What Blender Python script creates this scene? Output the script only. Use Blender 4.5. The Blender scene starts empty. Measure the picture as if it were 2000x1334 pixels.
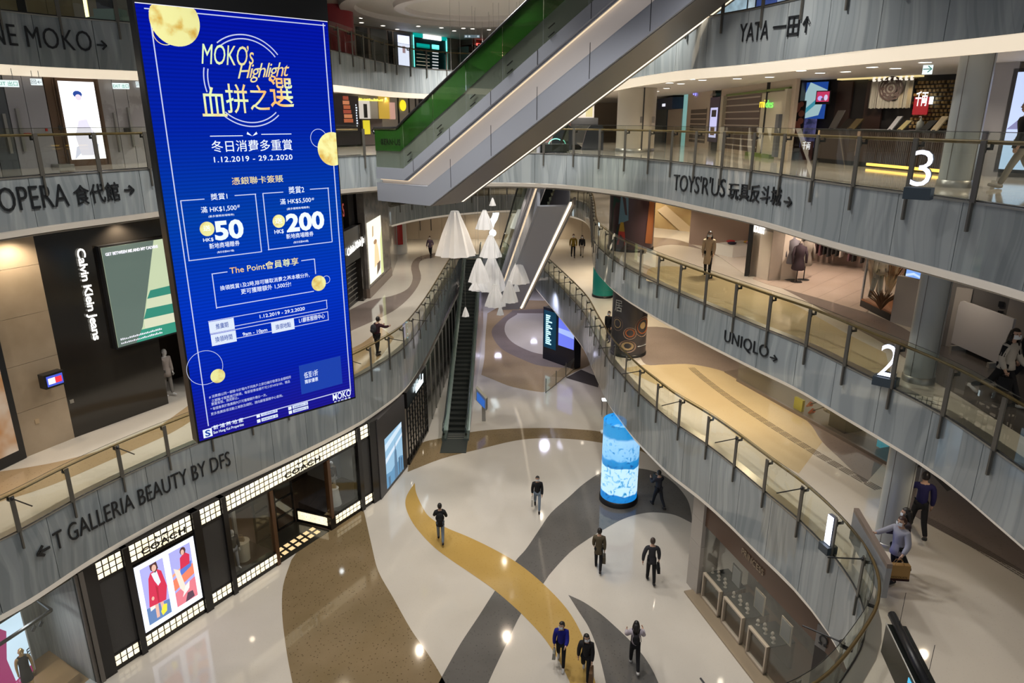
import bpy, bmesh, math, random
import numpy as np
from mathutils import Vector, Matrix
from mathutils.geometry import tessellate_polygon
random.seed(7)
C = bpy.context.scene.collection
SC = bpy.context.scene
# ------------------------------------------------------------------ camera, world, exposure
TH = math.radians(17.56); F = 1365.0; CAMZ = 15.0
cd = bpy.data.cameras.new('camera'); cam = bpy.data.objects.new('camera', cd); C.objects.link(cam)
cam.location = (0, 0, CAMZ); cam.rotation_euler = (math.pi/2 - TH, 0, 0)
cd.sensor_width = 36; cd.lens = F/2000*36; cd.clip_end = 400; cd.clip_start = 0.05
SC.camera = cam
SC.view_settings.view_transform = 'Standard'; SC.view_settings.look = 'None'
SC.view_settings.gamma = 1; SC.view_settings.use_curve_mapping = False
SC.view_settings.exposure = 0.15
SC.cycles.use_denoising = True
SC.cycles.max_bounces = 6; SC.cycles.diffuse_bounces = 3; SC.cycles.glossy_bounces = 4
SC.cycles.transparent_max_bounces = 24; SC.cycles.sample_clamp_indirect = 4
w = bpy.data.worlds.new('world'); SC.world = w; w.use_nodes = True
w.node_tree.nodes['Background'].inputs[0].default_value = (0.70, 0.74, 0.80, 1)
w.node_tree.nodes['Background'].inputs[1].default_value = 0.32
Z = [-0.7, 5.25, 9.47, 13.70, 17.75]                  # floor levels; the camera stands at 15 m
LIGHT_ROWS = []                                      # filled further down: (x, y, z, power, colour)

# ------------------------------------------------------------------ helpers: view geometry
def ray(u, v):
    a = (u-1000)/F; t = (667-v)/F
    return (a, math.cos(TH)+math.sin(TH)*t, -math.sin(TH)+math.cos(TH)*t)
def P(u, v, z):                                      # pixel -> point on the level z
    d = ray(u, v); k = (z-CAMZ)/d[2]
    return (d[0]*k, d[1]*k, z)
def PY(u, v, y):                                     # pixel -> point at depth y
    d = ray(u, v); k = y/d[1]
    return (d[0]*k, y, CAMZ+d[2]*k)
def depth(p): return p[1]*math.cos(TH)-(p[2]-CAMZ)*math.sin(TH)

# ------------------------------------------------------------------ helpers: objects
ROOT = {}
def tag(o, label=None, cat=None, group=None, kind=None):
    if label: o['label'] = label
    if cat: o['category'] = cat
    if group: o['group'] = group
    if kind: o['kind'] = kind
    return o
def thing(name, label, cat, loc=(0, 0, 0), rz=0.0, group=None, kind=None):
    o = bpy.data.objects.new(name, None); C.objects.link(o)
    o.location = loc; o.rotation_euler = (0, 0, rz); o.empty_display_size = .2
    ROOT[o.name] = (np.array(loc, float), rz)
    return tag(o, label, cat, group, kind)
def link(me, name, mat, parent=None):
    o = bpy.data.objects.new(name, me); C.objects.link(o)
    if mat is not None:
        for m in (mat if isinstance(mat, (list, tuple)) else [mat]): me.materials.append(m)
    if parent is not None:
        o.parent = parent
        ROOT[o.name] = ROOT[parent.name]
    else: ROOT[o.name] = (np.zeros(3), 0.0)
    return o
class MB:
    def __init__(s, local=False): s.v = []; s.f = []; s.mi = []; s.uv = None; s.local = local; s.cur = 0
    def add(s, vs, fs):
        n = len(s.v); s.v += [tuple(x) for x in vs]; s.f += [tuple(i+n for i in f) for f in fs]
        s.mi += [s.cur]*len(fs); return s
    def hexa(s, b, t):      # bottom quad, top quad
        return s.add(list(b)+list(t), [(3,2,1,0),(4,5,6,7),(0,1,5,4),(1,2,6,5),(2,3,7,6),(3,0,4,7)])
    def box(s, x0, x1, y0, y1, z0, z1):
        return s.hexa([(x0,y0,z0),(x1,y0,z0),(x1,y1,z0),(x0,y1,z0)], [(x0,y0,z1),(x1,y0,z1),(x1,y1,z1),(x0,y1,z1)])
    def prism(s, poly, z0, z1):
        n = len(poly); b = [(p[0], p[1], z0) for p in poly]; t = [(p[0], p[1], z1) for p in poly]
        tri = tessellate_polygon([[Vector(p) for p in b]])
        s.add(b+t, [(i, (i+1) % n, n+(i+1) % n, n+i) for i in range(n)])
        m = len(s.v)-2*n
        for a in tri:
            s.f.append(tuple(m+i for i in a)); s.f.append(tuple(m+n+i for i in reversed(a))); s.mi += [s.cur]*2
        return s
    def tube(s, path, r, n=8, closed=False, caps=True):
        path = [Vector(p) for p in path]; m = len(path); vs = []
        up = Vector((0, 0, 1))
        for i, p in enumerate(path):
            a = path[(i-1) % m] if (closed or i > 0) else p; b = path[(i+1) % m] if (closed or i < m-1) else p
            t = (b-a).normalized(); q = up if abs(t.z) < .95 else Vector((1, 0, 0))
            e1 = t.cross(q).normalized(); e2 = t.cross(e1)
            rr = r[i] if isinstance(r, (list, tuple)) else r
            for k in range(n):
                an = 2*math.pi*k/n+math.pi/n; vs.append(p+e1*math.cos(an)*rr+e2*math.sin(an)*rr)
        fs = []
        for i in range(m if closed else m-1):
            j = (i+1) % m
            for k in range(n): fs.append((i*n+k, i*n+(k+1) % n, j*n+(k+1) % n, j*n+k))
        if caps and not closed: fs += [tuple(range(n-1, -1, -1)), tuple((m-1)*n+k for k in range(n))]
        return s.add(vs, fs)
    def lathe(s, prof, c=(0, 0, 0), n=16, pleat=0, a0=0, a1=2*math.pi):
        full = abs(a1-a0-2*math.pi) < 1e-6; k = n if full else n+1; vs = []
        for r, z in prof:
            for i in range(k):
                a = a0+(a1-a0)*i/n; q = r*(1+(pleat if i % 2 else -pleat))
                vs.append((c[0]+q*math.cos(a), c[1]+q*math.sin(a), c[2]+z))
        fs = []
        for j in range(len(prof)-1):
            for i in range(n): fs.append((j*k+i, j*k+(i+1) % k, (j+1)*k+(i+1) % k, (j+1)*k+i))
        return s.add(vs, fs)
    def ball(s, c, r, n=10, m=7, sq=None):
        rx, ry, rz = (r, r, r) if not isinstance(r, (tuple, list)) else r; vs = []; fs = []
        for j in range(m+1):
            ph = math.pi*j/m
            for i in range(n):
                a = 2*math.pi*i/n
                vs.append((c[0]+rx*math.sin(ph)*math.cos(a), c[1]+ry*math.sin(ph)*math.sin(a), c[2]+rz*math.cos(ph)))
        for j in range(m):
            for i in range(n): fs.append((j*n+i, (j+1)*n+i, (j+1)*n+(i+1) % n, j*n+(i+1) % n))
        return s.add(vs, fs)
    def build(s, name, mat, parent=None, smooth=False, label=None, uv=None):
        v = np.array(s.v, float).reshape(-1, 3)
        if parent is not None and not s.local:
            loc, rz = ROOT[parent.name]; v = v-loc
            if rz:
                c, q = math.cos(-rz), math.sin(-rz)
                v = np.stack([v[:, 0]*c-v[:, 1]*q, v[:, 0]*q+v[:, 1]*c, v[:, 2]], 1)
        me = bpy.data.meshes.new(name); me.from_pydata(v.tolist(), [], s.f)
        if uv is not None:
            lay = me.uv_layers.new(name='UVMap'); li = np.zeros(len(me.loops), int); me.loops.foreach_get('vertex_index', li)
            lay.data.foreach_set('uv', np.array(uv, float)[li].ravel())
        if any(s.mi): me.polygons.foreach_set('material_index', s.mi)
        if smooth: me.polygons.foreach_set('use_smooth', [True]*len(me.polygons))
        me.update()
        o = link(me, name, mat, parent)
        if label: o['label'] = label
        return o

# ------------------------------------------------------------------ helpers: materials
MC = {}
def nt(m): return m.node_tree.nodes, m.node_tree.links
def M(name, col=(.5, .5, .5), rough=.5, metal=0.0, emit=None, strength=0.0, spec=.5, alpha=None, coat=0.0):
    if name in MC: return MC[name]
    m = bpy.data.materials.new(name); m.use_nodes = True; b = m.node_tree.nodes['Principled BSDF']
    b.inputs['Base Color'].default_value = (*col, 1); b.inputs['Roughness'].default_value = rough
    b.inputs['Metallic'].default_value = metal; b.inputs['Specular IOR Level'].default_value = spec
    if coat: b.inputs['Coat Weight'].default_value = coat; b.inputs['Coat Roughness'].default_value = .08
    if emit is not None:
        b.inputs['Emission Color'].default_value = (*emit, 1); b.inputs['Emission Strength'].default_value = strength
    MC[name] = m
    return m
def E(name, col, s=1.0): return M(name, tuple(c*.3 for c in col), .5, emit=col, strength=s)
def noise_mat(name, c1, c2, scale=6, detail=4, rough=.3, lo=.35, hi=.65, coords='Object', spec=.5, emit=0.0, stretch=None, bump=0.0, rvar=0.0):
    m = M(name, c1, rough, spec=spec); n, l = nt(m)
    if n.get('made'): return m
    b = n['Principled BSDF']; tc = n.new('ShaderNodeTexCoord'); tc.name = 'made'
    mp = n.new('ShaderNodeMapping'); mp.inputs['Scale'].default_value = stretch or (1, 1, 1)
    t = n.new('ShaderNodeTexNoise'); t.inputs['Scale'].default_value = scale; t.inputs['Detail'].default_value = detail
    r = n.new('ShaderNodeValToRGB'); r.color_ramp.elements[0].position = lo; r.color_ramp.elements[1].position = hi
    r.color_ramp.elements[0].color = (*c1, 1); r.color_ramp.elements[1].color = (*c2, 1)
    l.new(tc.outputs[coords], mp.inputs[0]); l.new(mp.outputs[0], t.inputs[0]); l.new(t.outputs[0], r.inputs[0]); l.new(r.outputs[0], b.inputs['Base Color'])
    if emit:
        l.new(r.outputs[0], b.inputs['Emission Color']); b.inputs['Emission Strength'].default_value = emit
    if bump:
        bp = n.new('ShaderNodeBump'); bp.inputs['Strength'].default_value = bump; l.new(t.outputs[0], bp.inputs['Height']); l.new(bp.outputs[0], b.inputs['Normal'])
    return m
def glass(name, tint, refl=.08, rough=.0):
    if name in MC: return MC[name]
    m = bpy.data.materials.new(name); m.use_nodes = True; n, l = nt(m); n.clear()
    o = n.new('ShaderNodeOutputMaterial'); mx = n.new('ShaderNodeMixShader'); t = n.new('ShaderNodeBsdfTransparent'); g = n.new('ShaderNodeBsdfGlossy')
    fr = n.new('ShaderNodeLayerWeight'); fr.inputs[0].default_value = .5; pw = n.new('ShaderNodeMath'); pw.operation = 'POWER'; pw.inputs[1].default_value = 4.0
    mul = n.new('ShaderNodeMath'); mul.operation = 'MULTIPLY_ADD'; mul.inputs[1].default_value = .6; mul.inputs[2].default_value = refl
    t.inputs[0].default_value = (*tint, 1); g.inputs[0].default_value = (.9, .95, .95, 1); g.inputs[1].default_value = rough
    l.new(fr.outputs['Facing'], pw.inputs[0]); l.new(pw.outputs[0], mul.inputs[0]); l.new(mul.outputs[0], mx.inputs[0]); l.new(t.outputs[0], mx.inputs[1]); l.new(g.outputs[0], mx.inputs[2]); l.new(mx.outputs[0], o.inputs[0])
    MC[name] = m
    return m
STEEL = M('brushed_steel', (.42, .41, .38), .35, .85)
POSTM = M('bronze_steel', (.16, .15, .13), .42, .6)
RAILM = M('brass_rail', (.17, .115, .045), .4, .35)
BLACK = M('black_metal', (.012, .012, .013), .35)
DARK = M('dark_paint', (.03, .028, .027), .3)
WHITE = M('white_paint', (.72, .71, .68), .5)
GLASS = glass('clear_glass', (.86, .88, .80), .06)
SHOPGLASS = glass('shop_glass', (.93, .94, .93), .05)
LETTER = M('black_letters', (.01, .012, .015), .4)

# ------------------------------------------------------------------ helpers: plan curves
def cr(pts, step=.35):
    pts = [np.array(p[:2], float) for p in pts]; pts = [2*pts[0]-pts[1]]+pts+[2*pts[-1]-pts[-2]]; out = []
    for i in range(1, len(pts)-2):
        p0, p1, p2, p3 = pts[i-1:i+3]; n = max(2, int(np.linalg.norm(p2-p1)/step))
        for k in range(n):
            t = k/n
            out.append(.5*((2*p1)+(-p0+p2)*t+(2*p0-5*p1+4*p2-p3)*t*t+(-p0+3*p1-3*p2+p3)*t**3))
    out.append(pts[-2]); return np.array(out)
class Curve:
    def __init__(s, pts, smooth=0):
        a = cr(pts)
        for _ in range(smooth):
            b = a.copy(); b[1:-1] = (a[:-2]+2*a[1:-1]+a[2:])/4; a = b
        s.p = a; d = np.linalg.norm(np.diff(a, axis=0), axis=1); s.s = np.concatenate([[0], np.cumsum(d)]); s.L = s.s[-1]
    def at(s, q): return np.array([np.interp(q, s.s, s.p[:, 0]), np.interp(q, s.s, s.p[:, 1])])
    def nrm(s, q):                                    # towards the void (right of travel)
        t = s.at(min(s.L, q+.2))-s.at(max(0, q-.2)); t /= np.linalg.norm(t); return np.array([t[1], -t[0]])
    def find(s, u, v, lo=0, hi=None):                 # where a sight line meets the curve's wall
        d = ray(u, v); hi = hi or s.L; qs = np.linspace(lo, hi, 1500)
        X = np.interp(qs, s.s, s.p[:, 0]); Y = np.interp(qs, s.s, s.p[:, 1]); i = int(np.argmin(abs(X/Y-d[0]/d[1])))
        return qs[i], CAMZ+d[2]/d[1]*Y[i]
# ------------------------------------------------------------------ helpers: text
TXT = {}
def text_data(body, extrude=.02, offset=0.0, shear=0.0, spacing=1.0):
    if any(ord(c) > 0x2e80 for c in body): offset = min(offset, .004)
    k = (body, extrude, offset, shear, spacing)
    if k in TXT: return TXT[k]
    cu = bpy.data.curves.new('t', 'FONT'); cu.body = body; cu.extrude = extrude; cu.offset = offset; cu.shear = shear; cu.space_character = spacing
    cu.resolution_u = 3
    ob = bpy.data.objects.new('t', cu); C.objects.link(ob); dg = bpy.context.evaluated_depsgraph_get()
    me = bpy.data.meshes.new_from_object(ob.evaluated_get(dg))
    v = np.zeros(len(me.vertices)*3); me.vertices.foreach_get('co', v); v = v.reshape(-1, 3); fs = [tuple(p.vertices) for p in me.polygons]
    bpy.data.objects.remove(ob); bpy.data.curves.remove(cu); bpy.data.meshes.remove(me)
    mn, mx = v.min(0), v.max(0); v[:, 0] = (v[:, 0]-mn[0])/(mx[0]-mn[0]); v[:, 1] = (v[:, 1]-mn[1])/max(1e-6, mx[1]-mn[1])
    v[:, 2] = v[:, 2]-mn[2]
    TXT[k] = (v, fs); return TXT[k]
class Plane:                                          # a vertical plane through two plan points
    def __init__(s, p0, p1, face=None):
        s.p0 = np.array(p0[:2], float); d = np.array(p1[:2], float)-s.p0; s.L = np.linalg.norm(d); s.d = d/s.L
        n = np.array([s.d[1], -s.d[0]]); c = np.array((face if face is not None else (0, 0))[:2], float)-s.p0
        s.n = n if n.dot(c) > 0 else -n
    def az(s, u, v):
        d = ray(u, v); A = np.array([[s.d[0], -d[0]], [s.d[1], -d[1]]]); a, k = np.linalg.solve(A, -s.p0)
        return a, CAMZ+d[2]*k
    def pt(s, a, z, off=0): q = s.p0+s.d*a+s.n*off; return (q[0], q[1], z)
    def bx(s, mb, a0, a1, z0, z1, d0=0, d1=.05):
        return mb.hexa([s.pt(a0, z0, d1), s.pt(a1, z0, d1), s.pt(a1, z0, d0), s.pt(a0, z0, d0)], [s.pt(a0, z1, d1), s.pt(a1, z1, d1), s.pt(a1, z1, d0), s.pt(a0, z1, d0)])
    def rect(s, u0, v0, u1, v1):                      # pixels of top-left and bottom-right -> a0,a1,z0,z1
        a0, z1 = s.az(u0, v0); a1, z0 = s.az(u1, v1); return min(a0, a1), max(a0, a1), min(z0, z1), max(z0, z1)
    def part(s, name, r, mat, parent, d0=0, d1=.05, label=None):
        mb = MB(); s.bx(mb, r[0], r[1], r[2], r[3], d0, d1); return mb.build(name, mat, parent, label=label)
    def flip(s):                                      # +1 when a grows to the viewer's right
        a = s.pt(0, CAMZ); b = s.pt(1, CAMZ); return 1 if b[0]/depth(b) > a[0]/depth(a) else -1
    def text(s, body, bl, br, h, mat, parent, off=.03, name='lettering', ext=.01, **k):
        a0, z0 = s.az(*bl); a1, z1 = s.az(*br); v, fs = text_data(body, ext, **k); mb = MB()
        vs = [s.pt(a0+(a1-a0)*x, z0+(z1-z0)*x+h*y, off+t) for x, y, t in v]; mb.add(vs, fs); return mb.build(name, mat, parent)
    def textm(s, body, a0, a1, z0, h, mat, parent, off=.03, name='lettering', ext=.01, **k):
        v, fs = text_data(body, ext, **k); mb = MB(); mb.add([s.pt(a0+(a1-a0)*x, z0+h*y, off+t) for x, y, t in v], fs); return mb.build(name, mat, parent)
    def vtext(s, body, a0, ztop, zbot, wdt, mat, parent, off=.03, name='lettering', **k):   # reads downwards, letter tops to the right
        v, fs = text_data(body, .01, **k); mb = MB(); mb.add([s.pt(a0+wdt*y*s.flip(), ztop-(ztop-zbot)*x, off+t) for x, y, t in v], fs); return mb.build(name, mat, parent)
def marks(pl, parent, a0, a1, z0, z1, n, mat, off=.03, vertical=False, seed=1, name='lettering_marks'):   # script too small to read: short strokes
    rn = random.Random(seed); q = MB()
    for i in range(n):
        if vertical:
            z = z0+(z1-z0)*(i+.5)/n; h = abs(z1-z0)/n*.3; w_ = (a1-a0)*rn.uniform(.35, 1); pl.bx(q, a0, a0+w_, z-h, z+h, off-.01, off)
        else:
            a = a0+(a1-a0)*(i+.5)/n; h = (z1-z0)*rn.uniform(.45, 1); w_ = abs(a1-a0)/n*.3; pl.bx(q, a-w_, a+w_, z0, z0+h, off-.01, off)
    o = q.build(name, mat, parent); o['kind'] = 'stuff'; return o
def disc(pl, mb, a, z, r, off, n=24, th=.01, rin=0.0):
    if rin:
        vs = []
        for i in range(n):
            c, q = math.cos(2*math.pi*i/n), math.sin(2*math.pi*i/n); vs += [pl.pt(a+r*c, z+r*q, off), pl.pt(a+rin*c, z+rin*q, off)]
        return mb.add(vs, [(2*i, 2*((i+1) % n), 2*((i+1) % n)+1, 2*i+1) for i in range(n)])
    vs = [pl.pt(a+r*math.cos(2*math.pi*i/n), z+r*math.sin(2*math.pi*i/n), off) for i in range(n)]
    vs += [pl.pt(a+r*math.cos(2*math.pi*i/n), z+r*math.sin(2*math.pi*i/n), off-th) for i in range(n)]
    return mb.add(vs, [tuple(range(n)), tuple(range(2*n-1, n-1, -1))]+[(i, (i+1) % n, n+(i+1) % n, n+i) for i in range(n)])
def spot(x, y, z, power, col=(1, .9, .76), size=2.4, r=.09, tx=0, ty=0):
    ld = bpy.data.lights.new('downlight', 'SPOT'); ld.energy = power; ld.color = col; ld.spot_size = size; ld.spot_blend = .7; ld.shadow_soft_size = r
    o = bpy.data.objects.new('downlight', ld); C.objects.link(o); o.location = (x, y, z); o.rotation_euler = (tx, ty, 0); return o  # added fill spots without a fixture share this name with the ceiling lamps
# ------------------------------------------------------------------ figures
def skin_mesh(vs, es, rs, sub=1):
    me = bpy.data.meshes.new('s'); me.from_pydata([tuple(v) for v in vs], es, []); ob = bpy.data.objects.new('s', me); C.objects.link(ob)
    md = ob.modifiers.new('k', 'SKIN'); md.use_smooth_shade = True
    for i, r in enumerate(rs):
        q = me.skin_vertices[0].data[i]; q.radius = (r, r) if not isinstance(r, tuple) else r; q.use_root = (i == 0)
    if sub: sd = ob.modifiers.new('u', 'SUBSURF'); sd.levels = sub; sd.render_levels = sub
    m2 = bpy.data.meshes.new_from_object(ob.evaluated_get(bpy.context.evaluated_depsgraph_get()))
    v = np.zeros(len(m2.vertices)*3); m2.vertices.foreach_get('co', v); f = [tuple(p.vertices) for p in m2.polygons]
    bpy.data.objects.remove(ob); bpy.data.meshes.remove(me); bpy.data.meshes.remove(m2)
    return v.reshape(-1, 3), f
SKIN = M('skin', (.55, .34, .24), .55); EYE = M('eye_dark', (.02, .015, .012), .3); LIP = M('lips', (.40, .15, .13), .5)
MASK = M('face_mask', (.72, .76, .80), .7)
def cloth(c, r=.8): return M('cloth_%02x%02x%02x' % tuple(int(max(0, min(1, k))*255) for k in c), c, r, spec=.25)
def skeleton(H, stride, bend, arms, lean, fem):
    J = {}; sx = .052*H
    for sd, nm, sw, kb in ((-1, 'l', stride, bend[0]), (1, 'r', -stride, bend[1])):
        a = math.radians(sw); b = math.radians(sw-kb); hip = Vector((sd*sx, 0, .515*H)); kn = hip+Vector((sd*.004*H, math.sin(a), -math.cos(a)))*.245*H
        an = kn+Vector((0, math.sin(b), -math.cos(b)))*.235*H; J['hip'+nm], J['kn'+nm], J['an'+nm] = hip, kn, an
        J['toe'+nm] = an+Vector((0, math.cos(b*.6), math.sin(b*.6)*1.0))*.105*H-Vector((0, 0, .02*H))
    la = math.radians(lean); up = Vector((0, math.sin(la), math.cos(la)))
    J['pel'] = Vector((0, 0, .525*H)); J['wai'] = J['pel']+up*.09*H; J['che'] = J['pel']+up*.215*H; J['col'] = J['pel']+up*.285*H
    J['nec'] = J['pel']+up*.325*H; J['hea'] = J['pel']+up*.405*H+Vector((0, .012*H, 0))
    sw = (.098 if fem else .112)*H
    for sd, nm, (p, ab, el) in ((-1, 'l', arms[0]), (1, 'r', arms[1])):
        p, ab, el = map(math.radians, (p, ab, el)); sh = J['col']+Vector((sd*sw, 0, -.012*H))
        d1 = Vector((sd*math.sin(ab), math.sin(p)*math.cos(ab), -math.cos(p)*math.cos(ab))); eb = sh+d1*.165*H
        ab2 = ab*.3; d2 = Vector((sd*math.sin(ab2)-sd*.25*min(1, math.sin(el)), math.sin(p+el), -math.cos(p+el))).normalized(); wr = eb+d2*.14*H
        J['sh'+nm], J['el'+nm], J['wr'+nm], J['ha'+nm], J['fd'+nm] = sh, eb, wr, wr+d2*.045*H, d2
    return J
def person(label, u, v, lv, face, H=1.66, top=(.02, .02, .022), legs=(.02, .02, .025), hair=(.012, .009, .008), hs='short', fem=True, stride=18, bend=(4, 22),
           arms=((12, 8, 12), (-14, 8, 12)), lean=3, coat=.0, mask=True, shoes=(.03, .03, .03), group=None, at=None, skirt=None, turn=0, sleeves=True, name='person', cat='person', skinm=None, sleeve_col=None, hem=None, facem=True):
    loc = at if at is not None else P(u, v, Z[lv]); J = skeleton(H, stride, bend, arms, lean, fem); low = min(J['anl'].z, J['anr'].z, J['toel'].z+.01*H, J['toer'].z+.01*H)-.04*H
    for k in J:
        if k[:2] != 'fd': J[k] = J[k]-Vector((0, 0, low))
    t = thing(name, label, cat, loc, math.radians(face), group); sm = skinm or SKIN; h = H
    K = ['pel', 'wai', 'che', 'col', 'nec', 'hea', 'hipl', 'knl', 'anl', 'toel', 'hipr', 'knr', 'anr', 'toer', 'shl', 'ell', 'wrl', 'hal', 'shr', 'elr', 'wrr', 'har']
    R = [.068, .058, .066, .045, .031, .046, .052, .033, .022, .016, .052, .033, .022, .016, .034, .024, .016, .018, .034, .024, .016, .018]
    ed = [('pel', 'wai'), ('wai', 'che'), ('che', 'col'), ('col', 'nec'), ('nec', 'hea'), ('pel', 'hipl'), ('hipl', 'knl'), ('knl', 'anl'), ('anl', 'toel'), ('pel', 'hipr'), ('hipr', 'knr'), ('knr', 'anr'), ('anr', 'toer'),
          ('col', 'shl'), ('shl', 'ell'), ('ell', 'wrl'), ('wrl', 'hal'), ('col', 'shr'), ('shr', 'elr'), ('elr', 'wrr'), ('wrr', 'har')]
    vv, ff = skin_mesh([J[k] for k in K], [(K.index(a), K.index(b)) for a, b in ed], [r*h for r in R])
    mb = MB(True); mb.add(vv, ff); hc = J['hea']+Vector((0, 0, .012*h)); ta = math.radians(turn)
    def hp(x, y, z): return hc+Vector((x*math.cos(ta)-y*math.sin(ta), x*math.sin(ta)+y*math.cos(ta), z))*h
    mb.ball(hc, (.046*h, .056*h, .068*h), 12, 10); mb.ball(hp(0, .010, -.036), (.034*h, .042*h, .034*h), 10, 7)
    mb.tube([hp(0, .052, .012), hp(0, .064, -.012), hp(0, .054, -.016)], [.004*h, .009*h, .006*h], 6)
    for s in (-1, 1): mb.ball(hp(s*.046, -.002, -.002), (.007*h, .011*h, .017*h), 6, 5)
    for nm in 'lr':                                     # five fingers on each hand
        c = J['ha'+nm]; d = J['fd'+nm]; sd = Vector((0, 1, 0)) if abs(d.y) < .8 else Vector((0, 0, 1)); sd = (sd-d*sd.dot(d)).normalized(); cu = d.cross(sd)*(1 if nm == 'l' else -1)
        for i, (o, ln) in enumerate(((-.014, .036), (-.005, .042), (.005, .040), (.013, .032))):
            a = c+sd*o*h; mb.tube([a, a+d*ln*.55*h+cu*.002*h, a+d*ln*h*.9+cu*.012*h], [.0062*h, .0056*h, .004*h], 5)
        a = c+sd*.012*h-d*.012*h; mb.tube([a, a+sd*.016*h+d*.012*h, a+sd*.016*h+d*.028*h], [.007*h, .0062*h, .005*h], 5)
    if facem:
        mb.cur = 1
        for s in (-1, 1): mb.ball(hp(s*.019, .049, .012), (.008*h, .006*h, .005*h), 6, 5)
        mb.cur = 2; mb.ball(hp(0, .052, -.034), (.014*h, .006*h, .004*h), 6, 4)
    mb.build('body', [sm, EYE, LIP], t, smooth=True)
    def garment(nm, ks, rs, es, mat):
        v2, f2 = skin_mesh([ks[k] for k in ks], [(list(ks).index(a), list(ks).index(b)) for a, b in es], [r*h for r in rs]); q = MB(True); q.add(v2, f2); return q.build(nm, mat, t, smooth=True)
    if legs is not None:
        def lp(a, b, f): return J[a].lerp(J[b], f)
        garment('trousers', dict(pel=J['pel'], hipl=J['hipl'], knl=J['knl'], anl=lp('knl', 'anl', 1.0), hipr=J['hipr'], knr=J['knr'], anr=lp('knr', 'anr', 1.0)), [.07, .055, .042, .032, .055, .042, .032],
                [('pel', 'hipl'), ('hipl', 'knl'), ('knl', 'anl'), ('pel', 'hipr'), ('hipr', 'knr'), ('knr', 'anr')], cloth(legs))
    if top is not None:
        ks = dict(low=J['pel']-Vector((0, 0, (.01+coat*.5)*h)), wai=J['wai'], che=J['che'], col=J['col'], shl=J['shl'], shr=J['shr'], nk=J['col'].lerp(J['nec'], .75)); rs = [.09, .082, .09, .062, .05, .05, .04]; es = [('low', 'wai'), ('wai', 'che'), ('che', 'col'), ('col', 'shl'), ('col', 'shr'), ('col', 'nk')]
        if sleeves:
            ks.update(ell=J['ell'], wrl=J['wrl'], elr=J['elr'], wrr=J['wrr']); rs += [.041, .032, .041, .032]; es += [('shl', 'ell'), ('ell', 'wrl'), ('shr', 'elr'), ('elr', 'wrr')]
        garment('jacket', ks, rs, es, cloth(top))
    if coat or skirt is not None:
        z1 = J['wai'].z-(.0 if skirt is None else .02*h); z0 = J['pel'].z-(coat if skirt is None else skirt)*h; q = MB(True); n = 16
        q.lathe([(.078*h, z1), (.092*h, (z1+z0)/2), (.10*h, z0), (.095*h, z0)], (J['pel'].x, (J['wai'].y+J['pel'].y)/2, 0), n, .02); q.build('coat_skirt' if skirt is None else 'skirt', cloth(top if skirt is None else hem or top), t, smooth=True)
    for nm in 'lr':
        q = MB(True); a = J['an'+nm]; b = J['toe'+nm]; q.tube([a-Vector((0, .035*h, .012*h)), a-Vector((0, .0, .012*h)), a.lerp(b, .6)-Vector((0, 0, .002*h)), b+Vector((0, .012*h, .002*h))], [.022*h, .029*h, .027*h, .018*h], 8)
        if shoes is not None: q.build('shoe', cloth(shoes), t, smooth=True)
    hm = M('hair_%d' % int(hair[0]*1000), hair, .45)
    if hs != 'none':
        q = MB(True); vs = []; fs = []; n, m = 14, 9
        for j in range(m+1):
            ph = math.pi*j/m*.72
            for i in range(n):
                a = 2*math.pi*i/n; y = math.sin(ph)*math.sin(a); front = max(0, y)
                ph2 = min(ph, 1.02) if y > .25 else ph
                x, y2, z2 = math.sin(ph2)*math.cos(a), math.sin(ph2)*math.sin(a), math.cos(ph2)
                vs.append(hp(x*.054, y2*.063-.004, z2*.074+.002))
        for j in range(m):
            for i in range(n): fs.append((j*n+i, (j+1)*n+i, (j+1)*n+(i+1) % n, j*n+(i+1) % n))
        q.add(vs, fs)
        if hs == 'bob': q.tube([hp(0, -.02, .03), hp(0, -.03, -.03), hp(0, -.022, -.07)], [.05*h, .052*h, .03*h], 10)
        if hs == 'long':
            q.tube([hp(0, -.018, .03), hp(0, -.036, -.05), hp(0, -.052, -.13), hp(0, -.056, -.2)], [.05*h, .056*h, .054*h, .03*h], 10)
            for s in (-1, 1): q.tube([hp(s*.04, .012, .01), hp(s*.052, .004, -.06), hp(s*.055, .015, -.14)], [.014*h, .018*h, .01*h], 6)
        if hs == 'bun': q.ball(hp(0, -.06, .04), .026*h, 8, 6)
        if hs == 'cap':
            q.cur = 0; q.ball(hp(0, 0, .03), (.058*h, .066*h, .056*h), 12, 8); q.ball(hp(0, .07, .03), (.045*h, .04*h, .006*h), 8, 4)
        q.build('hair' if hs != 'cap' else 'hat', hm, t, smooth=True)
    if mask:
        q = MB(True); vs = []; fs = []
        for j in range(5):
            for i in range(7):
                x = (i-3)/3; z = (j-2)/2; vs.append(hp(x*.047, .030+.036*math.sqrt(max(0, 1-x*x*.85))-.006*abs(z), -.024+z*.026))
        for j in range(4):
            for i in range(6): fs.append((j*7+i, j*7+i+1, (j+1)*7+i+1, (j+1)*7+i))
        q.add(vs, fs); q.build('face_mask', MASK, t, smooth=True)
    t_J = {k: Vector(J[k]) for k in J}
    def world(p):
        a = math.radians(face); p = Vector(p); return Vector((loc[0]+p.x*math.cos(a)-p.y*math.sin(a), loc[1]+p.x*math.sin(a)+p.y*math.cos(a), loc[2]+p.z))
    return t, t_J, world, H
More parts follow.
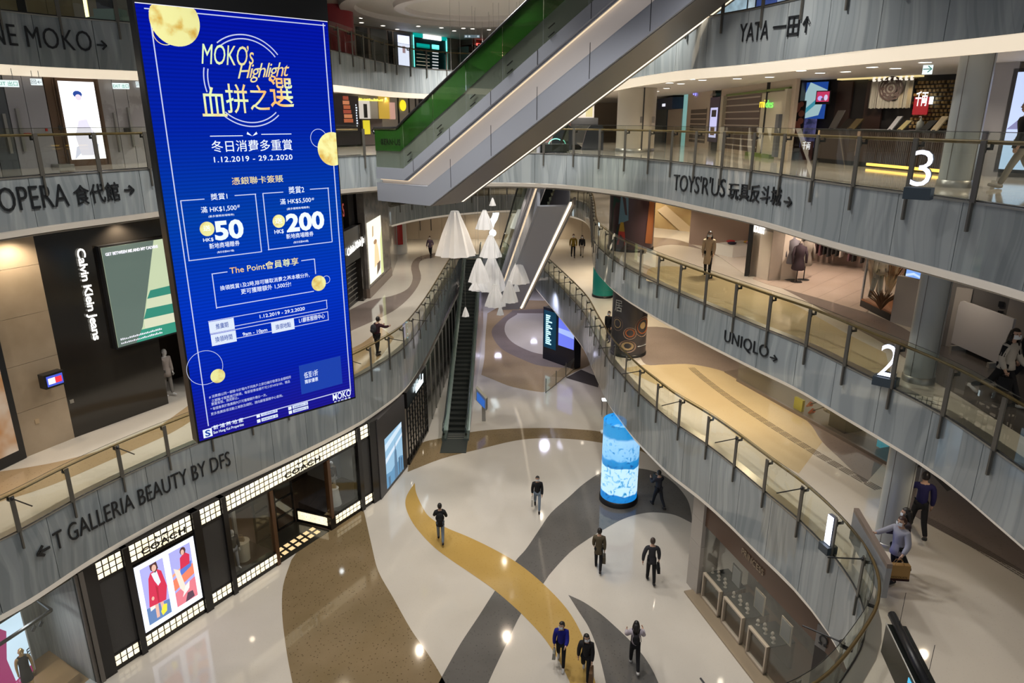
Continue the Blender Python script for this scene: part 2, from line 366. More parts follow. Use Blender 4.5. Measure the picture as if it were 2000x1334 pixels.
def backpack(pr, label, col, sz=(.14, .1, .2), group=None):
    t, J, W, H = pr; c = J['che']+Vector((0, -.105*H-sz[1]*.4, -.02*H)); w = W(c); b = thing('backpack', label, 'backpack', tuple(w), t.rotation_euler.z, group); m = cloth(col)
    q = MB(True); q.ball((0, 0, 0), (sz[0], sz[1], sz[2]), 12, 9); q.build('main_pocket', m, b, smooth=True)
    q = MB(True); q.ball((0, -sz[1]*.75, -sz[2]*.35), (sz[0]*.75, sz[1]*.5, sz[2]*.5), 10, 7); q.build('front_pocket', m, b, smooth=True)
    for s in (-1, 1):
        q = MB(True); top = J['col']+Vector((s*.07*H, 0, .045*H))-c; q.tube([(s*.06, sz[1]*.3, sz[2]*.7), tuple(top), (s*.075*H, .10*H, .06*H+.02), (s*.09*H, .03*H, -sz[2]*.6)], .012, 6); q.build('strap', m, b, smooth=True)
    return b
def held_bag(pr, side, label, col, size=(.3, .12, .34), name='paper_bag', cat='bag', text=None, strip=None, drop=.12, twist=0):
    t, J, W, H = pr; w = W(J['ha'+side]+J['fd'+side]*.02*H); b = thing(name, label, cat, (w.x, w.y, w.z-drop), t.rotation_euler.z+twist)
    a, d, hh = size; m = cloth(col, .6); q = MB(True)
    q.hexa([(-d/2, -a/2, -hh), (d/2, -a/2, -hh), (d/2, a/2, -hh), (-d/2, a/2, -hh)], [(-d/2*.7, -a/2, 0), (d/2*.7, -a/2, 0), (d/2*.7, a/2, 0), (-d/2*.7, a/2, 0)]); q.build('bag_body', m, b)
    for s in (-1, 1):
        q = MB(True); q.tube([(s*d*.33, -a*.22, -.01), (s*d*.2, -a*.13, drop*.8), (0, 0, drop+.01), (s*d*.2, a*.13, drop*.8), (s*d*.33, a*.22, -.01)], .006, 5); q.build('handle', m, b)
    if strip:
        q = MB(True); q.box(-d/2-.003, d/2+.003, -a/2-.003, a/2+.003, -hh-.002, -hh+.05); q.build('base_strip', cloth(strip), b)
    if text:
        v, fs = text_data(text, .001); q = MB(True)
        for s in (-1, 1): q.add([(s*(d/2+.006), s*(x-.5)*a*.8, -hh*.82+y*hh*.13) for x, y, z in v], fs)
        q.build('lettering', cloth((.05, .03, .02)), b)
    return b
# ------------------------------------------------------------------ surface materials
def fascia_material():
    m = M('fascia_glass', (.3, .33, .34), .12, spec=.6); m.node_tree.nodes['Principled BSDF'].inputs['Roughness'].default_value = .06; n, l = nt(m); b = n['Principled BSDF']
    tc = n.new('ShaderNodeUVMap'); sx = n.new('ShaderNodeSeparateXYZ'); l.new(tc.outputs[0], sx.inputs[0])
    def band(freq, amp, nscale, lo, hi, seed):
        cv = n.new('ShaderNodeCombineXYZ'); k = n.new('ShaderNodeMath'); k.operation = 'MULTIPLY'; k.inputs[1].default_value = .9
        l.new(sx.outputs[0], k.inputs[0]); l.new(k.outputs[0], cv.inputs[0]); l.new(sx.outputs[1], cv.inputs[1]); cv.inputs[2].default_value = seed
        nz = n.new('ShaderNodeTexNoise'); nz.inputs['Scale'].default_value = nscale; nz.inputs['Detail'].default_value = .6; l.new(cv.outputs[0], nz.inputs[0])
        ad = n.new('ShaderNodeMath'); ad.operation = 'MULTIPLY_ADD'; ad.inputs[1].default_value = amp; l.new(nz.outputs[0], ad.inputs[0]); l.new(sx.outputs[0], ad.inputs[2])
        c2 = n.new('ShaderNodeCombineXYZ'); l.new(ad.outputs[0], c2.inputs[0]); c2.inputs[1].default_value = seed
        n2 = n.new('ShaderNodeTexNoise'); n2.inputs['Scale'].default_value = freq; n2.inputs['Detail'].default_value = 1.0; l.new(c2.outputs[0], n2.inputs[0])
        r = n.new('ShaderNodeValToRGB'); e = r.color_ramp.elements; e[0].position = lo; e[1].position = hi; e[0].color = (0, 0, 0, 1); e[1].color = (1, 1, 1, 1)
        l.new(n2.outputs[0], r.inputs[0]); return r.outputs[0]
    a = band(3.4, .8, .55, .5, .62, 3.1); c = band(8.0, 1.0, .45, .53, .57, 9.7)
    mx = n.new('ShaderNodeMix'); mx.data_type = 'RGBA'; mx.inputs[6].default_value = (.285, .315, .325, 1); mx.inputs[7].default_value = (.355, .385, .39, 1); l.new(a, mx.inputs[0])
    m2 = n.new('ShaderNodeMix'); m2.data_type = 'RGBA'; m2.blend_type = 'MULTIPLY'; m2.inputs[7].default_value = (.86, .87, .87, 1); l.new(c, m2.inputs[0]); l.new(mx.outputs[2], m2.inputs[6])
    l.new(m2.outputs[2], b.inputs['Base Color']); return m
FASC = fascia_material()
def terrazzo(name, c1, c2, chip, rough=.13, scale=14, dots=45):
    m = M(name, c1, rough, spec=.55); n, l = nt(m); b = n['Principled BSDF']; tc = n.new('ShaderNodeTexCoord')
    t = n.new('ShaderNodeTexNoise'); t.inputs['Scale'].default_value = .5; t.inputs['Detail'].default_value = 5; l.new(tc.outputs['Object'], t.inputs[0])
    r = n.new('ShaderNodeValToRGB'); e = r.color_ramp.elements; e[0].position = .35; e[1].position = .68; e[0].color = (*c1, 1); e[1].color = (*c2, 1); l.new(t.outputs[0], r.inputs[0])
    vo = n.new('ShaderNodeTexVoronoi'); vo.inputs['Scale'].default_value = scale; l.new(tc.outputs['Object'], vo.inputs[0])
    r2 = n.new('ShaderNodeValToRGB'); e = r2.color_ramp.elements; e[0].position = .12; e[1].position = .24; e[0].color = (1, 1, 1, 1); e[1].color = (0, 0, 0, 1); l.new(vo.outputs[0], r2.inputs[0])
    mx = n.new('ShaderNodeMix'); mx.data_type = 'RGBA'; mx.inputs[7].default_value = (*chip, 1); l.new(r2.outputs[0], mx.inputs[0]); l.new(r.outputs[0], mx.inputs[6])
    l.new(mx.outputs[2], b.inputs['Base Color'])
    r3 = n.new('ShaderNodeMapRange'); r3.inputs[3].default_value = rough*.35; r3.inputs[4].default_value = rough*.85; l.new(t.outputs[0], r3.inputs[0]); l.new(r3.outputs[0], b.inputs['Roughness'])
    return m
CREAM = terrazzo('cream_terrazzo', (.58, .53, .46), (.62, .57, .50), (.56, .51, .44), .12)
BROWN = terrazzo('brown_terrazzo', (.20, .145, .075), (.25, .18, .10), (.10, .07, .035), .12, 9)
TAN = terrazzo('tan_terrazzo', (.36, .26, .15), (.40, .29, .17), (.30, .21, .12), .13, 9)
MAUVE = terrazzo('mauve_terrazzo', (.22, .18, .16), (.26, .21, .19), (.19, .16, .14), .13, 9)
GOLD = terrazzo('gold_terrazzo', (.47, .30, .085), (.52, .34, .105), (.42, .26, .07), .12, 9)
GREY = terrazzo('grey_terrazzo', (.115, .108, .10), (.15, .14, .13), (.09, .085, .08), .12, 9)
CEIL = M('ceiling_paint', (.70, .66, .61), .6)
# ------------------------------------------------------------------ void edges of the four galleries
def px(z, *uv): return [P(u, v, z)[:2] for u, v in uv]
E1 = Curve([(-16, 9.5), (-13.9, 12.6)]+px(Z[1], (0,1057),(136,982),(236,932),(328,890),(386,865),(500,820),(600,780),(697,738),(737,715),(772,693),(798,671),(827,632),(853,588),(872,552),(891,518))+[(-3.9, 51.0), (-3.2, 52.6), (-1, 53), (1.2, 52.4)]
           + px(Z[1], (1048,514),(1076,542),(1107,574),(1140,612),(1162,655),(1189,704),(1212,730),(1238,760),(1274,792),(1316,827),(1371,862),(1431,908),(1492,960),(1561,1016),(1629,1087),(1668,1142),(1684,1179),(1691,1211),(1688,1245),(1680,1272),(1649,1320))+[(4.9, 9.3), (3.0, 8.6), (0, 8.3)], 2)
E2 = Curve([(-8.6, 43.5), (-8.3, 46.5), (-6.8, 50.2), (-4.2, 53.3), (-.5, 55.4), (2.6, 54.6), (4.7, 51.2), (5.1, 47), (4.7, 41.5)]+px(Z[2], (1160,470),(1180,494),(1200,510),(1228,527),(1264,545),(1306,565),(1360,588),(1420,613),(1487,641),(1568,673),(1652,715),(1747,761),(1853,817),(1955,888))+[(8.45, 9.6), (8.3, 7.5), (7.8, 5.5)], 2)
E3 = Curve([(-13.6, 11.5), (-12.7, 14)]+px(Z[3], (0,350),(86,343),(194,336),(296,329))+[(-8.5, 24.2), (-6.6, 27.0), (-5.1, 28.6), (-2.8, 29.9), (0, 30.2), (2.1, 29.2)]+px(Z[3], (1196,306.5),(1256,311),(1314,317),(1374,324),(1438,331),(1500,339),(1590,353),(1685,367),(1797,381),(1923,399))+[(7.85, 10.8), (7.7, 8.6), (7, 6)], 6)
E4 = Curve([(-14.6, 15), (-13.7, 19.6), (-12.4, 21.6), (-11.1, 22.8), (-9.2, 26), (-7.5, 31), (-6.7, 36), (-6, 39.5), (-4.3, 42.6), (-1.5, 44), (1.5, 43), (3.2, 38.5), (3.9, 31.5), (4.3, 26), (5.15, 22), (6.06, 20.4), (6.75, 18.5), (7.4, 16.2), (8.6, 13.2), (9.4, 10), (9.6, 7)], 6)
EDG = {1: E1, 2: E2, 3: E3, 4: E4}
#  level: fascia drop, cove band drop, ceiling z
DROP = {1: (1.90, 2.15), 2: (1.20, 1.36), 3: (1.20, 1.38), 4: (1.33, 1.58)}
CZ = {1: 3.08, 2: 8.06, 3: 12.25, 4: 16.3}
names = {1: 'first', 2: 'second', 3: 'third', 4: 'fourth'}
BAND = M('painted_glow_band', (.78, .74, .68), .5, emit=(1, .88, .72), strength=.16)  # white trim; the concealed cove light is put into its emission
BAND4 = M('painted_glow_band_bright', (.78, .74, .68), .5, emit=(1, .84, .62), strength=.62)  # same trim with a stronger painted glow, for the topmost edge
OUT = (-24, 24, 2.0, 76)
def slab(lv):
    e = EDG[lv]; pts = [tuple(p) for p in e.p[::2]]+[tuple(e.p[-1])]
    z = Z[lv]
    def layer(zz, flip, inset):
        ps = []
        for i, p in enumerate(pts):
            q = p
            if inset:
                s = e.s[min(i*2, len(e.s)-1)]; nn = e.nrm(s); q = (p[0]-nn[0]*inset, p[1]-nn[1]*inset)
            ps.append(q)
        if lv == 2:
            poly = [(ps[0][0]-14, ps[0][1])]+ps+[(OUT[1], ps[-1][1]), (OUT[1], OUT[3]), (OUT[0], OUT[3]), (OUT[0], ps[0][1])]
            hole = None
        else:
            poly = ps+[(OUT[1], ps[-1][1] if lv != 1 else OUT[2]), (OUT[1], OUT[3]), (OUT[0], OUT[3]), (OUT[0], ps[0][1])]
            if lv == 1: poly = ps+[(0, OUT[2]), (OUT[1], OUT[2]), (OUT[1], OUT[3]), (OUT[0], OUT[3]), (OUT[0], ps[0][1])]
            hole = None
        loops = [[Vector((x, y, 0)) for x, y in poly]]
        if lv == 3: loops.append([Vector(v) for v in ((-6.2, 33.5, 0), (3.4, 33.5, 0), (4.2, 50, 0), (-6.0, 50, 0))])
        tri = tessellate_polygon(loops); vs = [(v.x, v.y, zz) for lp in loops for v in lp]
        return vs, [tuple(t) if flip else tuple(reversed(t)) for t in tri]
    mb = MB(); mb.add(*layer(z, True, 0)); f = mb.build('floor', CREAM)
    tag(f, 'cream terrazzo floor of the %s gallery' % names[lv], 'floor', kind='structure')
    mb = MB(); mb.add(*layer(CZ[lv], False, .3))
    tag(mb.build('ceiling', CEIL), 'pale plaster ceiling under the %s gallery' % names[lv], 'ceiling', kind='structure')
    # fascia panels, cove band, top nosing
    tr = thing('trim_%d' % lv, 'grey streaked glass fascia along the edge of the %s gallery' % names[lv], 'fascia', kind='structure')
    d1, d2 = DROP[lv]; n = int(round(e.L/1.5)); sp = e.L/n
    for i in range(n):
        if i*sp < .1: pass
        mb = MB(); vs = []; uv = []; k = 5
        for j in range(k+1):
            s = sp*i+.008+(sp-.016)*j/k; p = e.at(s); nn = e.nrm(s)
            for off, zz in ((.0, z-.02), (.0, z-d1), (-.04, z-.02), (-.04, z-d1)):
                vs.append((p[0]+nn[0]*off, p[1]+nn[1]*off, zz)); uv.append((s, zz-z))
        fs = []
        for j in range(k): a = 4*j; b = a+4; fs += [(a, a+1, b+1, b), (a, b, b+2, a+2), (a+1, a+3, b+3, b+1)]
        fs += [(0, 2, 3, 1), (4*k, 4*k+1, 4*k+3, 4*k+2)]
        mb.add(vs, fs); mb.build('fascia_panel', FASC, tr, uv=uv)
    for nm, prof, mt in (('cove_band', ((-.02, z-d1), (-.02, z-d1-.03), (-.14, z-d2), (-.34, z-d2), (-.34, z-d1)), BAND4 if lv == 4 else BAND),
                         ('top_nosing', ((-.3, z+.012), (.02, z+.012), (.02, z-.02), (-.05, z-.02)), STEEL), ('backing', ((-.06, z-.02), (-.06, z-d1)), DARK)):
        mb = MB(); m = len(e.p[::2]); vs = []
        for i in range(m):
            s = e.s[min(i*2, len(e.s)-1)]; p = e.at(s); nn = e.nrm(s)
            vs += [(p[0]+nn[0]*o, p[1]+nn[1]*o, zz) for o, zz in prof]
        q = len(prof); mb.add(vs, [(i*q+j, i*q+j+1, (i+1)*q+j+1, (i+1)*q+j) for i in range(m-1) for j in range(q-1)])
        mb.build(nm, mt, tr)
for lv in (1, 2, 3, 4): slab(lv)

# ------------------------------------------------------------------ glass balustrades
def balustrade(lv, s0, s1, label, rods=0, phase=0.0, sp=1.5, name='glass_balustrade'):
    e = EDG[lv]; z = Z[lv]; p0 = e.at(s0); t = thing(name, label, 'railing', (p0[0], p0[1], z))
    n = max(1, int((s1-s0)/sp)); ss = [s0+phase+i*sp for i in range(n+1) if s0+phase+i*sp <= s1+.01]
    for i, s in enumerate(ss):
        p = e.at(s); nn = e.nrm(s); tt = np.array([-nn[1], nn[0]])
        mb = MB()
        def bar(w, o0, o1, z0, z1):
            c = [(p[0]+tt[0]*a+nn[0]*o, p[1]+tt[1]*a+nn[1]*o) for a, o in ((-w, o0), (w, o0), (w, o1), (-w, o1))]
            mb.hexa([(x, y, z0) for x, y in c], [(x, y, z1) for x, y in c])
        bar(.055, .02, .05, z+.0, z+.99); bar(.022, .02, .07, z-.48, z+.0); po_ = mb.build('post', POSTM, t); mb = MB(); bar(.03, -.13, .02, z+.84, z+.88); bar(.02, -.145, -.11, z+.84, z+.94); bar(.045, .0, .02, z+.80, z+.92); mb.build('bracket', BLACK, po_)
        if rods and i % rods == 0:
            q = MB(); a = (p[0]+nn[0]*.05, p[1]+nn[1]*.05, z+.93); b = (p[0]+nn[0]*.75, p[1]+nn[1]*.75, z+.88)
            q.tube([a, b], .017, 6); q.ball(a, .05, 8, 6); q.build('spotlight_rod', BLACK, t)
    for i in range(len(ss)-1):
        mb = MB(); vs = []; k = 4
        for j in range(k+1):
            s = ss[i]+.015+(sp-.03)*j/k; p = e.at(s); nn = e.nrm(s)
            for o in (-.012, .0):
                vs += [(p[0]+nn[0]*o, p[1]+nn[1]*o, z+.03), (p[0]+nn[0]*o, p[1]+nn[1]*o, z+1.12)]
        fs = []
        for j in range(k): a = 4*j; fs += [(a+2, a+3, a+7, a+6), (a+1, a+5, a+7, a+3)]
        mb.add(vs, fs)
        mb.build('glass_panel', GLASS, t)
        # dark gaskets at the foot and top edge
    for nm, off, zz, r, mt in (('handrail', -.125, z+.96, .034, RAILM), ('glass_channel', -.006, z+.03, .014, BLACK), ('glass_edge', -.006, z+1.12, .006, BLACK)):
        path = []
        for s in np.arange(ss[0], ss[-1]+.01, .35):
            p = e.at(s); nn = e.nrm(s); path.append((p[0]+nn[0]*off, p[1]+nn[1]*off, zz))
        MB().tube(path, r, 6).build(nm, mt, t, smooth=True)
    return t
def sfind(lv, u, v, side):                            # side: 0 first half, 1 second half of the edge
    e = EDG[lv]; h = e.L*.5; return e.find(u, v, 0 if side == 0 else h, h if side == 0 else e.L)[0]
sa = sfind(1, 891, 518, 0); sb = sfind(1, 1048, 514, 1)
balustrade(1, .3, sa, 'glass balustrade on the left gallery above the brick-lit boutique', 2, (sfind(1, 328, 890, 0)-.3) % 1.5)
balustrade(1, sb, E1.L-.3, 'glass balustrade on the right gallery curling round to the lower right corner', 2, (sfind(1, 1561, 1016, 1)-sb) % 1.5)
balustrade(2, .3, E2.L-.3, 'glass balustrade of the second gallery beside the lit numeral 2', 0, (sfind(2, 1652, 715, 1)-.3) % 1.5)
s3 = E3.find(737, 305, 0, E3.L*.6)[0]; s3b = E3.find(1010, 302, E3.L*.3, E3.L)[0]
balustrade(3, .3, s3-.2, 'glass balustrade on the upper left gallery beside the hanging screen', 0, (sfind(3, 194, 336, 0)-.3) % 1.5)
balustrade(3, s3b, E3.L-.3, 'glass balustrade of the third gallery beside the lit numeral 3', 0, (sfind(3, 1590, 353, 1)-s3b) % 1.5)
balustrade(4, .3, E4.L-.3, 'glass balustrade around the topmost gallery', 0, .4)

# ------------------------------------------------------------------ ground floor and inlays
g = MB(); g.add([(-24, 2, Z[0]), (24, 2, Z[0]), (24, 90, Z[0]), (-24, 90, Z[0])], [(0, 1, 2, 3)]); G0 = g.build('floor', CREAM)
tag(G0, 'cream terrazzo ground floor of the atrium with curved coloured inlays', 'floor', kind='structure')
def smooth_px(uv, n=4):
    a = np.array(uv, float); a = np.vstack([2*a[0]-a[1], a, 2*a[-1]-a[-2]]); out = []
    for i in range(1, len(a)-2):
        p0, p1, p2, p3 = a[i-1:i+3]
        for k in range(n):
            t = k/n; out.append(.5*((2*p1)+(-p0+p2)*t+(2*p0-5*p1+4*p2-p3)*t*t+(-p0+3*p1-3*p2+p3)*t**3))
    out.append(a[-2]); return out
def inlay(name, z, up, mat, *runs, parent=None):
    poly = []
    for r in runs: poly += [P(u, v, z)[:2] for u, v in (smooth_px(r) if len(r) > 2 else r)]
    vs = [(x, y, z+up) for x, y in poly]; tri = tessellate_polygon([[Vector((x, y, 0)) for x, y in poly]])
    mb = MB(); mb.add(vs, [tuple(t) for t in tri])
    o = mb.build(name, mat, parent)
    me = o.data; flip = [p for p in me.polygons if p.normal.z < 0]
    if len(flip) > len(me.polygons)/2: me.flip_normals()
    return o
inlay('brown_inlay', Z[0], .003, BROWN, [(569,1094),(553,1144),(551,1198),(558,1261),(568,1318),(585,1400)], [(905,1400),(863,1322),(835,1276),(803,1230),(767,1166),(739,1116),(726,1066),(712,1004),(705,982)], [(690,985),(600,1050)], parent=G0)
inlay('ring_inlay', Z[0], .003, BROWN, [(796,922),(802,890),(822,866),(860,856),(920,844),(980,838),(1060,836),(1120,838),(1178,844),(1250,862),(1300,886)], [(1330,925),(1275,893),(1240,877),(1176,865),(1120,858),(1060,856),(1005,861),(934,878),(863,896),(796,922)], parent=G0)
inlay('grey_inlay', Z[0], .003, GREY, [(838,1370),(863,1322),(899,1258),(934,1205),(966,1155),(1005,1098),(1027,1073),(1051,1038),(1076,1002),(1112,970),(1140,945),(1176,922),(1210,915),(1247,915),(1275,920),(1300,931),(1325,952),(1343,977),(1350,1002),(1352,1022)], [(1352,1022),(1318,1006),(1283,1001),(1254,1003),(1219,1013),(1183,1032),(1147,1054),(1112,1080),(1076,1119),(1062,1139),(1019,1197),(991,1254),(959,1322),(940,1370)], parent=G0)
inlay('gold_inlay', Z[0], .006, GOLD, [(810,943),(795,967),(792,988),(803,1016),(821,1041),(849,1070),(881,1094),(924,1123),(966,1153),(1009,1190),(1041,1222),(1066,1251),(1087,1283),(1108,1322),(1128,1370)], [(1172,1370),(1160,1322),(1145,1262),(1126,1219),(1105,1187),(1076,1155),(1041,1123),(1005,1096),(959,1070),(913,1048),(870,1030),(838,1009),(824,988),(813,963),(810,943)], parent=G0)
inlay('grey_inlay', Z[0], .003, GREY, [(1110,1162),(1130,1194),(1148,1222),(1162,1254),(1172,1286),(1183,1333),(1190,1370)], [(1300,1370),(1279,1318),(1258,1283),(1233,1254),(1204,1226),(1172,1198),(1140,1176),(1110,1162)], parent=G0)
inlay('tan_inlay', Z[0], .003, TAN, [(952,612),(948,660),(946,700),(940,732)], [(940,732),(967,743),(1002,756),(1059,766),(1075,760)], [(1104,736),(1180,690),(1180,600),(1000,585)], parent=G0)
inlay('mauve_ring_inlay', Z[0], .005, MAUVE, [(1000,608),(978,625),(960,648),(978,680),(1020,702),(1059,715),(1130,720)], [(1130,600),(1000,606)], parent=G0)
inlay('cream_disc_inlay', Z[0], .007, CREAM, [(1010,614),(990,628),(986,648),(1000,668),(1030,684),(1059,692),(1110,696)], [(1110,612),(1010,612)], parent=G0)
inlay('dark_mat_inlay', Z[0], .008, M('dark_mat', (.05, .04, .035), .9), [(1105,738),(1135,722)], [(1172,738),(1168,757)], parent=G0)
# first gallery: dark field to the right, dark ribbon on the left
fl = {o['label'].split()[-2]: o for o in bpy.data.objects if o.name.startswith('floor') and 'gallery' in o.get('label', '')}
inlay('dark_inlay', Z[1], .003, MAUVE, [(1246,690),(1262,712),(1300,712),(1353,712),(1423,729),(1497,768),(1575,821),(1606,863),(1645,900),(1690,945)], [(1730,900),(1600,760),(1480,700),(1380,665),(1300,640),(1235,640)], parent=fl['first'])
inlay('dark_inlay', Z[1], .003, MAUVE, [(1760,990),(1796,1014),(1850,1044),(1930,1085),(2010,1125)], [(2100,1080),(1900,930),(1780,900)], parent=fl['first'])
YELL = terrazzo('honey_terrazzo', (.50, .40, .24), (.54, .44, .27), (.48, .38, .22), .12)
inlay('honey_inlay', Z[1], .002, YELL, [(1215,720),(1262,712),(1300,712),(1353,712),(1423,729),(1497,768),(1575,821),(1606,863)], [(1560,925),(1480,880),(1390,815),(1300,760)], parent=fl['first'])
inlay('ribbon_inlay', Z[1], .003, MAUVE, [(655,660),(700,640),(740,622),(775,603),(805,575),(822,545),(818,520),(824,508),(850,502)], [(850,494),(815,503),(803,520),(806,545),(795,565),(765,578),(720,588),(655,620)], parent=fl['first'])
inlay('ribbon_inlay', Z[1], .003, TAN, [(-60,930),(0,921),(60,912),(130,898),(220,872),(300,838),(350,805),(390,775)], [(420,790),(380,818),(330,848),(240,888),(130,936),(60,962),(0,980),(-60,1000)], parent=fl['first'])
inlay('ribbon_inlay', Z[1], .003, TAN, [(600,720),(688,680),(715,665),(745,640)], [(770,660),(740,700),(690,735),(600,770)], parent=fl['first'])
inlay('ribbon_inlay', Z[2], .003, MAUVE, [(1262,488),(1310,478),(1370,487),(1430,510),(1490,545),(1560,580),(1640,625),(1720,668),(1790,715)], [(1850,715),(1780,650),(1700,612),(1600,570),(1480,530),(1400,500),(1330,470),(1262,462)], parent=fl['second'])
inlay('honey_inlay', Z[2], .002, YELL, [(1262,548),(1268,525),(1310,520),(1370,528),(1430,548),(1500,570),(1580,610),(1660,655),(1730,690)], [(1745,755),(1652,708),(1568,667),(1487,635),(1420,607),(1360,582),(1306,559)], parent=fl['second'])
# tactile guide strips on the first and third right-hand floors
def strips(z, runs, parent):
    for a, b, c in runs:
        for k in range(4):
            mb = MB(); A = np.array(P(*a, z)); B = np.array(P(*b, z)); Cc = np.array(P(*c, z)); n = 26
            for i in range(n):
                t0 = i/n; t1 = (i+.86)/n
                def q(t): return (1-t)**2*A+2*t*(1-t)*B+t*t*Cc
                p, r = q(t0), q(t1); d = (r-p)/np.linalg.norm(r-p); nn = np.array([d[1], -d[0], 0]); o = nn*(k*.075-.11); w2 = nn*.014
                mb.add([p+o-w2+(0, 0, .008), p+o+w2+(0, 0, .008), r+o+w2+(0, 0, .008), r+o-w2+(0, 0, .008)], [(0, 1, 2, 3)])
            mb.build('tactile_strip', M('tactile_steel', (.09, .075, .06), .3, .6), parent)
strips(Z[1], [((1350,718), (1440,800), (1720,958)), ((1800,1010), (1880,1050), (2010,1130))], fl['first'])

# ------------------------------------------------------------------ shell of the building
def wallbox(name, x0, x1, y0, y1, z0, z1, mat, label):
    mb = MB(); mb.box(x0, x1, y0, y1, z0, z1); return tag(mb.build(name, mat), label, 'wall', kind='structure')
BEIGE = M('beige_wall', (.55, .46, .36), .45)
wallbox('wall_left', -24.3, -24, 2, 76, -1, 24, M('grey_wall', (.3, .29, .28), .5), 'grey side wall beyond the left galleries')
wallbox('wall_right', 24, 24.3, 2, 76, -1, 24, MC['grey_wall'], 'grey side wall beyond the right galleries')
wallbox('wall_far', -24, 24, 76, 76.3, -1, 24, BEIGE, 'beige wall at the far end of the building')
mb = MB(); mb.add([(-24, 2, 23.0), (24, 2, 23.0), (24, 76, 23.0), (-24, 76, 23.0)], [(3, 2, 1, 0)])
tag(mb.build('ceiling', CEIL), 'white plaster ceiling high above the atrium', 'ceiling', kind='structure')
# ------------------------------------------------------------------ the lamps' light and added fill spots
def row(lv, s0, s1, off, n, z, power, col=(1, .86, .68)):
    e = EDG[lv]
    for i in range(n):
        s = s0+(s1-s0)*(i+.5)/n; p = e.at(s); nn = e.nrm(s); spot(p[0]-nn[0]*off, p[1]-nn[1]*off, z, power, col)
row(4, 2, 20, 3.0, 5, 16.25, 110, (.88, .92, 1)); row(4, 22, E4.L-4, 2.6, 14, 16.25, 150)
row(3, 2, 26, 3.0, 7, 11.9, 260, (1, .84, .64)); row(2, 14, E2.L-14, 2.6, 10, 11.9, 200); row(2, E2.L-13, E2.L-3, 2.6, 2, 11.9, 60)
h1 = E1.L; row(1, h1*.56, h1-16, 2.4, 9, 7.8, 240, (1, .82, .58)); row(1, h1-15, h1-6, 2.4, 3, 7.8, 38, (1, .82, .58))
row(1, 3, h1-4, 1.2, 24, 3.05, 36)
for x, y, p in ((-7, 12, 500), (0, 12, 500), (5, 11, 120), (-6.5, 18, 1500), (0, 18, 1700), (4.5, 17, 900), (-5.5, 25, 2200), (-1, 24, 2400), (3.5, 23, 2000), (-2.5, 31, 2400), (2.5, 38, 2300), (-2, 41, 2300)):
    spot(x, y, 19.9, p, (.98, .95, .91), 2.2, .3)
for x, y in ((-.5, 47), (2.2, 43), (3.6, 51), (-1.2, 57), (2, 61)): spot(x, y, 4.6 if y < 50 else 3.0, 420, (.74, .74, 1), 2.7, .3)  # added lavender fill for the dark far ground floor, no fixtures
for x, y, p in ((-8, 55.5, 260), (-3, 58, 260), (3, 58, 260), (8, 55, 260), (7.6, 47, 260), (-7.5, 47, 120)): spot(x, y, 7.8, p, (1, .88, .68), 2.5)  # added fill to brighten the far end of the first gallery
for x, y, p in ((-7.5, 35, 160), (-7, 41, 160), (-3.5, 51.5, 160), (2.5, 53, 160)): spot(x, y, 16.2, p, (1, .88, .7), 2.5)  # added fill for the dim kiosks at the back of the third gallery
# ================================================================== LEFT SIDE
def fascia_text(lv, side, body, bl, br, hgt, label, name='wayfinding_sign', mat=None, flip=1, **k):
    e = EDG[lv]; h = e.L*.5; lo, hi = (0, h) if side == 0 else (h, e.L); s0, z0 = e.find(*bl, lo, hi); s1, z1 = e.find(*br, lo, hi)
    v, fs = text_data(body, .012, **k); p0 = e.at(s0); t = thing(name, label, 'sign', (p0[0], p0[1], z0)); mb = MB(); vs = []
    for x, y, q in v:
        s = s0+(s1-s0)*x; p = e.at(s); nn = e.nrm(s); vs.append((p[0]+nn[0]*(.012+q), p[1]+nn[1]*(.012+q), z0+(z1-z0)*x+hgt*y))
    mb.add(vs, fs); mb.build('lettering', mat or LETTER, t); return t
fascia_text(4, 0, 'ONE MOKO', (-52, 82), (181, 101), .54, 'black Latin lettering on the topmost left fascia beside the screen', offset=-.006, spacing=1.05)
fascia_text(4, 0, '\u2192', (190, 97.5), (210, 98.5), .27, 'black right arrow on the topmost left fascia', name='arrow_sign', offset=.02)
fascia_text(3, 0, 'OPERA', (0, 415), (136, 402), .56, 'black Latin lettering on the left fascia below the dress poster', offset=-.006, spacing=1.02)
fascia_text(3, 0, '\u98df\u4ee3\u9928', (147, 401), (235, 391), .50, 'three black Chinese characters on the left fascia below the dress poster', offset=.006)
fascia_text(3, 0, '\u2192', (244, 381), (263, 380), .27, 'black right arrow on the left fascia after three Chinese characters', name='arrow_sign', offset=.02)
fascia_text(1, 0, 'T GALLERIA BEAUTY BY DFS', (108, 1076), (450, 908), .52, 'long black Latin lettering on the lower left fascia below the screen', offset=-.004)
fascia_text(1, 0, '\u2190', (74, 1093), (99, 1079), .34, 'black left arrow before the long lettering on the lower left fascia', name='arrow_sign', offset=.03)

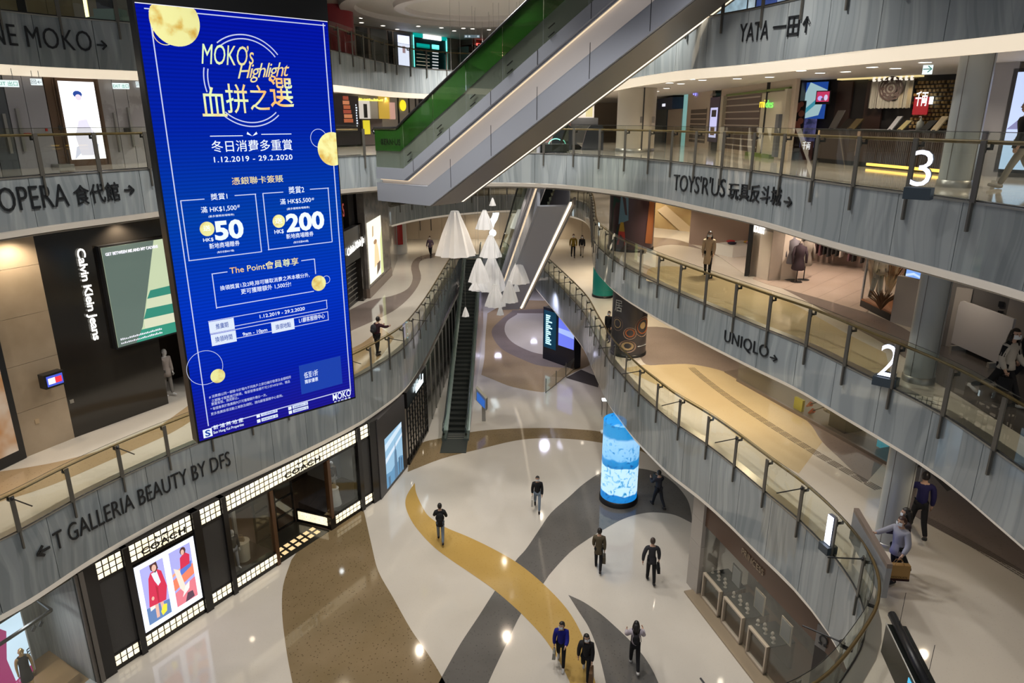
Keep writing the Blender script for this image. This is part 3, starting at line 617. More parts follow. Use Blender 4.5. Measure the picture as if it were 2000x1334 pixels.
# ------------------------------------------------------------------ boutique with lit glass-block bands
Z0 = Z[0]
K = Plane(P(224, 1313, Z0), P(745, 972, Z0)); KL = K.L
TILE = noise_mat('glass_block', (1, .86, .58), (1, .93, .74), 3, 2, .25, emit=.92)
FRM = M('black_shopfront', (.012, .011, .011), .22)
shop = thing('shopfront', 'black boutique front with lit glass-block bands and two dark window bays', 'shopfront', K.pt(0, Z0))
def kz(v): return 15-(15-v)*1.0467
def ka(v): return v*1.0467
for a0, a1 in ((-.42, .05), (.80, .98), (2.97, 3.23), (4.0, 4.17), (10.1, 10.3), (10.8, 11.29)):
    K.part('pilaster', (ka(a0), ka(a1), Z0, 3.06), FRM, shop, -.3, .08)
K.part('pilaster_trim', (ka(-.42), ka(-.3), Z0, 3.05), M('grey_stone_trim', (.16, .14, .12), .4), shop, .08, .12)
hz0, hz1 = 2.46, 3.04; bz0, bz1 = Z0+.14, Z0+.52
K.part('header_box', (ka(.05), ka(10.8), hz0-.10, 3.06), FRM, shop, -.3, .0)
for a0, a1 in ((.05, .80), (.98, 2.97), (3.23, 4.0), (4.17, 5.93), (8.6, 10.1), (10.3, 10.8)): K.part('base_box', (ka(a0), ka(a1), Z0, bz1+.05), FRM, shop, -.25, .0)
tile_me = [None]
def tiles(a0, a1, z0, z1, rows, cell=.2, pl=K, d=.0):
    a0, a1 = ka(a0)+.015, ka(a1)-.015; n = max(1, round((a1-a0)/cell)); w = (a1-a0)/n; h = (z1-z0)/rows
    for i in range(n):
        for j in range(rows):
            mb = MB(); g = .017; A0, A1, B0, B1 = a0+w*i+g, a0+w*(i+1)-g, z0+h*j+g, z0+h*(j+1)-g; b = .02
            mb.hexa([pl.pt(A0, B0, d), pl.pt(A1, B0, d), pl.pt(A1, B1, d), pl.pt(A0, B1, d)], [pl.pt(A0+b, B0+b, d+.03), pl.pt(A1-b, B0+b, d+.03), pl.pt(A1-b, B1-b, d+.03), pl.pt(A0+b, B1-b, d+.03)])
            mb.build('glass_block', TILE, shop)
for a0, a1 in ((.05, .80), (.98, 2.97), (3.23, 4.0), (4.17, 10.1), (10.3, 10.8)): tiles(a0, a1, hz0, hz1, 3)
for a0, a1 in ((.05, .80), (.98, 2.97), (3.23, 4.0), (4.17, 5.93), (8.68, 10.1), (10.3, 10.8)): tiles(a0, a1, bz0, bz1, 2)
GRILL = noise_mat('dark_mesh_panel', (.035, .033, .032), (.06, .057, .055), 90, 2, .45)
for a0, a1 in ((.05, .80), (3.23, 4.0), (10.3, 10.8)): K.part('mesh_panel', (ka(a0), ka(a1), bz1+.05, hz0-.1), GRILL, shop, -.12, -.02)
# lit poster box
r = (ka(.98), ka(2.97), bz1+.08, hz0-.14)
po = thing('lightbox', 'lit fashion poster box of two pictures below the boutique name', 'lightbox', K.pt(r[0], r[2]))
K.part('frame', r, FRM, po, -.1, .02)
K.part('light_panel', (r[0]+.05, r[1]-.05, r[2]+.05, r[3]-.04), E('poster_white', (.78, .84, 1), 1.5), po, .0, .03)
def picture(pl, parent, r, shapes, d=.032, bg=None):    # shapes: (colour, [(x,y)...]) in unit square
    if bg: parent = pl.part('picture', r, E('pic_%.2f_%.2f_%.2f' % bg, bg, 1.0), parent, d-.004, d)
    for i, (c, poly) in enumerate(shapes):
        mb = MB(); vs = [pl.pt(r[0]+(r[1]-r[0])*x, r[2]+(r[3]-r[2])*y, d+.0015*(i+1)) for x, y in poly]
        mb.add(vs, [tuple(t) for t in tessellate_polygon([[Vector((x, y, 0)) for x, y in poly]])]); mb.build('picture_shape', E('pic_%.2f_%.2f_%.2f' % c, c, 1.0), parent)
H1 = (r[0]+.2, r[0]+.95, r[2]+.22, r[3]-.2); H2 = (r[0]+1.15, r[1]-.2, r[2]+.25, r[3]-.18)
def ell(cx, cy, rx, ry, n=10): return [(cx+rx*math.cos(2*math.pi*i/n), cy+ry*math.sin(2*math.pi*i/n)) for i in range(n)]
RED, HAIR, FLESH = (.62, .03, .08), (.08, .03, .03), (.75, .45, .36)
picture(K, po, H1, [((.12, .22, .45), [(0, 0), (1, 0), (1, .25), (0, .3)]), ((.85, .8, .75), [(.15, .22), (.5, .25), (.5, .32), (.15, .3)]), (FLESH, [(.35, .05), (.48, .05), (.5, .3), (.36, .3)]), (FLESH, [(.62, .05), (.74, .06), (.72, .3), (.58, .3)]),
    (RED, [(.12, .3), (.85, .27), (.98, .5), (.85, .8), (.7, .86), (.4, .86), (.28, .78), (.2, .55)]), ((.75, .78, .95), [(.42, .84), (.66, .84), (.75, .62), (.62, .58), (.5, .7)]), (HAIR, [(.42, .9), (.4, .99), (.7, 1), (.74, .88), (.6, .82)]), (FLESH, ell(.57, .91, .1, .06)), (FLESH, ell(.32, .42, .06, .035)), ((.85, .75, .05), [(.55, .12), (.7, .22), (.85, .2), (.8, .08), (.6, .04)]), ((.45, .02, .05), [(.5, .3), (.56, .3), (.6, .55), (.5, .62)])], bg=(.42, .42, .85))
picture(K, po, H2, [((.80, .22, .12), [(0, .3), (1, .42), (1, .62), (0, .5)]), ((.85, .35, .2), [(0, .55), (.8, .66), (.8, .7), (0, .6)]), ((.75, .2, .25), [(0, 0), (1, 0), (1, .36), (0, .26)]), ((.1, .05, .08), [(.4, 0), (.85, .02), (.8, .14), (.55, .15)]), ((.1, .18, .6), [(.35, .5), (.9, .58), (.95, .68), (.4, .64)]),
    (RED, [(.4, .62), (.85, .64), (.9, .8), (.7, .88), (.45, .82)]), ((.8, .72, .62), [(.1, .7), (.35, .62), (.5, .3), (.62, .2), (.45, .16), (.25, .3)]), ((.85, .8, .78), [(.3, .12), (.66, .22), (.72, .34), (.5, .3)]), (HAIR, ell(.62, .92, .14, .07)), (FLESH, ell(.6, .9, .08, .05))], bg=(.40, .40, .80))
for bl, br in (((272, 1067), (358, 1022)), ((554, 931), (624, 899))):
    t = thing('shop_name', 'black serif boutique name on the lit blocks %s' % ('above the poster box' if bl[0] < 300 else 'above the glass doors'), 'sign', K.pt(K.az(*bl)[0], 2.6))
    a0 = K.az(*bl)[0]; a1 = K.az(*br)[0]; zt = 2.56; K.textm('COACH', a0, a1, zt, .21, LETTER, t, .045, offset=.02, spacing=1.15)
    K.textm('NEW YORK', a0+(a1-a0)*.3, a0+(a1-a0)*.72, zt-.07, .04, LETTER, t, .045)
    am = (a0+a1)/2; mb = MB()                            # carriage emblem: horse, box, wheels
    K.bx(mb, am-.02, am+.16, zt+.30, zt+.36, .04, .05); disc(K, mb, am+.02, zt+.28, .045, .05, 12, rin=.03); disc(K, mb, am+.14, zt+.28, .05, .05, 12, rin=.035)
    K.bx(mb, am-.22, am-.1, zt+.30, zt+.34, .04, .05); K.bx(mb, am-.24, am-.2, zt+.33, zt+.38, .04, .05); K.bx(mb, am-.21, am-.195, zt+.25, zt+.31, .04, .05); K.bx(mb, am-.12, am-.105, zt+.25, zt+.31, .04, .05); K.bx(mb, am-.1, am-.02, zt+.32, zt+.33, .04, .05)
    mb.build('emblem', LETTER, t)
# windows, posts, recess
WOOD = M('bronze_wood', (.11, .05, .02), .35)
for a0, a1, nm in ((4.17, 5.85, 'window_pane'), (8.7, 10.1, 'window_pane')): K.part(nm, (ka(a0), ka(a1), bz1+.05, hz0-.1), SHOPGLASS, shop, -.04, -.02)
for a in (5.85, 8.5): K.part('window_post', (ka(a), ka(a+.14), Z0+(.5 if a > 8 else 0), hz0-.1), WOOD, shop, -.18, .04)
def prismp(pl, parent, name, pts, z0, z1, mat):         # plan polygon given as (a, off)
    mb = MB(); mb.prism([pl.pt(a, 0, o)[:2] for a, o in pts], z0, z1); return mb.build(name, mat, parent)
prismp(K, shop, 'corner_base', [(ka(8.45), .02), (ka(8.72), .02), (ka(8.72), -.25), (ka(8.45), -.25)], Z0, bz1+.06, FRM)
# angled recess: returns either side and the doors 1.7 m in
R1 = Plane(K.pt(ka(8.5), 0, -.02), K.pt(ka(8.2), 0, -1.75), face=K.pt(ka(7), 0, 0)); R1.part('base_box', (.1, 1.7, Z0, bz1+.05), FRM, shop, -.1, 0); 
def tiles2(pl, a0, a1, z0, z1, rows, n):
    w = (a1-a0)/n; h = (z1-z0)/rows
    for i in range(n):
        for j in range(rows):
            mb = MB(); pl.bx(mb, a0+w*i+.012, a0+w*(i+1)-.012, z0+h*j+.012, z0+h*(j+1)-.012, 0, .025); mb.build('glass_block', TILE, shop)
tiles2(R1, .15, 1.6, bz0, bz1, 2, 7); R1.part('window_pane', (.05, 1.7, bz1+.05, hz0-.1), SHOPGLASS, shop, -.03, -.01)
R2 = Plane(K.pt(ka(5.98), 0, -.02), K.pt(ka(6.3), 0, -1.75), face=K.pt(ka(7), 0, 0)); R2.part('window_pane', (.05, 1.7, Z0+.1, hz0-.1), SHOPGLASS, shop, -.03, -.01)
DR = Plane(K.pt(ka(6.3), 0, -1.75), K.pt(ka(8.2), 0, -1.75))
for i in range(2):
    d = DR.part('door_leaf', (.05+i*1.0, .98+i*1.0, Z0+.02, 1.9), SHOPGLASS, shop, -.03, 0)
    for q in ((.05, .11), (.92, .98)): DR.part('door_stile', (q[0]+i, q[1]+i, Z0+.02, 1.9), FRM, d, -.04, .02)
    for zz in (Z0+.02, Z0+.55, Z0+1.3, 1.84): DR.part('door_rail', (.05+i, .98+i, zz, zz+.06), FRM, d, -.04, .02)
prismp(K, shop, 'entrance_mat', [(ka(5.95), -.02), (ka(8.4), -.02), (ka(8.2), -1.7), (ka(6.3), -1.7)], Z0+.002, Z0+.012, M('entrance_dark', (.03, .027, .02), .14))
for i in range(7):
    for j in range(2):
        x = 6.1+i*.31+j*.05; mb = MB(); mb.prism([K.pt(ka(x+p), 0, -.28-j*.32-q)[:2] for p, q in ((0, 0), (.2, 0), (.22, .2), (.02, .2))], Z0+.012, Z0+.02); mb.build('floor_light', E('warm_floor_light', (1, .72, .36), .8), shop)  # glowing squares paint the header blocks' reflection onto the dark mat
inn = thing('shop_interior', 'dark boutique interior behind the glass-block front', 'shop interior', K.pt(ka(4), Z0, -4))
BROWNW = M('shop_brown', (.05, .032, .022), .5)
for nm, a0, a1, d0, d1, z0, z1, mt in (('back_wall', 0, 11.5, -4.4, -4.3, Z0, 3.05, BROWNW), ('inner_floor', 4.1, 11.2, -4.3, -.1, Z0, Z0+.004, M('shop_floor', (.10, .07, .05), .3)), ('soffit', 0, 11.5, -4.3, -.3, 2.9, 3.0, BROWNW), ('side_wall', 4.0, 4.1, -4.3, -.25, Z0, 3.0, BROWNW), ('side_wall', 11.1, 11.2, -4.3, -.25, Z0, 3.0, M('pale_panel', (.42, .42, .40), .5)), ('white_panel', 10.5, 11.05, -2.2, -2.1, Z0+.3, 2.4, MC['pale_panel']), ('display_column', 5.15, 5.27, -1.3, -1.2, Z0, 2.6, MC['pale_panel']), ('plinth_floor', 4.17, 5.9, -1.8, -.1, Z0, bz1, BROWNW), ('plinth_floor', 8.7, 11.1, -2.1, -.1, Z0, bz1, M('plinth_dark', (.07, .06, .06), .5))):
    K.part(nm, (ka(a0), ka(a1), z0, z1), mt, inn, d0, d1)
for j in range(4): K.part('lit_shelf', (ka(6.7), ka(7.9), .3+j*.45, .34+j*.45), E('shelf_glow', (1, .72, .52), .7), inn, -4.3, -4.0)
for j in range(4): K.part('shelf_goods', (ka(6.8+.2*j), ka(7.2+.2*j), .34+j*.45, .56+j*.45), M('leather_goods', (.35, .12, .08), .5), inn, -4.25, -4.05)
def pedestal(pl, a, d, z, r0, r1, h, label, mat, bag=True):
    c = pl.pt(a, z, d); t = thing('pedestal', label, 'display stand', c); mb = MB(); mb.lathe([(r0, 0), (r1, h-.03), (r1+.02, h-.03), (r1+.02, h), (0.001, h)], c, 24); mb.build('drum', mat, t, smooth=False)
    if bag:
        b = thing('handbag', 'small tan handbag on the %s' % ('cream round pedestal' if 'round' in label else 'white cone pedestal'), 'handbag', (c[0], c[1], c[2]+h)); q = MB(); q.hexa([(c[0]-.12, c[1]-.05, c[2]+h), (c[0]+.12, c[1]-.05, c[2]+h), (c[0]+.12, c[1]+.05, c[2]+h), (c[0]-.12, c[1]+.05, c[2]+h)], [(c[0]-.1, c[1]-.03, c[2]+h+.17), (c[0]+.1, c[1]-.03, c[2]+h+.17), (c[0]+.1, c[1]+.03, c[2]+h+.17), (c[0]-.1, c[1]+.03, c[2]+h+.17)])
        q.build('bag_body', M('tan_leather', (.45, .33, .2), .5), b); q = MB(); q.tube([(c[0]-.07, c[1], c[2]+h+.17), (c[0]-.05, c[1], c[2]+h+.25), (c[0]+.05, c[1], c[2]+h+.25), (c[0]+.07, c[1], c[2]+h+.17)], .008, 5); q.build('handle', M('tan_leather', (0, 0, 0)), b)
pedestal(K, ka(5.05), -.75, bz1, .24, .27, .75, 'cream round pedestal in the left boutique window', M('cream_drum', (.62, .55, .42), .4))
pedestal(K, ka(9.35), -.7, bz1, .3, .2, .75, 'white cone pedestal in the right boutique window', WHITE)
MANN = M('mannequin_grey', (.32, .33, .36), .35)
def mannequin(label, at, face, H=1.75, top=(.03, .03, .035), legs=(.03, .03, .035), skm=None, coat=0, stand=True, **k):
    return person(label, 0, 0, 0, face, H, top, legs, hs='none', mask=False, at=at, name='mannequin', cat='mannequin', skinm=skm or MANN, stride=6, bend=(2, 6), arms=((4, 6, 8), (-4, 6, 8)), coat=coat, facem=False, shoes=None, **k)
mannequin('mannequin in black and silver outfit in the left boutique window', K.pt(ka(4.55), bz1, -.5), 235, 1.55, (.04, .04, .05), (.35, .36, .4), WHITE and M('mannequin_white', (.7, .68, .66), .4))
mannequin('mannequin in brown jacket and white bag in the right boutique window', K.pt(ka(9.5), bz1+.3, -.9), 235, 1.5, (.10, .07, .05), (.5, .48, .46), M('mannequin_white', (.7, .68, .66), .4))
spot(*K.pt(ka(5), 2.3, -.8), 14, (1, .8, .6), 2.2); spot(*K.pt(ka(9.6), 2.3, -.9), 26, (.9, .95, 1), 2.2); spot(*K.pt(ka(7.4), 2.3, -3), 40, (1, .75, .5), 2.4)

# ------------------------------------------------------------------ perfume shop window, lower left corner
Q = Plane(K.pt(-.45, 0, .02), K.pt(-4.4, 0, .75)); Q.n = K.n.copy()
sw = thing('shopfront', 'wide glass shop window with pale curtain walls in the lower left corner', 'shopfront', Q.pt(0, Z0))
Q.part('window_pane', (.1, 3.9, Z0+.1, 3.0), SHOPGLASS, sw, -.02, 0); Q.part('side_post', (0, .1, Z0, 3.0), M('grey_stone_trim', (0, 0, 0)), sw, -.2, .05); Q.part('sill', (0, 4, Z0, Z0+.1), WHITE, sw, -.3, .04)
CURT = noise_mat('pale_curtain', (.30, .32, .30), (.40, .41, .38), 3, 2, .6, stretch=(4, 4, .3))
Q.part('inner_side_wall', (.02, .12, Z0, 3.0), CURT, sw, -2.6, -.02); Q.part('inner_back_wall', (-.2, 5, Z0, 3.0), CURT, sw, -2.7, -2.6); Q.part('inner_ceiling', (0, 5, 2.9, 3.0), DARK, sw, -2.6, -.1); Q.part('inner_floor', (.1, 4, Z0, Z0+.05), M('oak_floor', (.45, .28, .12), .4), sw, -2.6, -.02)
Q.part('step_box', (.3, 1.2, Z0+.05, Z0+.35), M('oak_floor', (0, 0, 0)), sw, -1.6, -.5)
B = Plane(Q.pt(.9, 0, -1.9), Q.pt(3.6, 0, -1.0)); B.n = K.n.copy()
lb = thing('lightbox', 'tall lit perfume poster with two women in the corner shop window', 'lightbox', B.pt(0, Z0+.3)); rr = (0.0, 2.6, Z0+.35, 2.25)
B.part('frame', (rr[0]-.05, rr[1]+.05, rr[2]-.05, rr[3]+.05), WHITE, lb, -.1, .0)
picture(B, lb, rr, [((.30, .03, .13), [(.25, 0), (.62, 0), (.6, .3), (.66, .6), (.62, .86), (.5, .95), (.36, .88), (.22, .7), (.3, .4)]), ((.75, .62, .72), [(.66, 0), (.98, 0), (.97, .5), (.86, .78), (.72, .72), (.66, .4)]), ((.07, .04, .05), ell(.46, .9, .1, .08)), (FLESH, ell(.50, .83, .07, .06)), ((.1, .06, .07), ell(.80, .86, .08, .05)), (FLESH, ell(.82, .80, .06, .05)), (FLESH, [(.6, .62), (.72, .8), (.75, .76), (.64, .56)]), (FLESH, [(.8, .3), (.87, .32), (.84, .18), (.78, .2)]), ((.35, .02, .12), [(0, 0), (.62, 0), (.6, .07), (0, .09)])], .004, bg=(.62, .80, .95))
E('soft_white', (.9, .9, 1), .8); marks(B, lb, .5, 1.6, Z0+.43, Z0+.53, 9, E('mauve_mark', (.5, .2, .35), .8), .03, seed=5); B.textm('E', .12, .02, Z0+.95, .2, LETTER, lb, .03)
mn = mannequin('gold-headed dress form in black sequined dress in the corner window', Q.pt(1.55, Z0+.62, -.75), 230, 1.5, (.03, .028, .026), None, M('gold_mannequin', (.55, .38, .18), .3, .8), skirt=.22, hem=(.03, .028, .026), sleeves=False)
fr = thing('lighting_frame', 'black ceiling light frame with two small spotlights above the corner poster', 'light frame', Q.pt(1.8, 2.2, -.6)); q = MB()
pts = [Q.pt(.7, 2.2, -.35), Q.pt(3.4, 2.2, -.35), Q.pt(3.4, 2.2, -1.2), Q.pt(.7, 2.2, -1.2)]; q.tube(pts+[pts[0]], .05, 4); q.build('frame', BLACK, fr)
for a in (1.0, 1.2):
    q = MB(); c = Vector(Q.pt(a, 2.05, -.35)); q.tube([c+Vector((0, 0, .15)), c], .01, 5); q.tube([c, c-Vector((.05, .05, .1))], .045, 8); q.build('spotlight', BLACK, fr)
for a, d in ((1.3, -.7), (2.6, -.7)): spot(*Q.pt(a, 2.7, d), 60, (.95, .97, 1), 2.3)

# ------------------------------------------------------------------ dark pillar with tall screen, grid shopfront, glass wall (ground floor)
pil = thing('screen_pillar', 'dark pillar with a tall lit city skyline screen beside the boutique', 'pillar', P(770, 945, Z0))
A1 = P(745, 976, Z0); A2 = P(796, 912, Z0); PP = Plane(A1, A2); PP.part('casing', (0, PP.L, Z0, 3.0), M('dark_casing', (.045, .042, .045), .35), pil, -.5, 0)
rr = PP.rect(750, 848, 788, 912); rs = (rr[0], rr[1], rr[2]-.1, PP.az(785, 822)[1])
picture(PP, pil, rs, [((.10, .25, .42), [(0, 0), (1, 0), (1, .3), (.8, .36), (.7, .28), (.5, .3), (.3, .25), (0, .3)]), ((.55, .68, .80), [(0, .75), (1, .9), (1, 1), (0, .88)]), ((.6, .7, .82), [(0, .5), (1, .72), (1, .78), (0, .6)]), ((.08, .16, .26), [(.45, 0), (.66, 0), (.62, .55), (.58, .6), (.56, .8), (.54, .6), (.5, .55)]), ((.06, .12, .2), [(.72, 0), (.8, 0), (.8, .35), (.72, .35)]), ((.06, .12, .2), [(.85, 0), (.93, 0), (.93, .3), (.85, .3)]), ((.06, .12, .2), [(.1, 0), (.2, 0), (.2, .2), (.1, .2)])], .004, bg=(.26, .45, .62))
GP = Plane(P(800, 908, Z0), P(836, 843, Z0)); gs = thing('shopfront', 'dark lattice shopfront with lit shelves between pillar and glass wall', 'shopfront', GP.pt(0, Z0))
GP.part('base', (0, GP.L, Z0, Z0+.12), FRM, gs, -.2, .03); GP.part('header', (0, GP.L, 2.2, 3.0), FRM, gs, -.2, .03); GP.part('back_wall', (0, GP.L, Z0, 3.0), M('warm_dark', (.09, .065, .045), .5), gs, -1.6, -1.5)
for i in range(9): GP.part('lattice_bar', (GP.L*i/8-.02, GP.L*i/8+.02, Z0+.1, 2.2), BLACK, gs, -.03, .03)
for i in range(7): GP.part('lattice_bar', (0, GP.L, Z0+.4+i*.38, Z0+.43+i*.38), BLACK, gs, -.02, .02)
for i in range(5):
    for j in range(3): GP.part('lit_product', (.3+i*.6, .6+i*.6, .2+j*.6, .38+j*.6), E('warm_product', (1, .8, .6), .6), gs, -1.5, -1.3)
t = thing('neon_sign', 'white handwritten neon sign over the lattice shopfront', 'sign', GP.pt(1, 2.3)); E('neon_white', (.8, .95, 1), 3); g0 = GP.az(808, 768); g1 = GP.az(823, 736); marks(GP, t, g0[0], g1[0], g0[1], g0[1]+.5, 8, MC['neon_white'], .1, seed=3)
GW = Plane(P(836, 843, Z0), P(882, 715, Z0)); gw = thing('glass_wall', 'dark glazed wall running beside the lower escalator', 'glass wall', GW.pt(0, Z0))
GW.part('glazing', (0, GW.L*2, Z0, 3.0), M('dark_glazing', (.05, .05, .04), .08, spec=.8), gw, -.1, 0)
for i in range(14): GW.part('mullion', (i*1.6, i*1.6+.05, Z0, 3.0), STEEL, gw, 0, .04)

# ------------------------------------------------------------------ first gallery left: double-height jeans shop wall
def cfloor(u, v): return P(u, v, Z[1])
bw = [cfloor(-60, 940), cfloor(56, 891), cfloor(146, 855)]
BW = Plane(bw[1], bw[2]); TOPW = 12.28
lw = thing('wall_panel', 'beige stone pier left of the black jeans shop wall', 'wall cladding', BW.pt(0, Z[1]))
BEI = noise_mat('beige_stone', (.36, .28, .19), (.42, .33, .23), 1.2, 4, .4)
for i in range(5): BW.part('stone_panel', (-.1, BW.L, Z[1]+i*1.42, Z[1]+1.41+i*1.42), BEI, lw, -.3, 0)
q = BW.rect(75, 855, 83, 868); BW.part('socket', (q[0], q[0]+.12, Z[1]+.9, Z[1]+1.05), M('tan_leather', (0, 0, 0)), lw, 0, .02)
t = thing('projecting_sign', 'small black projecting box sign with red white blue flag mark', 'sign', BW.pt(.9, 9)); s_ = BW.az(84, 738); ax = .5*(BW.L); az = s_
D = Plane(BW.pt(az[0]-.25, 0, .5), BW.pt(az[0]+.35, 0, .5)); D.part('box', (0, .6, az[1]-.22, az[1]+.22), BLACK, t, -.3, 0); D.part('arm', (.25, .35, az[1]-.05, az[1]+.05), BLACK, t, -.5, -.3)
D.part('blue_panel', (.06, .54, az[1]-.16, az[1]+.16), E('flag_blue', (.05, .08, .5), 1.2), t, 0, .01); D.part('white_flag', (.1, .3, az[1]-.09, az[1]+.09), E('flag_white', (1, 1, 1), 1.6), t, .01, .015); D.part('red_flag', (.3, .5, az[1]-.09, az[1]+.09), E('flag_red', (.8, .03, .05), 1.2), t, .01, .015)
W0 = Plane(cfloor(-140, 985), bw[1]); far = thing('shopfront', 'dark framed lit shop window at the far left of the first gallery', 'shopfront', W0.pt(0, Z[1]))
w1 = W0.az(28, 800)[0]; W0.part('frame', (0, W0.L+.02, Z[1], TOPW), BEI, far, -.3, -.12); W0.part('window_frame', (0, W0.L-.1, Z[1]+.02, 10.3), BLACK, far, -.12, .06); W0.part('lit_display', (0, W0.L-.3, Z[1]+.35, 10.0), noise_mat('lit_display_mat', (.55, .50, .42), (.35, .16, .05), .8, 3, .5, emit=.35), far, .05, .07)
CK = Plane(bw[2], cfloor(305, 797)); ckp = thing('shopfront', 'glossy black double-height jeans shop wall behind the hanging screen', 'shopfront', CK.pt(0, Z[1]))
GBLK = M('glossy_black_wall', (.02, .017, .014), .12, spec=.6)
sd = CK.az(325, 760)[0]
CK.part('wall_slab', (0, sd, Z[1], TOPW), GBLK, ckp, -.3, 0); CK.part('upper_slab', (sd, sd+7, Z[1]+3.0, TOPW), GBLK, ckp, -.3, 0); CK.part('upper_slab', (sd+1.4, sd+7, Z[1], TOPW), GBLK, ckp, -.3, 0); CK.part('doorway_back', (sd-.3, sd+3.4, Z[1], Z[1]+3.1), BROWNW, ckp, -2.2, -2.1)
t = thing('shop_name', 'white vertical jeans brand lettering on the black wall', 'sign', CK.pt(1, 9)); a_ = CK.az(150, 489); b_ = CK.az(184, 664)
CK.vtext('Calvin Klein Jeans', CK.az(143, 492)[0], a_[1]+.05, b_[1], CK.az(164, 490)[0]-CK.az(143, 492)[0], E('sign_white', (1, .98, .9), 2.0), t, .05, offset=.01, spacing=.92)
t = thing('wall_screen', 'large wall screen showing green bench boards beside the brand lettering', 'screen', CK.pt(3, 9)); a0 = CK.az(190, 485)[0]; ztl = CK.az(188, 484)[1]; zbl = CK.az(222, 678)[1]; r = (a0, a0+3.9, zbl, ztl)
CK.part('casing', (r[0]-.06, r[1], r[2]-.06, r[3]+.06), BLACK, t, 0, .18)
picture(CK, t, (r[0], r[1], r[2], r[3]), [((.03, .22, .16), [(.32, .42), (1, .42), (1, .52), (.36, .5)]), ((.55, .60, .42), [(.30, .32), (1, .30), (1, .42), (.32, .42)]), ((.03, .22, .16), [(.26, .22), (1, .20), (1, .30), (.30, .32)]), ((.60, .62, .45), [(.26, .12), (1, .1), (1, .20), (.26, .22)]), ((.03, .25, .17), [(.1, 0), (1, 0), (1, .1), (.22, .12)]), ((.10, .14, .12), [(0, 0), (.16, 0), (.24, .15), (.32, .45), (.46, 1), (0, 1)]), ((.05, .07, .12), [(.93, .5), (1, .45), (1, .75), (.95, .72)])], .19, bg=(.50, .58, .38))
CK.textm('GET BETWEEN ME AND MY CALVINS', r[0]+.1, r[0]+1.9, r[3]-.27, .1, E('soft_white', (.9, .9, 1), .8), t, .21, offset=.02)
for i in range(2): marks(CK, t, r[0]+.1, r[0]+1.6, r[2]+.22-i*.13, r[2]+.29-i*.13, 24, MC['soft_white'], .21, seed=6+i)
mannequin('pale mannequin standing in the dark doorway of the jeans shop', CK.pt(sd+.45, Z[1], -.6), 250, 1.8, (.35, .30, .27), (.22, .2, .18), M('mannequin_white', (.7, .68, .66), .4), coat=.1)
q = CK.az(136, 785); CK.part('wall_switch', (q[0], q[0]+.12, q[1]-.06, q[1]+.06), STEEL, ckp, 0, .02)
# second stretch, right of the hanging screen
C2 = Plane(cfloor(640, 648), cfloor(717, 582)); c2 = thing('shopfront', 'black jeans shopfront with white lettering and rolling grille right of the screen', 'shopfront', C2.pt(0, Z[1]))
C2.part('wall_slab', (-8, C2.L, Z[1]+2.5, Z[1]+4.3), M('charcoal_panel', (.05, .05, .052), .3), c2, -.3, 0); C2.part('reveal', (-8, C2.L, Z[1], Z[1]+2.6), BLACK, c2, -.5, -.3); C2.part('end_pier', (C2.L-.75, C2.L, Z[1], Z[1]+4.3), GBLK, c2, -.3, .02)
for i in range(8): C2.part('grille_bar', (C2.L-6, C2.L-1.1, Z[1]+.3+i*.28, Z[1]+.33+i*.28), STEEL, c2, -.2, -.17)
for i in range(14): C2.part('grille_link', (C2.L-1.6-i*.33, C2.L-1.58-i*.33, Z[1]+.3+(i % 3)*.56, Z[1]+.58+(i % 3)*.56), STEEL, c2, -.2, -.17)
t = thing('shop_name', 'white jeans brand lettering on the charcoal header right of the screen', 'sign', C2.pt(C2.L-3, 9)); C2.text('Calvin Klein Jeans', (677, 506), (716, 472), .52, E('sign_white', (1, .98, .9), 2.0), t, .05, spacing=.9, offset=.01)
UP = Plane(C2.pt(-8, 0, -.6), C2.pt(C2.L+.2, 0, -.6)); up = thing('window_wall', 'pale upper window with red SALE lettering above the charcoal header', 'window', UP.pt(3, 10))
UP.part('backing', (0, UP.L, Z[1]+4.2, TOPW), noise_mat('shop_upper', (.16, .13, .1), (.25, .2, .14), 1.5, 3, .4), up, -.3, 0); UP.part('dark_pier', (UP.L-1.6, UP.L-.6, Z[1]+3, TOPW), BLACK, up, 0, .3)
UP.text('SALE', (668, 424), (682, 416), .7, E('sale_red', (.6, .12, .1), .5), up, .05)
C3 = Plane(cfloor(722, 583), cfloor(765, 538)); c3 = thing('lightbox_pillar', 'brown stone pillar carrying a tall lit figure poster', 'pillar', C3.pt(0, Z[1]))
MARB = noise_mat('grey_marble', (.12, .11, .10), (.20, .18, .16), 1.6, 6, .15)
C3.part('base', (0, C3.L, Z[1], Z[1]+.55), M('brown_base', (.20, .15, .12), .3), c3, -.4, .05); C3.part('stone_body', (0, C3.L, Z[1]+.55, TOPW), MARB, c3, -.4, 0)
lt = (.3, C3.L*.62, Z[1]+.75, C3.az(723, 428)[1]-.1)
picture(C3, c3, lt, [((.85, .6, .35), [(.35, .2), (.75, .25), (.7, .45), (.6, .62), (.45, .6), (.4, .4)]), ((.35, .2, .1), ell(.5, .62, .12, .04)), ((.12, .08, .06), [(.5, .05), (.75, .12), (.8, .25), (.55, .24)]), ((.5, .35, .2), [(.3, .72), (.4, .74), (.42, .9), (.34, .9)]), ((.6, .65, .3), [(.8, 0), (1, 0), (1, .8), (.85, .6)])], .02, bg=(.95, .93, .78))
C4 = Plane(cfloor(765, 538), (-8.3, 49.5)); C4.part('return_wall', (0, 5.5, Z[1], TOPW), MARB, c3, -.4, 0)
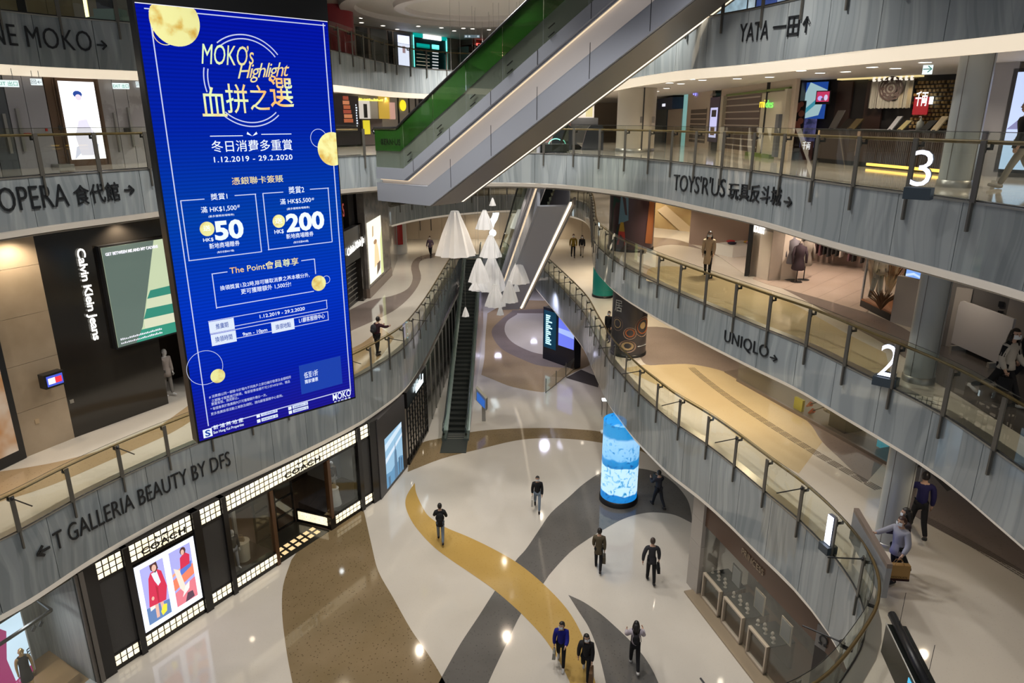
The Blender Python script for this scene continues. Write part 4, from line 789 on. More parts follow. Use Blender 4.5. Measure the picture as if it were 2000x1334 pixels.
# far end of the first gallery
fw = thing('wall_panel', 'cream panelled back wall at the far end of the first gallery', 'wall cladding', (0, 60, Z[1])); FW = Plane((-12, 60), (16, 60))
for i in range(14): FW.part('wall_board', (i*2+.01, i*2+1.99, Z[1], 9.4), BEIGE, fw, -.1, 0)
for a, z0, z1, c in ((4.1, 6.0, 8.0, (.1, .1, .1)), (5.05, 6.0, 8.0, (.1, .1, .1))): FW.part('door_pull', (a, a+.06, z0, z1), cloth(c), fw, 0, .05)
ks = thing('round_kiosk', 'red and white round kiosk at the far left corner of the first gallery', 'kiosk', cfloor(777, 494)); c = cfloor(777, 494); q = MB(); q.lathe([(.75, 0), (.75, 2.7), (0.001, 2.7)], c, 28); q.build('drum', WHITE, ks, smooth=True)
for k in range(4):
    q = MB(); q.lathe([(.77, .75), (.77, 2.5)], c, 4, a0=k*1.57+.2, a1=k*1.57+.75); q.build('red_panel', M('kiosk_red', (.55, .03, .03), .4), ks, smooth=True)
qs = thing('lit_question_mark', 'big glowing white question mark at the far end of the corridor', 'sign', PY(967, 470, 57)); QP = Plane((-3, 57), (3, 57)); qz = QP.az(957, 463); QP.text('?', (953, 462), (975, 462), 2.45, E('neon_white', (.8, .95, 1), 3), qs, 0, offset=.03, name='tube')
for k in (-1.6, -.9): q = MB(); q.tube([(k, 57, QP.az(957, 425)[1]), (k, 57, 8.06)], .015, 4); q.build('hanger', STEEL, qs)

# ------------------------------------------------------------------ third gallery left: marble doors and dress poster
L3 = Plane(P(0, 331.5, Z[3]), P(290, 317.5, Z[3])); l3 = thing('wall_panel', 'pale marble wall with double doors on the upper left gallery', 'wall cladding', L3.pt(0, Z[3]))
def at3(u): return L3.az(u, 300)[0]
VEIN = noise_mat('veined_marble', (.36, .34, .34), (.30, .28, .28), 1.1, 8, .25, .47, .5); W3 = M('pale_lobby_wall', (.34, .33, .35), .4)
for u0, u1, mt in ((-200, -5, W3), (-3, 33, M('door_slate', (.10, .11, .12), .3)), (35, 70, W3), (71, 110, W3), (112, 130, M('brown_wood', (.12, .07, .04), .4)), (215, 240, VEIN), (241, 266, VEIN), (267, 330, VEIN), (331, 460, W3)):
    L3.part('wall_board', (at3(u0), at3(u1), Z[3], 16.32), mt, l3, -.2, 0)
for u0, u1 in ((127, 133), (206, 214)): L3.part('wood_jamb', (at3(u0), at3(u1), Z[3], 16.32), MC['brown_wood'], l3, -.2, .03)
def l3b(name, u0, v0, u1, v1, mt, d=.04):
    a, z = L3.az((u0+u1)/2, v0); a2, z2 = L3.az((u0+u1)/2, v1); w_ = abs(at3(u1)-at3(u0)); L3.part(name, ((a+a2)/2-w_/2, (a+a2)/2+w_/2, z2, z), mt, l3, 0, d)
l3b('door_pull', 225, 220, 229, 296, STEEL, .09); l3b('door_pull', 252, 210, 256, 286, STEEL, .09); l3b('door_pull', 36, 212, 42, 296, STEEL, .09); l3b('door_pull', 10, 222, 16, 300, STEEL, .09)
l3b('door_lock', 242, 250, 252, 262, DARK); l3b('switch_plate', 114, 245, 120, 254, DARK); l3b('fire_point', 88, 251, 92, 256, M('fire_red', (.5, .03, .02), .4)); l3b('wall_notice', 46, 260, 60, 264, MC['fire_red']); l3b('ledge', 100, 320, 130, 326, STEEL, .5)
pl = thing('lightbox', 'tall bright poster of a woman in a white dress on the upper left gallery', 'lightbox', L3.pt(at3(170), Z[3])); a0, a1 = at3(137), at3(205); zt, zb = L3.az(165, 160)[1], L3.az(186, 318)[1]+.12
L3.part('frame', (a0-.12, a1+.12, Z[3], 16.32), MC['brown_wood'], pl, -.1, .03)
picture(L3, pl, (a0, a1, zb, zt), [((.62, .64, .80), [(.1, 0), (.3, .08), (.36, .2), (.2, .16)]), ((.60, .62, .78), [(.7, .02), (.76, .02), (.85, .2), (.78, .2)]), ((.72, .70, .82), [(.38, .5), (.62, .52), (.68, .42), (.85, .3), (.7, .05), (.3, .05), (.22, .3)]), ((.88, .84, .9), [(.38, .5), (.62, .52), (.64, .66), (.52, .72), (.38, .66)]), ((.02, .06, .3), ell(.48, .84, .13, .045)), ((.78, .68, .78), ell(.49, .80, .09, .04))], .035, bg=(.95, .96, 1.0))
MC['pic_0.95_0.96_1.00'].node_tree.nodes['Principled BSDF'].inputs['Emission Strength'].default_value = 1.5
# hanging exit signs
def hang_sign(label, p, w, h, body, col, tcol, face=(0, 0), top=16.3, emis=.9):
    t = thing('hanging_sign', label, 'sign', p); d = np.array([p[0]-face[0], p[1]-face[1]]); d /= np.linalg.norm(d); s = np.array([d[1], -d[0]])
    pl = Plane((p[0]-s[0]*w/2, p[1]-s[1]*w/2), (p[0]+s[0]*w/2, p[1]+s[1]*w/2)); pl.part('sign_box', (0, w, p[2]-h/2, p[2]+h/2), E('sign_bg_%.1f%.1f%.1f' % col, col, emis), t, -.04, 0)
    a0, a1 = (0.05*w, .95*w) if pl.flip() > 0 else (.95*w, .05*w)
    pl.textm(body, a0, a1, p[2]-h*.33, h*.66, E('sign_tx_%.1f%.1f%.1f' % tcol, tcol, .6), t, .004)
    for k in (.2, .8): pl.part('hanger', (w*k-.008, w*k+.008, p[2]+h/2, top), STEEL, t, -.03, -.01)
    return t
GR = (.0, .35, .22); PW = (.85, .95, .95)
def on3(u, v, y): return PY(u, v, y)
hang_sign('green EXIT sign hanging left of the poster pillar', on3(12, 163, 19.5), .55, .17, 'EXIT \u51fa\u53e3', PW, GR)
hang_sign('green EXIT sign hanging right of the dress poster', on3(236, 168, 22.5), .45, .17, 'EXIT \u51fa\u53e3', PW, GR)
hang_sign('white arrow sign hanging left of the dress poster', on3(71, 160, 20.5), .27, .17, '\u56de\u2190', PW, (.1, .12, .15))
hang_sign('white arrow sign hanging next to the screen edge', on3(273, 165, 23.2), .22, .17, '\u56de\u2190', PW, (.1, .12, .15))
# fourth gallery left: seen over the balustrade
L4 = Plane((-20, 22.5), (-14.5, 31)); l4 = thing('shopfront', 'warm lit shop wall with a mint sofa corner on the topmost left gallery', 'shopfront', L4.pt(0, Z[4]))
def at4(u): return L4.az(u, 20)[0]
WARM = noise_mat('warm_shop_panel', (.34, .28, .16), (.42, .35, .2), 1.2, 3, .4)
for u0, u1, mt in ((-80, 35, WARM), (36, 52, DARK), (53, 92, WARM), (93, 165, WARM), (173, 190, WARM), (165, 172, E('led_strip', (1, .95, .45), 2.2)), (190, 228, DARK), (228, 268, M('pale_panel', (0, 0, 0))), (269, 300, WARM), (301, 420, DARK)): L4.part('wall_board', (at4(u0), at4(u1), Z[4], 22), mt, l4, -.2, 0)
L4.text('SIN', (213, 24), (229, 26), .42, LETTER, l4, .05)
c = PY(210, 42, 25.5); t = thing('sofa', 'rounded mint green sofa on the topmost left gallery', 'sofa', (c[0], c[1], Z[4])); MINT = M('mint_fabric', (.35, .52, .48), .7)
for nm, dx, z0, z1, w_ in (('seat', 0, .1, .42, .9), ('backrest', .0, .42, .8, .9)): q = MB(); q.box(c[0]-w_/2, c[0]+w_/2, c[1]-.3+(.35 if nm == 'backrest' else 0), c[1]+.5, Z[4]+z0, Z[4]+z1); q.build(nm, MINT, t)
for s in (-.55, .55): q = MB(); q.tube([(c[0]+s, c[1]-.3, Z[4]+.35), (c[0]+s, c[1]+.5, Z[4]+.5)], .14, 10); q.build('armrest', MINT, t)
# ================================================================== HANGING SCREEN
S = Plane((-1.0206*7, 2.0787*7), (-.5964*7, 2.465*7)); bn = thing('hanging_screen', 'tall blue hanging advertising screen with gold mall promotion lettering', 'screen', S.pt(S.L/2, 11))
ZB = S.az(390, 862)[1]; ZT = S.az(266, 0)[1]+.02; ZT2 = S.az(268, 6)[1]
bl = M('screen_blue', (0, 0, 0), .6, spec=0.0); n_, l_ = nt(bl); b_ = n_['Principled BSDF']
tc = n_.new('ShaderNodeTexCoord'); sx = n_.new('ShaderNodeSeparateXYZ'); l_.new(tc.outputs['Generated'], sx.inputs[0])
rp = n_.new('ShaderNodeValToRGB'); e_ = rp.color_ramp.elements; e_[0].position = 0.0; e_[0].color = (.012, .008, .26, 1); e_[1].position = 1.0; e_[1].color = (.001, .006, .34, 1)
for p_, c_ in ((.14, (.002, .014, .38)), (.33, (.001, .032, .50)), (.55, (.001, .045, .38)), (.75, (.001, .016, .36))):
    q = e_.new(p_); q.color = (*c_, 1)
l_.new(sx.outputs[2], rp.inputs[0]); wv = n_.new('ShaderNodeMath'); wv.operation = 'MULTIPLY'; wv.inputs[1].default_value = 760; l_.new(sx.outputs[2], wv.inputs[0])
sn = n_.new('ShaderNodeMath'); sn.operation = 'SINE'; l_.new(wv.outputs[0], sn.inputs[0]); mr = n_.new('ShaderNodeMapRange'); mr.inputs[1].default_value = -1; mr.inputs[3].default_value = .8; mr.inputs[4].default_value = 1.05; l_.new(sn.outputs[0], mr.inputs[0])
mm = n_.new('ShaderNodeVectorMath'); mm.operation = 'SCALE'; l_.new(rp.outputs[0], mm.inputs[0]); l_.new(mr.outputs[0], mm.inputs[3]); l_.new(mm.outputs[0], b_.inputs['Emission Color']); b_.inputs['Emission Strength'].default_value = 1.0
S.part('cabinet', (-.04, S.L+.03, ZB-.05, ZT+.6), BLACK, bn, -.35, -.01); S.part('led_face', (0, S.L, ZB, ZT2), bl, bn, -.01, 0); S.part('top_strip', (0, S.L, ZT2, ZT2+.015), E('soft_white', (.9, .9, 1), .8), bn, 0, .004)
for k in (.15, .85): q = MB(); q.tube([S.pt(S.L*k, ZT+.6, -.2), S.pt(S.L*k, 22.9, -.2)], .02, 6); q.build('suspension_cable', BLACK, bn)
SW = E('screen_white', (.80, .88, 1), .9); SL = E('screen_line', (.62, .68, .95), .75); SP = E('screen_panel', (.75, .84, 1), .8); SB = E('screen_ink', (.01, .05, .3), 1)
SGOLD = noise_mat('screen_gold', (.50, .30, .04), (.66, .64, .27), 3.2, 7, .6, emit=.85, lo=.3, hi=.5, bump=0); SGT = noise_mat('screen_gold_text', (.72, .40, .12), (.58, .72, .40), 1.1, 3, .5, emit=.9, lo=.4, hi=.6)
def sl(p0, p1, w=.018, mt=None, off=.012, nm='border_line'):
    a0, z0 = S.az(*p0); a1, z1 = S.az(*p1)
    if abs(a1-a0) > abs(z1-z0): z = (z0+z1)/2; S.part(nm, (min(a0, a1)-w/2, max(a0, a1)+w/2, z-w/2, z+w/2), mt or SL, bn, .001, off)
    else: a = (a0+a1)/2; S.part(nm, (a-w/2, a+w/2, min(z0, z1)-w/2, max(z0, z1)+w/2), mt or SL, bn, .001, off)
def st(body, p0, p1, ptop, mt=None, off=.014, **k):
    a0, z0 = S.az(*p0); a1, z1 = S.az(*p1); zt = S.az(*ptop)[1]; z = (z0+z1)/2; k['offset'] = min(k.get('offset', 0), .04 if body in ('50', '200') else .012)
    return S.textm(body, a0, a1, z, abs(zt-z0), mt or SW, bn, off, ext=.001, **k)
sl((282, 21), (414, 829), .02); sl((634, 47), (682, 764), .02); sl((283, 20), (634, 47), .02); sl((413, 830), (682, 764), .02)
def sd_(cx, cy, r, mt, rin=0, off=.016, lim=None, nm='gold_disc'):
    a, z = S.az(cx, cy); q = MB()
    if rin: disc(S, q, a, z, r, off, 40, rin=rin)
    else:
        pts = [(a+r*math.cos(2*math.pi*i/40), z+r*math.sin(2*math.pi*i/40)) for i in range(40)]
        pts = [(min(S.L, max(0, x)), min(ZT2, y)) for x, y in pts]; q.add([S.pt(x, y, off) for x, y in pts], [tuple(range(40))])
    q.build(nm, mt, bn)
px_m = S.L/(648-268)
sd_(341, 40, .475, SGOLD); sd_(649, 291, .385, SGOLD); sd_(622, 553, .19, SGOLD); sd_(425, 734, .165, SGOLD)
sd_(320, 66, .21, SGT, .195, .012, nm='gold_ring'); sd_(622, 270, .21, SL, .197, .012, nm='gold_ring'); sd_(400, 718, .40, SL, .388, .012, nm='gold_ring'); sd_(637, 546, .10, SL, .088, .012, nm='gold_ring')
def arc(cx, cy, r, a0, a1):
    a, z = S.az(cx, cy); q = MB(); n = 24; vs = []
    for i in range(n+1):
        t = math.radians(a0+(a1-a0)*i/n)
        for rr in (r-.012, r+.012): vs.append(S.pt(a+rr*math.cos(t), z+rr*math.sin(t), .012))
    q.add(vs, [(2*i, 2*i+1, 2*i+3, 2*i+2) for i in range(n)]); q.build('ring_arc', SL, bn)
for r in (.84, .92):
    for a0, a1 in ((38, 128), (165, 195), (228, 312), (-8, 6)): arc(484, 159, r, a0, a1)
st('MOKO', (395, 137), (484, 118), (395, 97), SGT, shear=.3); st('\u2019s', (484, 128), (497, 124), (484, 92), SGT, shear=.3)
q = text_data('Highlight', .001, .0, .4, .85); a0, z0 = S.az(465, 163); a1, z1 = S.az(565, 140); mb = MB(); mb.add([S.pt(a0+(a1-a0)*x, z0+.10*x+.38*y, .018+t) for x, y, t in q[0]], q[1]); mb.build('lettering', SGT, bn)
for i, (ch, x0, x1) in enumerate((('\u8840', 396, 444), ('\u62fc', 444, 487), ('\u4e4b', 490, 527), ('\u9078', 529, 574))): st(ch, (x0, 229-6*i), (x1, 226-6*i), (x0, 229-6*i-(58 if ch != '\u4e4b' else 50)), SGT, offset=.008)
sl((411, 267), (473, 264), .016, SW); sl((511, 263), (568, 261), .016, SW)
mb = MB(); a, z = S.az(492, 262)
for s in (-1, 1): mb.add([S.pt(a, z-.04, .012), S.pt(a+s*.1, z+.05, .012), S.pt(a+s*.12, z, .012)], [(0, 1, 2)])
mb.build('bow_mark', SW, bn)
st('\u51ac\u65e5\u6d88\u8cbb\u591a\u91cd\u8cde', (414, 299), (571, 292), (414, 276), offset=.012); st('1.12.2019 - 29.2.2020', (418, 317), (571, 312), (418, 306), offset=.02, spacing=1.12)
st('\u6191\u9280\u806f\u5361\u7c3d\u8cec', (453, 362), (553, 355), (453, 347), SGT, offset=.016)
for L_, T_, R_, Bt, ttl, tx in ((354, 385, 496, 492, ('\u734e\u8cde1', 411, 444, 392, 379), 0), (515, 374, 643, 474, ('\u734e\u8cde2', 563, 594, 379, 365), 1)): pass
sl((353, 393), (398, 388)); sl((459, 382), (499, 379)); sl((353, 393), (369, 509)); sl((499, 379), (510, 491)); sl((369, 510), (510, 491))
sl((514, 378), (552, 375)); sl((606, 370), (641, 367)); sl((514, 378), (524, 488)); sl((641, 367), (648, 471)); sl((524, 488), (648, 472))
st('\u734e\u8cde1', (412, 392), (444, 388), (412, 379), offset=.012); st('\u734e\u8cde2', (564, 379), (594, 376), (564, 365), offset=.012)
st('\u6eff HK$1,500', (393, 418), (462, 410), (393, 405), offset=.02); st('#', (463, 406), (468, 405), (463, 400)); st('\u6eff HK$5,500', (547, 401), (607, 395), (547, 389), offset=.02); st('#', (608, 391), (613, 391), (608, 386))
st('(\u6700\u591a\u7372\u8d08\u5546\u5834\u8d08\u5238)', (407, 426), (457, 421), (407, 421)); st('(\u6700\u591a\u7372\u8d08\u5546\u5834\u8d08\u5238)', (560, 411), (604, 407), (560, 406))
sd_(404, 447, .155, SGOLD); sd_(544, 432, .15, SGOLD); st('\u9001', (397, 452), (411, 450), (397, 441), off=.02, offset=.02); st('\u9001', (537, 437), (551, 436), (537, 426), off=.02, offset=.02)
st('50', (421, 472), (477, 463), (421, 433), offset=.05); st('200', (560, 454), (634, 447), (560, 417), offset=.05); st('HK$', (397, 474), (417, 471), (397, 466), offset=.03); st('HK$', (536, 458), (554, 456), (536, 449), offset=.03)
st('\u65b0\u5730\u5546\u5834\u8d08\u5238', (409, 486), (468, 480), (409, 475), offset=.01); st('\u65b0\u5730\u5546\u5834\u8d08\u5238', (559, 467), (612, 461), (559, 457), offset=.01)
st('(\u6bcf\u65e5\u540d\u984d4017\u500b)', (424, 495), (457, 492), (424, 490)); st('(\u6bcf\u65e5\u540d\u984d403\u500b)', (573, 476), (602, 473), (573, 471))
sl((414, 536), (443, 530)); sl((589, 509), (613, 506)); sl((414, 536), (423, 602)); sl((613, 506), (617, 534)); sl((423, 602), (612, 568))
st('The Point\u6703\u54e1\u5c0a\u4eab', (449, 536), (583, 517), (449, 520), SGT, offset=.014)
st('\u63db\u9818\u734e\u8cde1\u53ca2\u6642,\u9664\u53ef\u8cfa\u53d6\u6d88\u8cbb\u4e4b\u57fa\u672c\u7a4d\u5206\u5916,', (430, 568), (604, 541), (430, 558), offset=.008); st('\u66f4\u53ef\u7372\u8d08\u984d\u5916 1,500\u5206!', (471, 577), (568, 558), (471, 566), offset=.01)
sl((407, 628), (638, 586), .014); sl((410, 647), (638, 602), .014); sl((638, 586), (638, 602), .014); sl((411, 651), (640, 610), .014); sl((414, 670), (641, 625), .014); sl((640, 610), (641, 625), .014)
def spn(r0, mt=SP):
    rr = S.rect(*r0); S.part('label_panel', rr, mt, bn, .002, .013)
for (u0, v0), (u1, v1), h, tx, txw in (((407, 629), (458, 639), .27, '\u63a8\u5ee3\u671f', (421, 446)), ((411, 653), (462, 664), .27, '\u63db\u9818\u6642\u9593', (420, 454)), ((529, 629), (575, 640), .27, '\u63db\u9818\u5730\u9ede', (538, 568))):
    a0 = S.az(u0, v0)[0]; a1 = S.az(u1, v1)[0]; z1 = S.az(u0, v0)[1]; z0 = z1-h; z1 = z1
    zc = S.az((u0+u1)/2, (v0+v1)/2+2)[1]; S.part('label_panel', (a0, a1, zc-.13, zc+.13), SP, bn, .002, .013)
    b0, b1 = S.az(txw[0], v1)[0], S.az(txw[1], v1)[0]; S.textm(tx, b0, b1, zc-.06, .13, SB, bn, .016, ext=.001, offset=.01)
st('1.12.2019 - 29.2.2020', (507, 621), (595, 606), (507, 614), offset=.03); st('9am - 10pm', (474, 658), (522, 649), (474, 649), offset=.03); st('L1\u9867\u5ba2\u670d\u52d9\u4e2d\u5fc3', (584, 631), (634, 621), (584, 621), offset=.02)
S.part('corner_panel', (S.az(586, 740)[0], S.az(668, 740)[0], S.az(627, 760)[1], S.az(627, 704)[1]), E('screen_teal', (.005, .04, .34), 1), bn, .001, .008)
st('\u4f4e\u81f31\u6298', (594, 739), (621, 733), (594, 727), offset=.012); st('\u7368\u5bb6\u512a\u60e0', (595, 749), (621, 744), (595, 741), offset=.01)
for i, s in enumerate(('# \u6d88\u8cbb\u7a4d\u4ee5\u540c\u4e00\u9280\u806f\u5361\u65bc\u5834\u5167\u4e0d\u540c\u5546\u6236\u4e4b\u5373\u65e5\u6a5f\u5370\u767c\u7968\u53ca\u91d1\u984d\u76f8\u7b26', '\u4e4b\u9280\u806f\u5361\u7c3d\u8cec\u9032\u884c\u63db\u9818\uff0c\u6bcf\u5f35\u767c\u7968\u91d1\u984d\u4e0d\u53ef\u5c11\u65bcHK$100\uff0c\u79ae\u54c1', '\u6578\u91cf\u6709\u9650\uff0c\u63db\u5b8c\u5373\u6b62\u3002', '* \u6bcf\u500b\u6703\u54e1\u65bc\u63a8\u5ee3\u671f\u5167\u53ea\u53ef\u7372\u8d08\u984d\u5916\u7a4d\u5206\u4e00\u6b21\u3002', '\u66f4\u591a\u63a8\u5ee3\u63db\u9818\u6d3b\u52d5\u4e4b\u689d\u6b3e\u53ca\u7d30\u5247\uff0c\u8acb\u5411\u9867\u5ba2\u670d\u52d9\u4e2d\u5fc3\u67e5\u8a62\u3002')):
    p = [((408, 778), (568, 739)), ((413, 785), (566, 748)), ((413, 792), (466, 779)), ((411, 800), (521, 775)), ((412, 812), (552, 774))][i]; st(s, p[0], p[1], (p[0][0], p[0][1]-6), SL)
z = S.az(400, 848)[1]; a = S.az(397, 850)[0]; S.part('logo_square', (a, a+.2, z-.09, z+.11), SW, bn, .002, .012); S.textm('S', a+.04, a+.16, z-.07, .16, SB, bn, .015, ext=.001, offset=.03)
st('\u65b0\u9d3b\u57fa\u5730\u7522', (417, 841), (475, 822), (417, 832), offset=.02, spacing=1.4); st('Sun Hung Kai Properties', (417, 849), (476, 832), (417, 842), offset=.01)
for (u, v), s in (((501, 813), 'MOKO\u65b0\u4e16\u7d00\u5ee3\u5834'), ((502, 823), 'MOKOHK'), ((563, 798), '\u65b0\u9d3b\u57fa\u5546\u5834MOKO'), ((564, 806), '\u5fae\u535a\u5fae\u4fe1MOKO')):
    a, z = S.az(u, v); S.part('icon', (a, a+.08, z-.04, z+.04), SW, bn, .002, .012); S.part('search_bar', (a+.11, a+.52, z-.035, z+.045), SP, bn, .002, .012); S.textm(s, a+.14, a+.42, z-.02, .05, SB, bn, .015, ext=.001)
    q = MB(); disc(S, q, a+.47, z+.005, .025, .016, 12, rin=.016); q.build('icon', SB, bn)
st('MOKO', (650, 782), (685, 773), (650, 769), offset=.03); st('\u65b0\u4e16\u7d00\u5ee3\u5834', (652, 786), (684, 778), (652, 783), spacing=1.5)

# ================================================================== ESCALATORS
COVE = E('cream_cove', (1, .78, .52), .75); CLAD = M('lavender_cladding', (.36, .38, .44), .38, .15); CLADU = M('taupe_soffit', (.20, .18, .16), .4); CLADL = M('cream_recess_glow', (.60, .56, .54), .45, emit=(1, .86, .78), strength=.12)  # the cream recess glows slightly: cove wash put into its material
LEDS = E('led_line', (1, .84, .62), 1.7)
class Esc:                                            # frame of a long upper escalator: s along, w across, z
    def __init__(s, o, d, w): s.o = np.array(o, float); s.d = np.array(d, float)/np.hypot(*d); s.n = np.array([-s.d[1], s.d[0]]); s.w = w
    def pt(s, q, w, z): p = s.o+s.d*q+s.n*w; return (p[0], p[1], z)
    def band(s, prof0, prof1, w0, w1):                # polyline pairs (s,z) top and bottom, swept from w0 to w1
        mb = MB(); n = len(prof0); vs = []
        for (a, z1), (b, z0) in zip(prof0, prof1): vs += [s.pt(a, w0, z1), s.pt(b, w0, z0), s.pt(a, w1, z1), s.pt(b, w1, z0)]
        fs = []
        for i in range(n-1): a = 4*i; c = a+4; fs += [(a, c, c+1, a+1), (a+2, a+3, c+3, c+2), (a, a+2, c+2, c), (a+1, c+1, c+3, a+3)]
        fs += [(0, 1, 3, 2), (4*n-4, 4*n-2, 4*n-1, 4*n-3)]; return mb.add(vs, fs)
def long_escalator(label, o, d, w, zf, top, film, flip=1, lw=.14, sof=None):
    e = Esc(o, d, w); e.n *= flip; t = thing('escalator', label, 'escalator', (o[0], o[1], zf)); sl_ = .60; L = top
    def ln(off, kink, s0=-1.3): return [(s0, zf+off), (kink, zf+off), (kink+1e-3, zf+off), (L, zf+off+sl_*(L-kink))]
    hr, gb, c1, r0, r1, bt = ln(1.02, -.1), ln(-.42, .25), ln(-.85, .25), ln(-.85, .25), ln(-1.25, 1.0), ln(-1.62, 1.5)
    e.band(ln(-.42, .25), ln(-.85, .25), 0, .12).build('upper_cladding', CLAD, t)
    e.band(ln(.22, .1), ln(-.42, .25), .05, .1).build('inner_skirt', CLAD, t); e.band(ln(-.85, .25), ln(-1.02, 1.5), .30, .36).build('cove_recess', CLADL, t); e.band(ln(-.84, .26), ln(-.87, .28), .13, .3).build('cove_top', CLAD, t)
    e.band([(p, q) for p, q in ln(-.85, .25)], [(p, q-.05) for p, q in ln(-.85, .25)], .2, .29).build('cove_light', COVE, t)
    e.band(ln(-1.02, 1.5), ln(-1.70, 1.6), 0, .12).build('lower_cladding', CLAD, t); e.band(ln(-1.0, 1.5), ln(-1.03, 1.5), .0, .32).build('cove_ledge', CLAD, t)
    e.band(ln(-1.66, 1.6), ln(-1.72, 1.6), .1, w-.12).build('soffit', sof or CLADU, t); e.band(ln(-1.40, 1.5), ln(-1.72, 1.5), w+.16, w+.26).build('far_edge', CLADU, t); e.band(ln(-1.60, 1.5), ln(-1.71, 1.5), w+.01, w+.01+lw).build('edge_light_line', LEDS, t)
    e.band(ln(-.3, .25), ln(-1.60, 1.5), w-.04, w).build('far_cladding', CLAD, t)
    # balustrades: glass (with green film), handrails, clips
    for ww, fm in ((.02, film), (w-.02, None)):
        n = int((L+1.3)/1.6)
        for i in range(n):
            a, b = -1.3+i*1.6+.01, -1.3+(i+1)*1.6-.01
            def zz(q, off, kink): return zf+off+sl_*max(0, q-kink)
            def strip(o1, k1, o0, k0, nm, mt, th=.006):
                ss = [a, *(x for x in (k1, k0) if a < x < b), b]; ss = sorted(set(ss)); e.band([(q, zz(q, o1, k1)) for q in ss], [(q, zz(q, o0, k0)) for q in ss], ww, ww+th).build(nm, mt, t)
            strip(1.0, -.1, -.42, .25, 'glass_panel', GLASS)
            if fm: strip(.98, -.1, .2, .1, 'green_film', fm, .01)
            if fm and i > 0:
                for off in (-.12, -.36):
                    q = MB(); c = e.pt(a+.2, ww-.02, zz(a+.2, off, .2)); c2 = e.pt(a+.42, ww-.02, zz(a+.42, off, .2)); q.tube([c, c2], .018, 5); q.build('clip', BLACK, t)
        q = MB(); q.tube([e.pt(-1.3, ww, zf+.8), e.pt(-1.42, ww, zf+.93), e.pt(-1.3, ww, zf+1.03), e.pt(-.4, ww, zf+1.03), e.pt(0, ww, zf+1.05), e.pt(.4, ww, zf+1.32), e.pt(L, ww, zf+1.02+sl_*(L+.1))], .045, 8); q.build('handrail', BLACK, t, smooth=True)
    n = int(L/.42)
    for i in range(n):                                # steps, hidden behind the sides from here but really there
        s0 = .1+i*.42; z = zf+sl_*(s0+.2); q = MB(); a, b = e.pt(s0, .18, 0), e.pt(s0+.42, w-.1, 0)
        q.hexa([e.pt(s0, .16, z-.3), e.pt(s0+.42, .16, z-.3), e.pt(s0+.42, w-.1, z-.3), e.pt(s0, w-.1, z-.3)], [e.pt(s0, .16, z), e.pt(s0+.42, .16, z), e.pt(s0+.42, w-.1, z), e.pt(s0, w-.1, z)]); q.build('step', M('step_metal', (.05, .055, .05), .4, .7), t)
    for i in range(5):
        q = MB(); s0 = 1.5+i*2.2; c = Vector(e.pt(s0+1, .75, zf-1.73+sl_*(s0-.5))); q.ball(c, .035, 8, 6); q.build('soffit_light', E('soft_white', (.9, .9, 1), .8) if i % 2 else BLACK, t)
    for i in range(8):
        s0 = .8+i*1.9; e.band([(s0, zf-.42+sl_*(s0-.25)), (s0+.02, zf-.42+sl_*(s0-.23))], [(s0, zf-.85+sl_*(s0-.25)), (s0+.02, zf-.85+sl_*(s0-.23))], -.004, 0).build('cladding_joint', BLACK, t)
        if s0 > 1.5: e.band([(s0, zf-1.02+sl_*(s0-1.0)), (s0+.02, zf-1.02+sl_*(s0-.98))], [(s0, zf-1.70+sl_*(s0-1.5)), (s0+.02, zf-1.70+sl_*(s0-1.48))], -.004, 0).build('cladding_joint', BLACK, t)
    return e, t
FILM = M('green_film', (.024, .11, .014), .2); FILM.node_tree.nodes['Principled BSDF'].inputs['Alpha'].default_value = .86
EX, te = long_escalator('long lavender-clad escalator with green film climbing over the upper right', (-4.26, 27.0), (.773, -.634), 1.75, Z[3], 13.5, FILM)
for i, s in enumerate(('\u00b7BERN\u00b7US',)):
    v, fs = text_data(s, .002, .01); q = MB(); q.add([EX.pt(-1.0+1.15*x, .005, Z[3]+.42+.22*y) for x, y, z_ in v], fs); q.build('lettering', DARK, te)
EX2, te2 = long_escalator('second lavender-clad escalator seen from below behind the cone lamps', (-1.05, 45.2), (.14, -.99), 1.42, Z[1]-.2, 15.2, None, lw=.07, sof=CLAD)

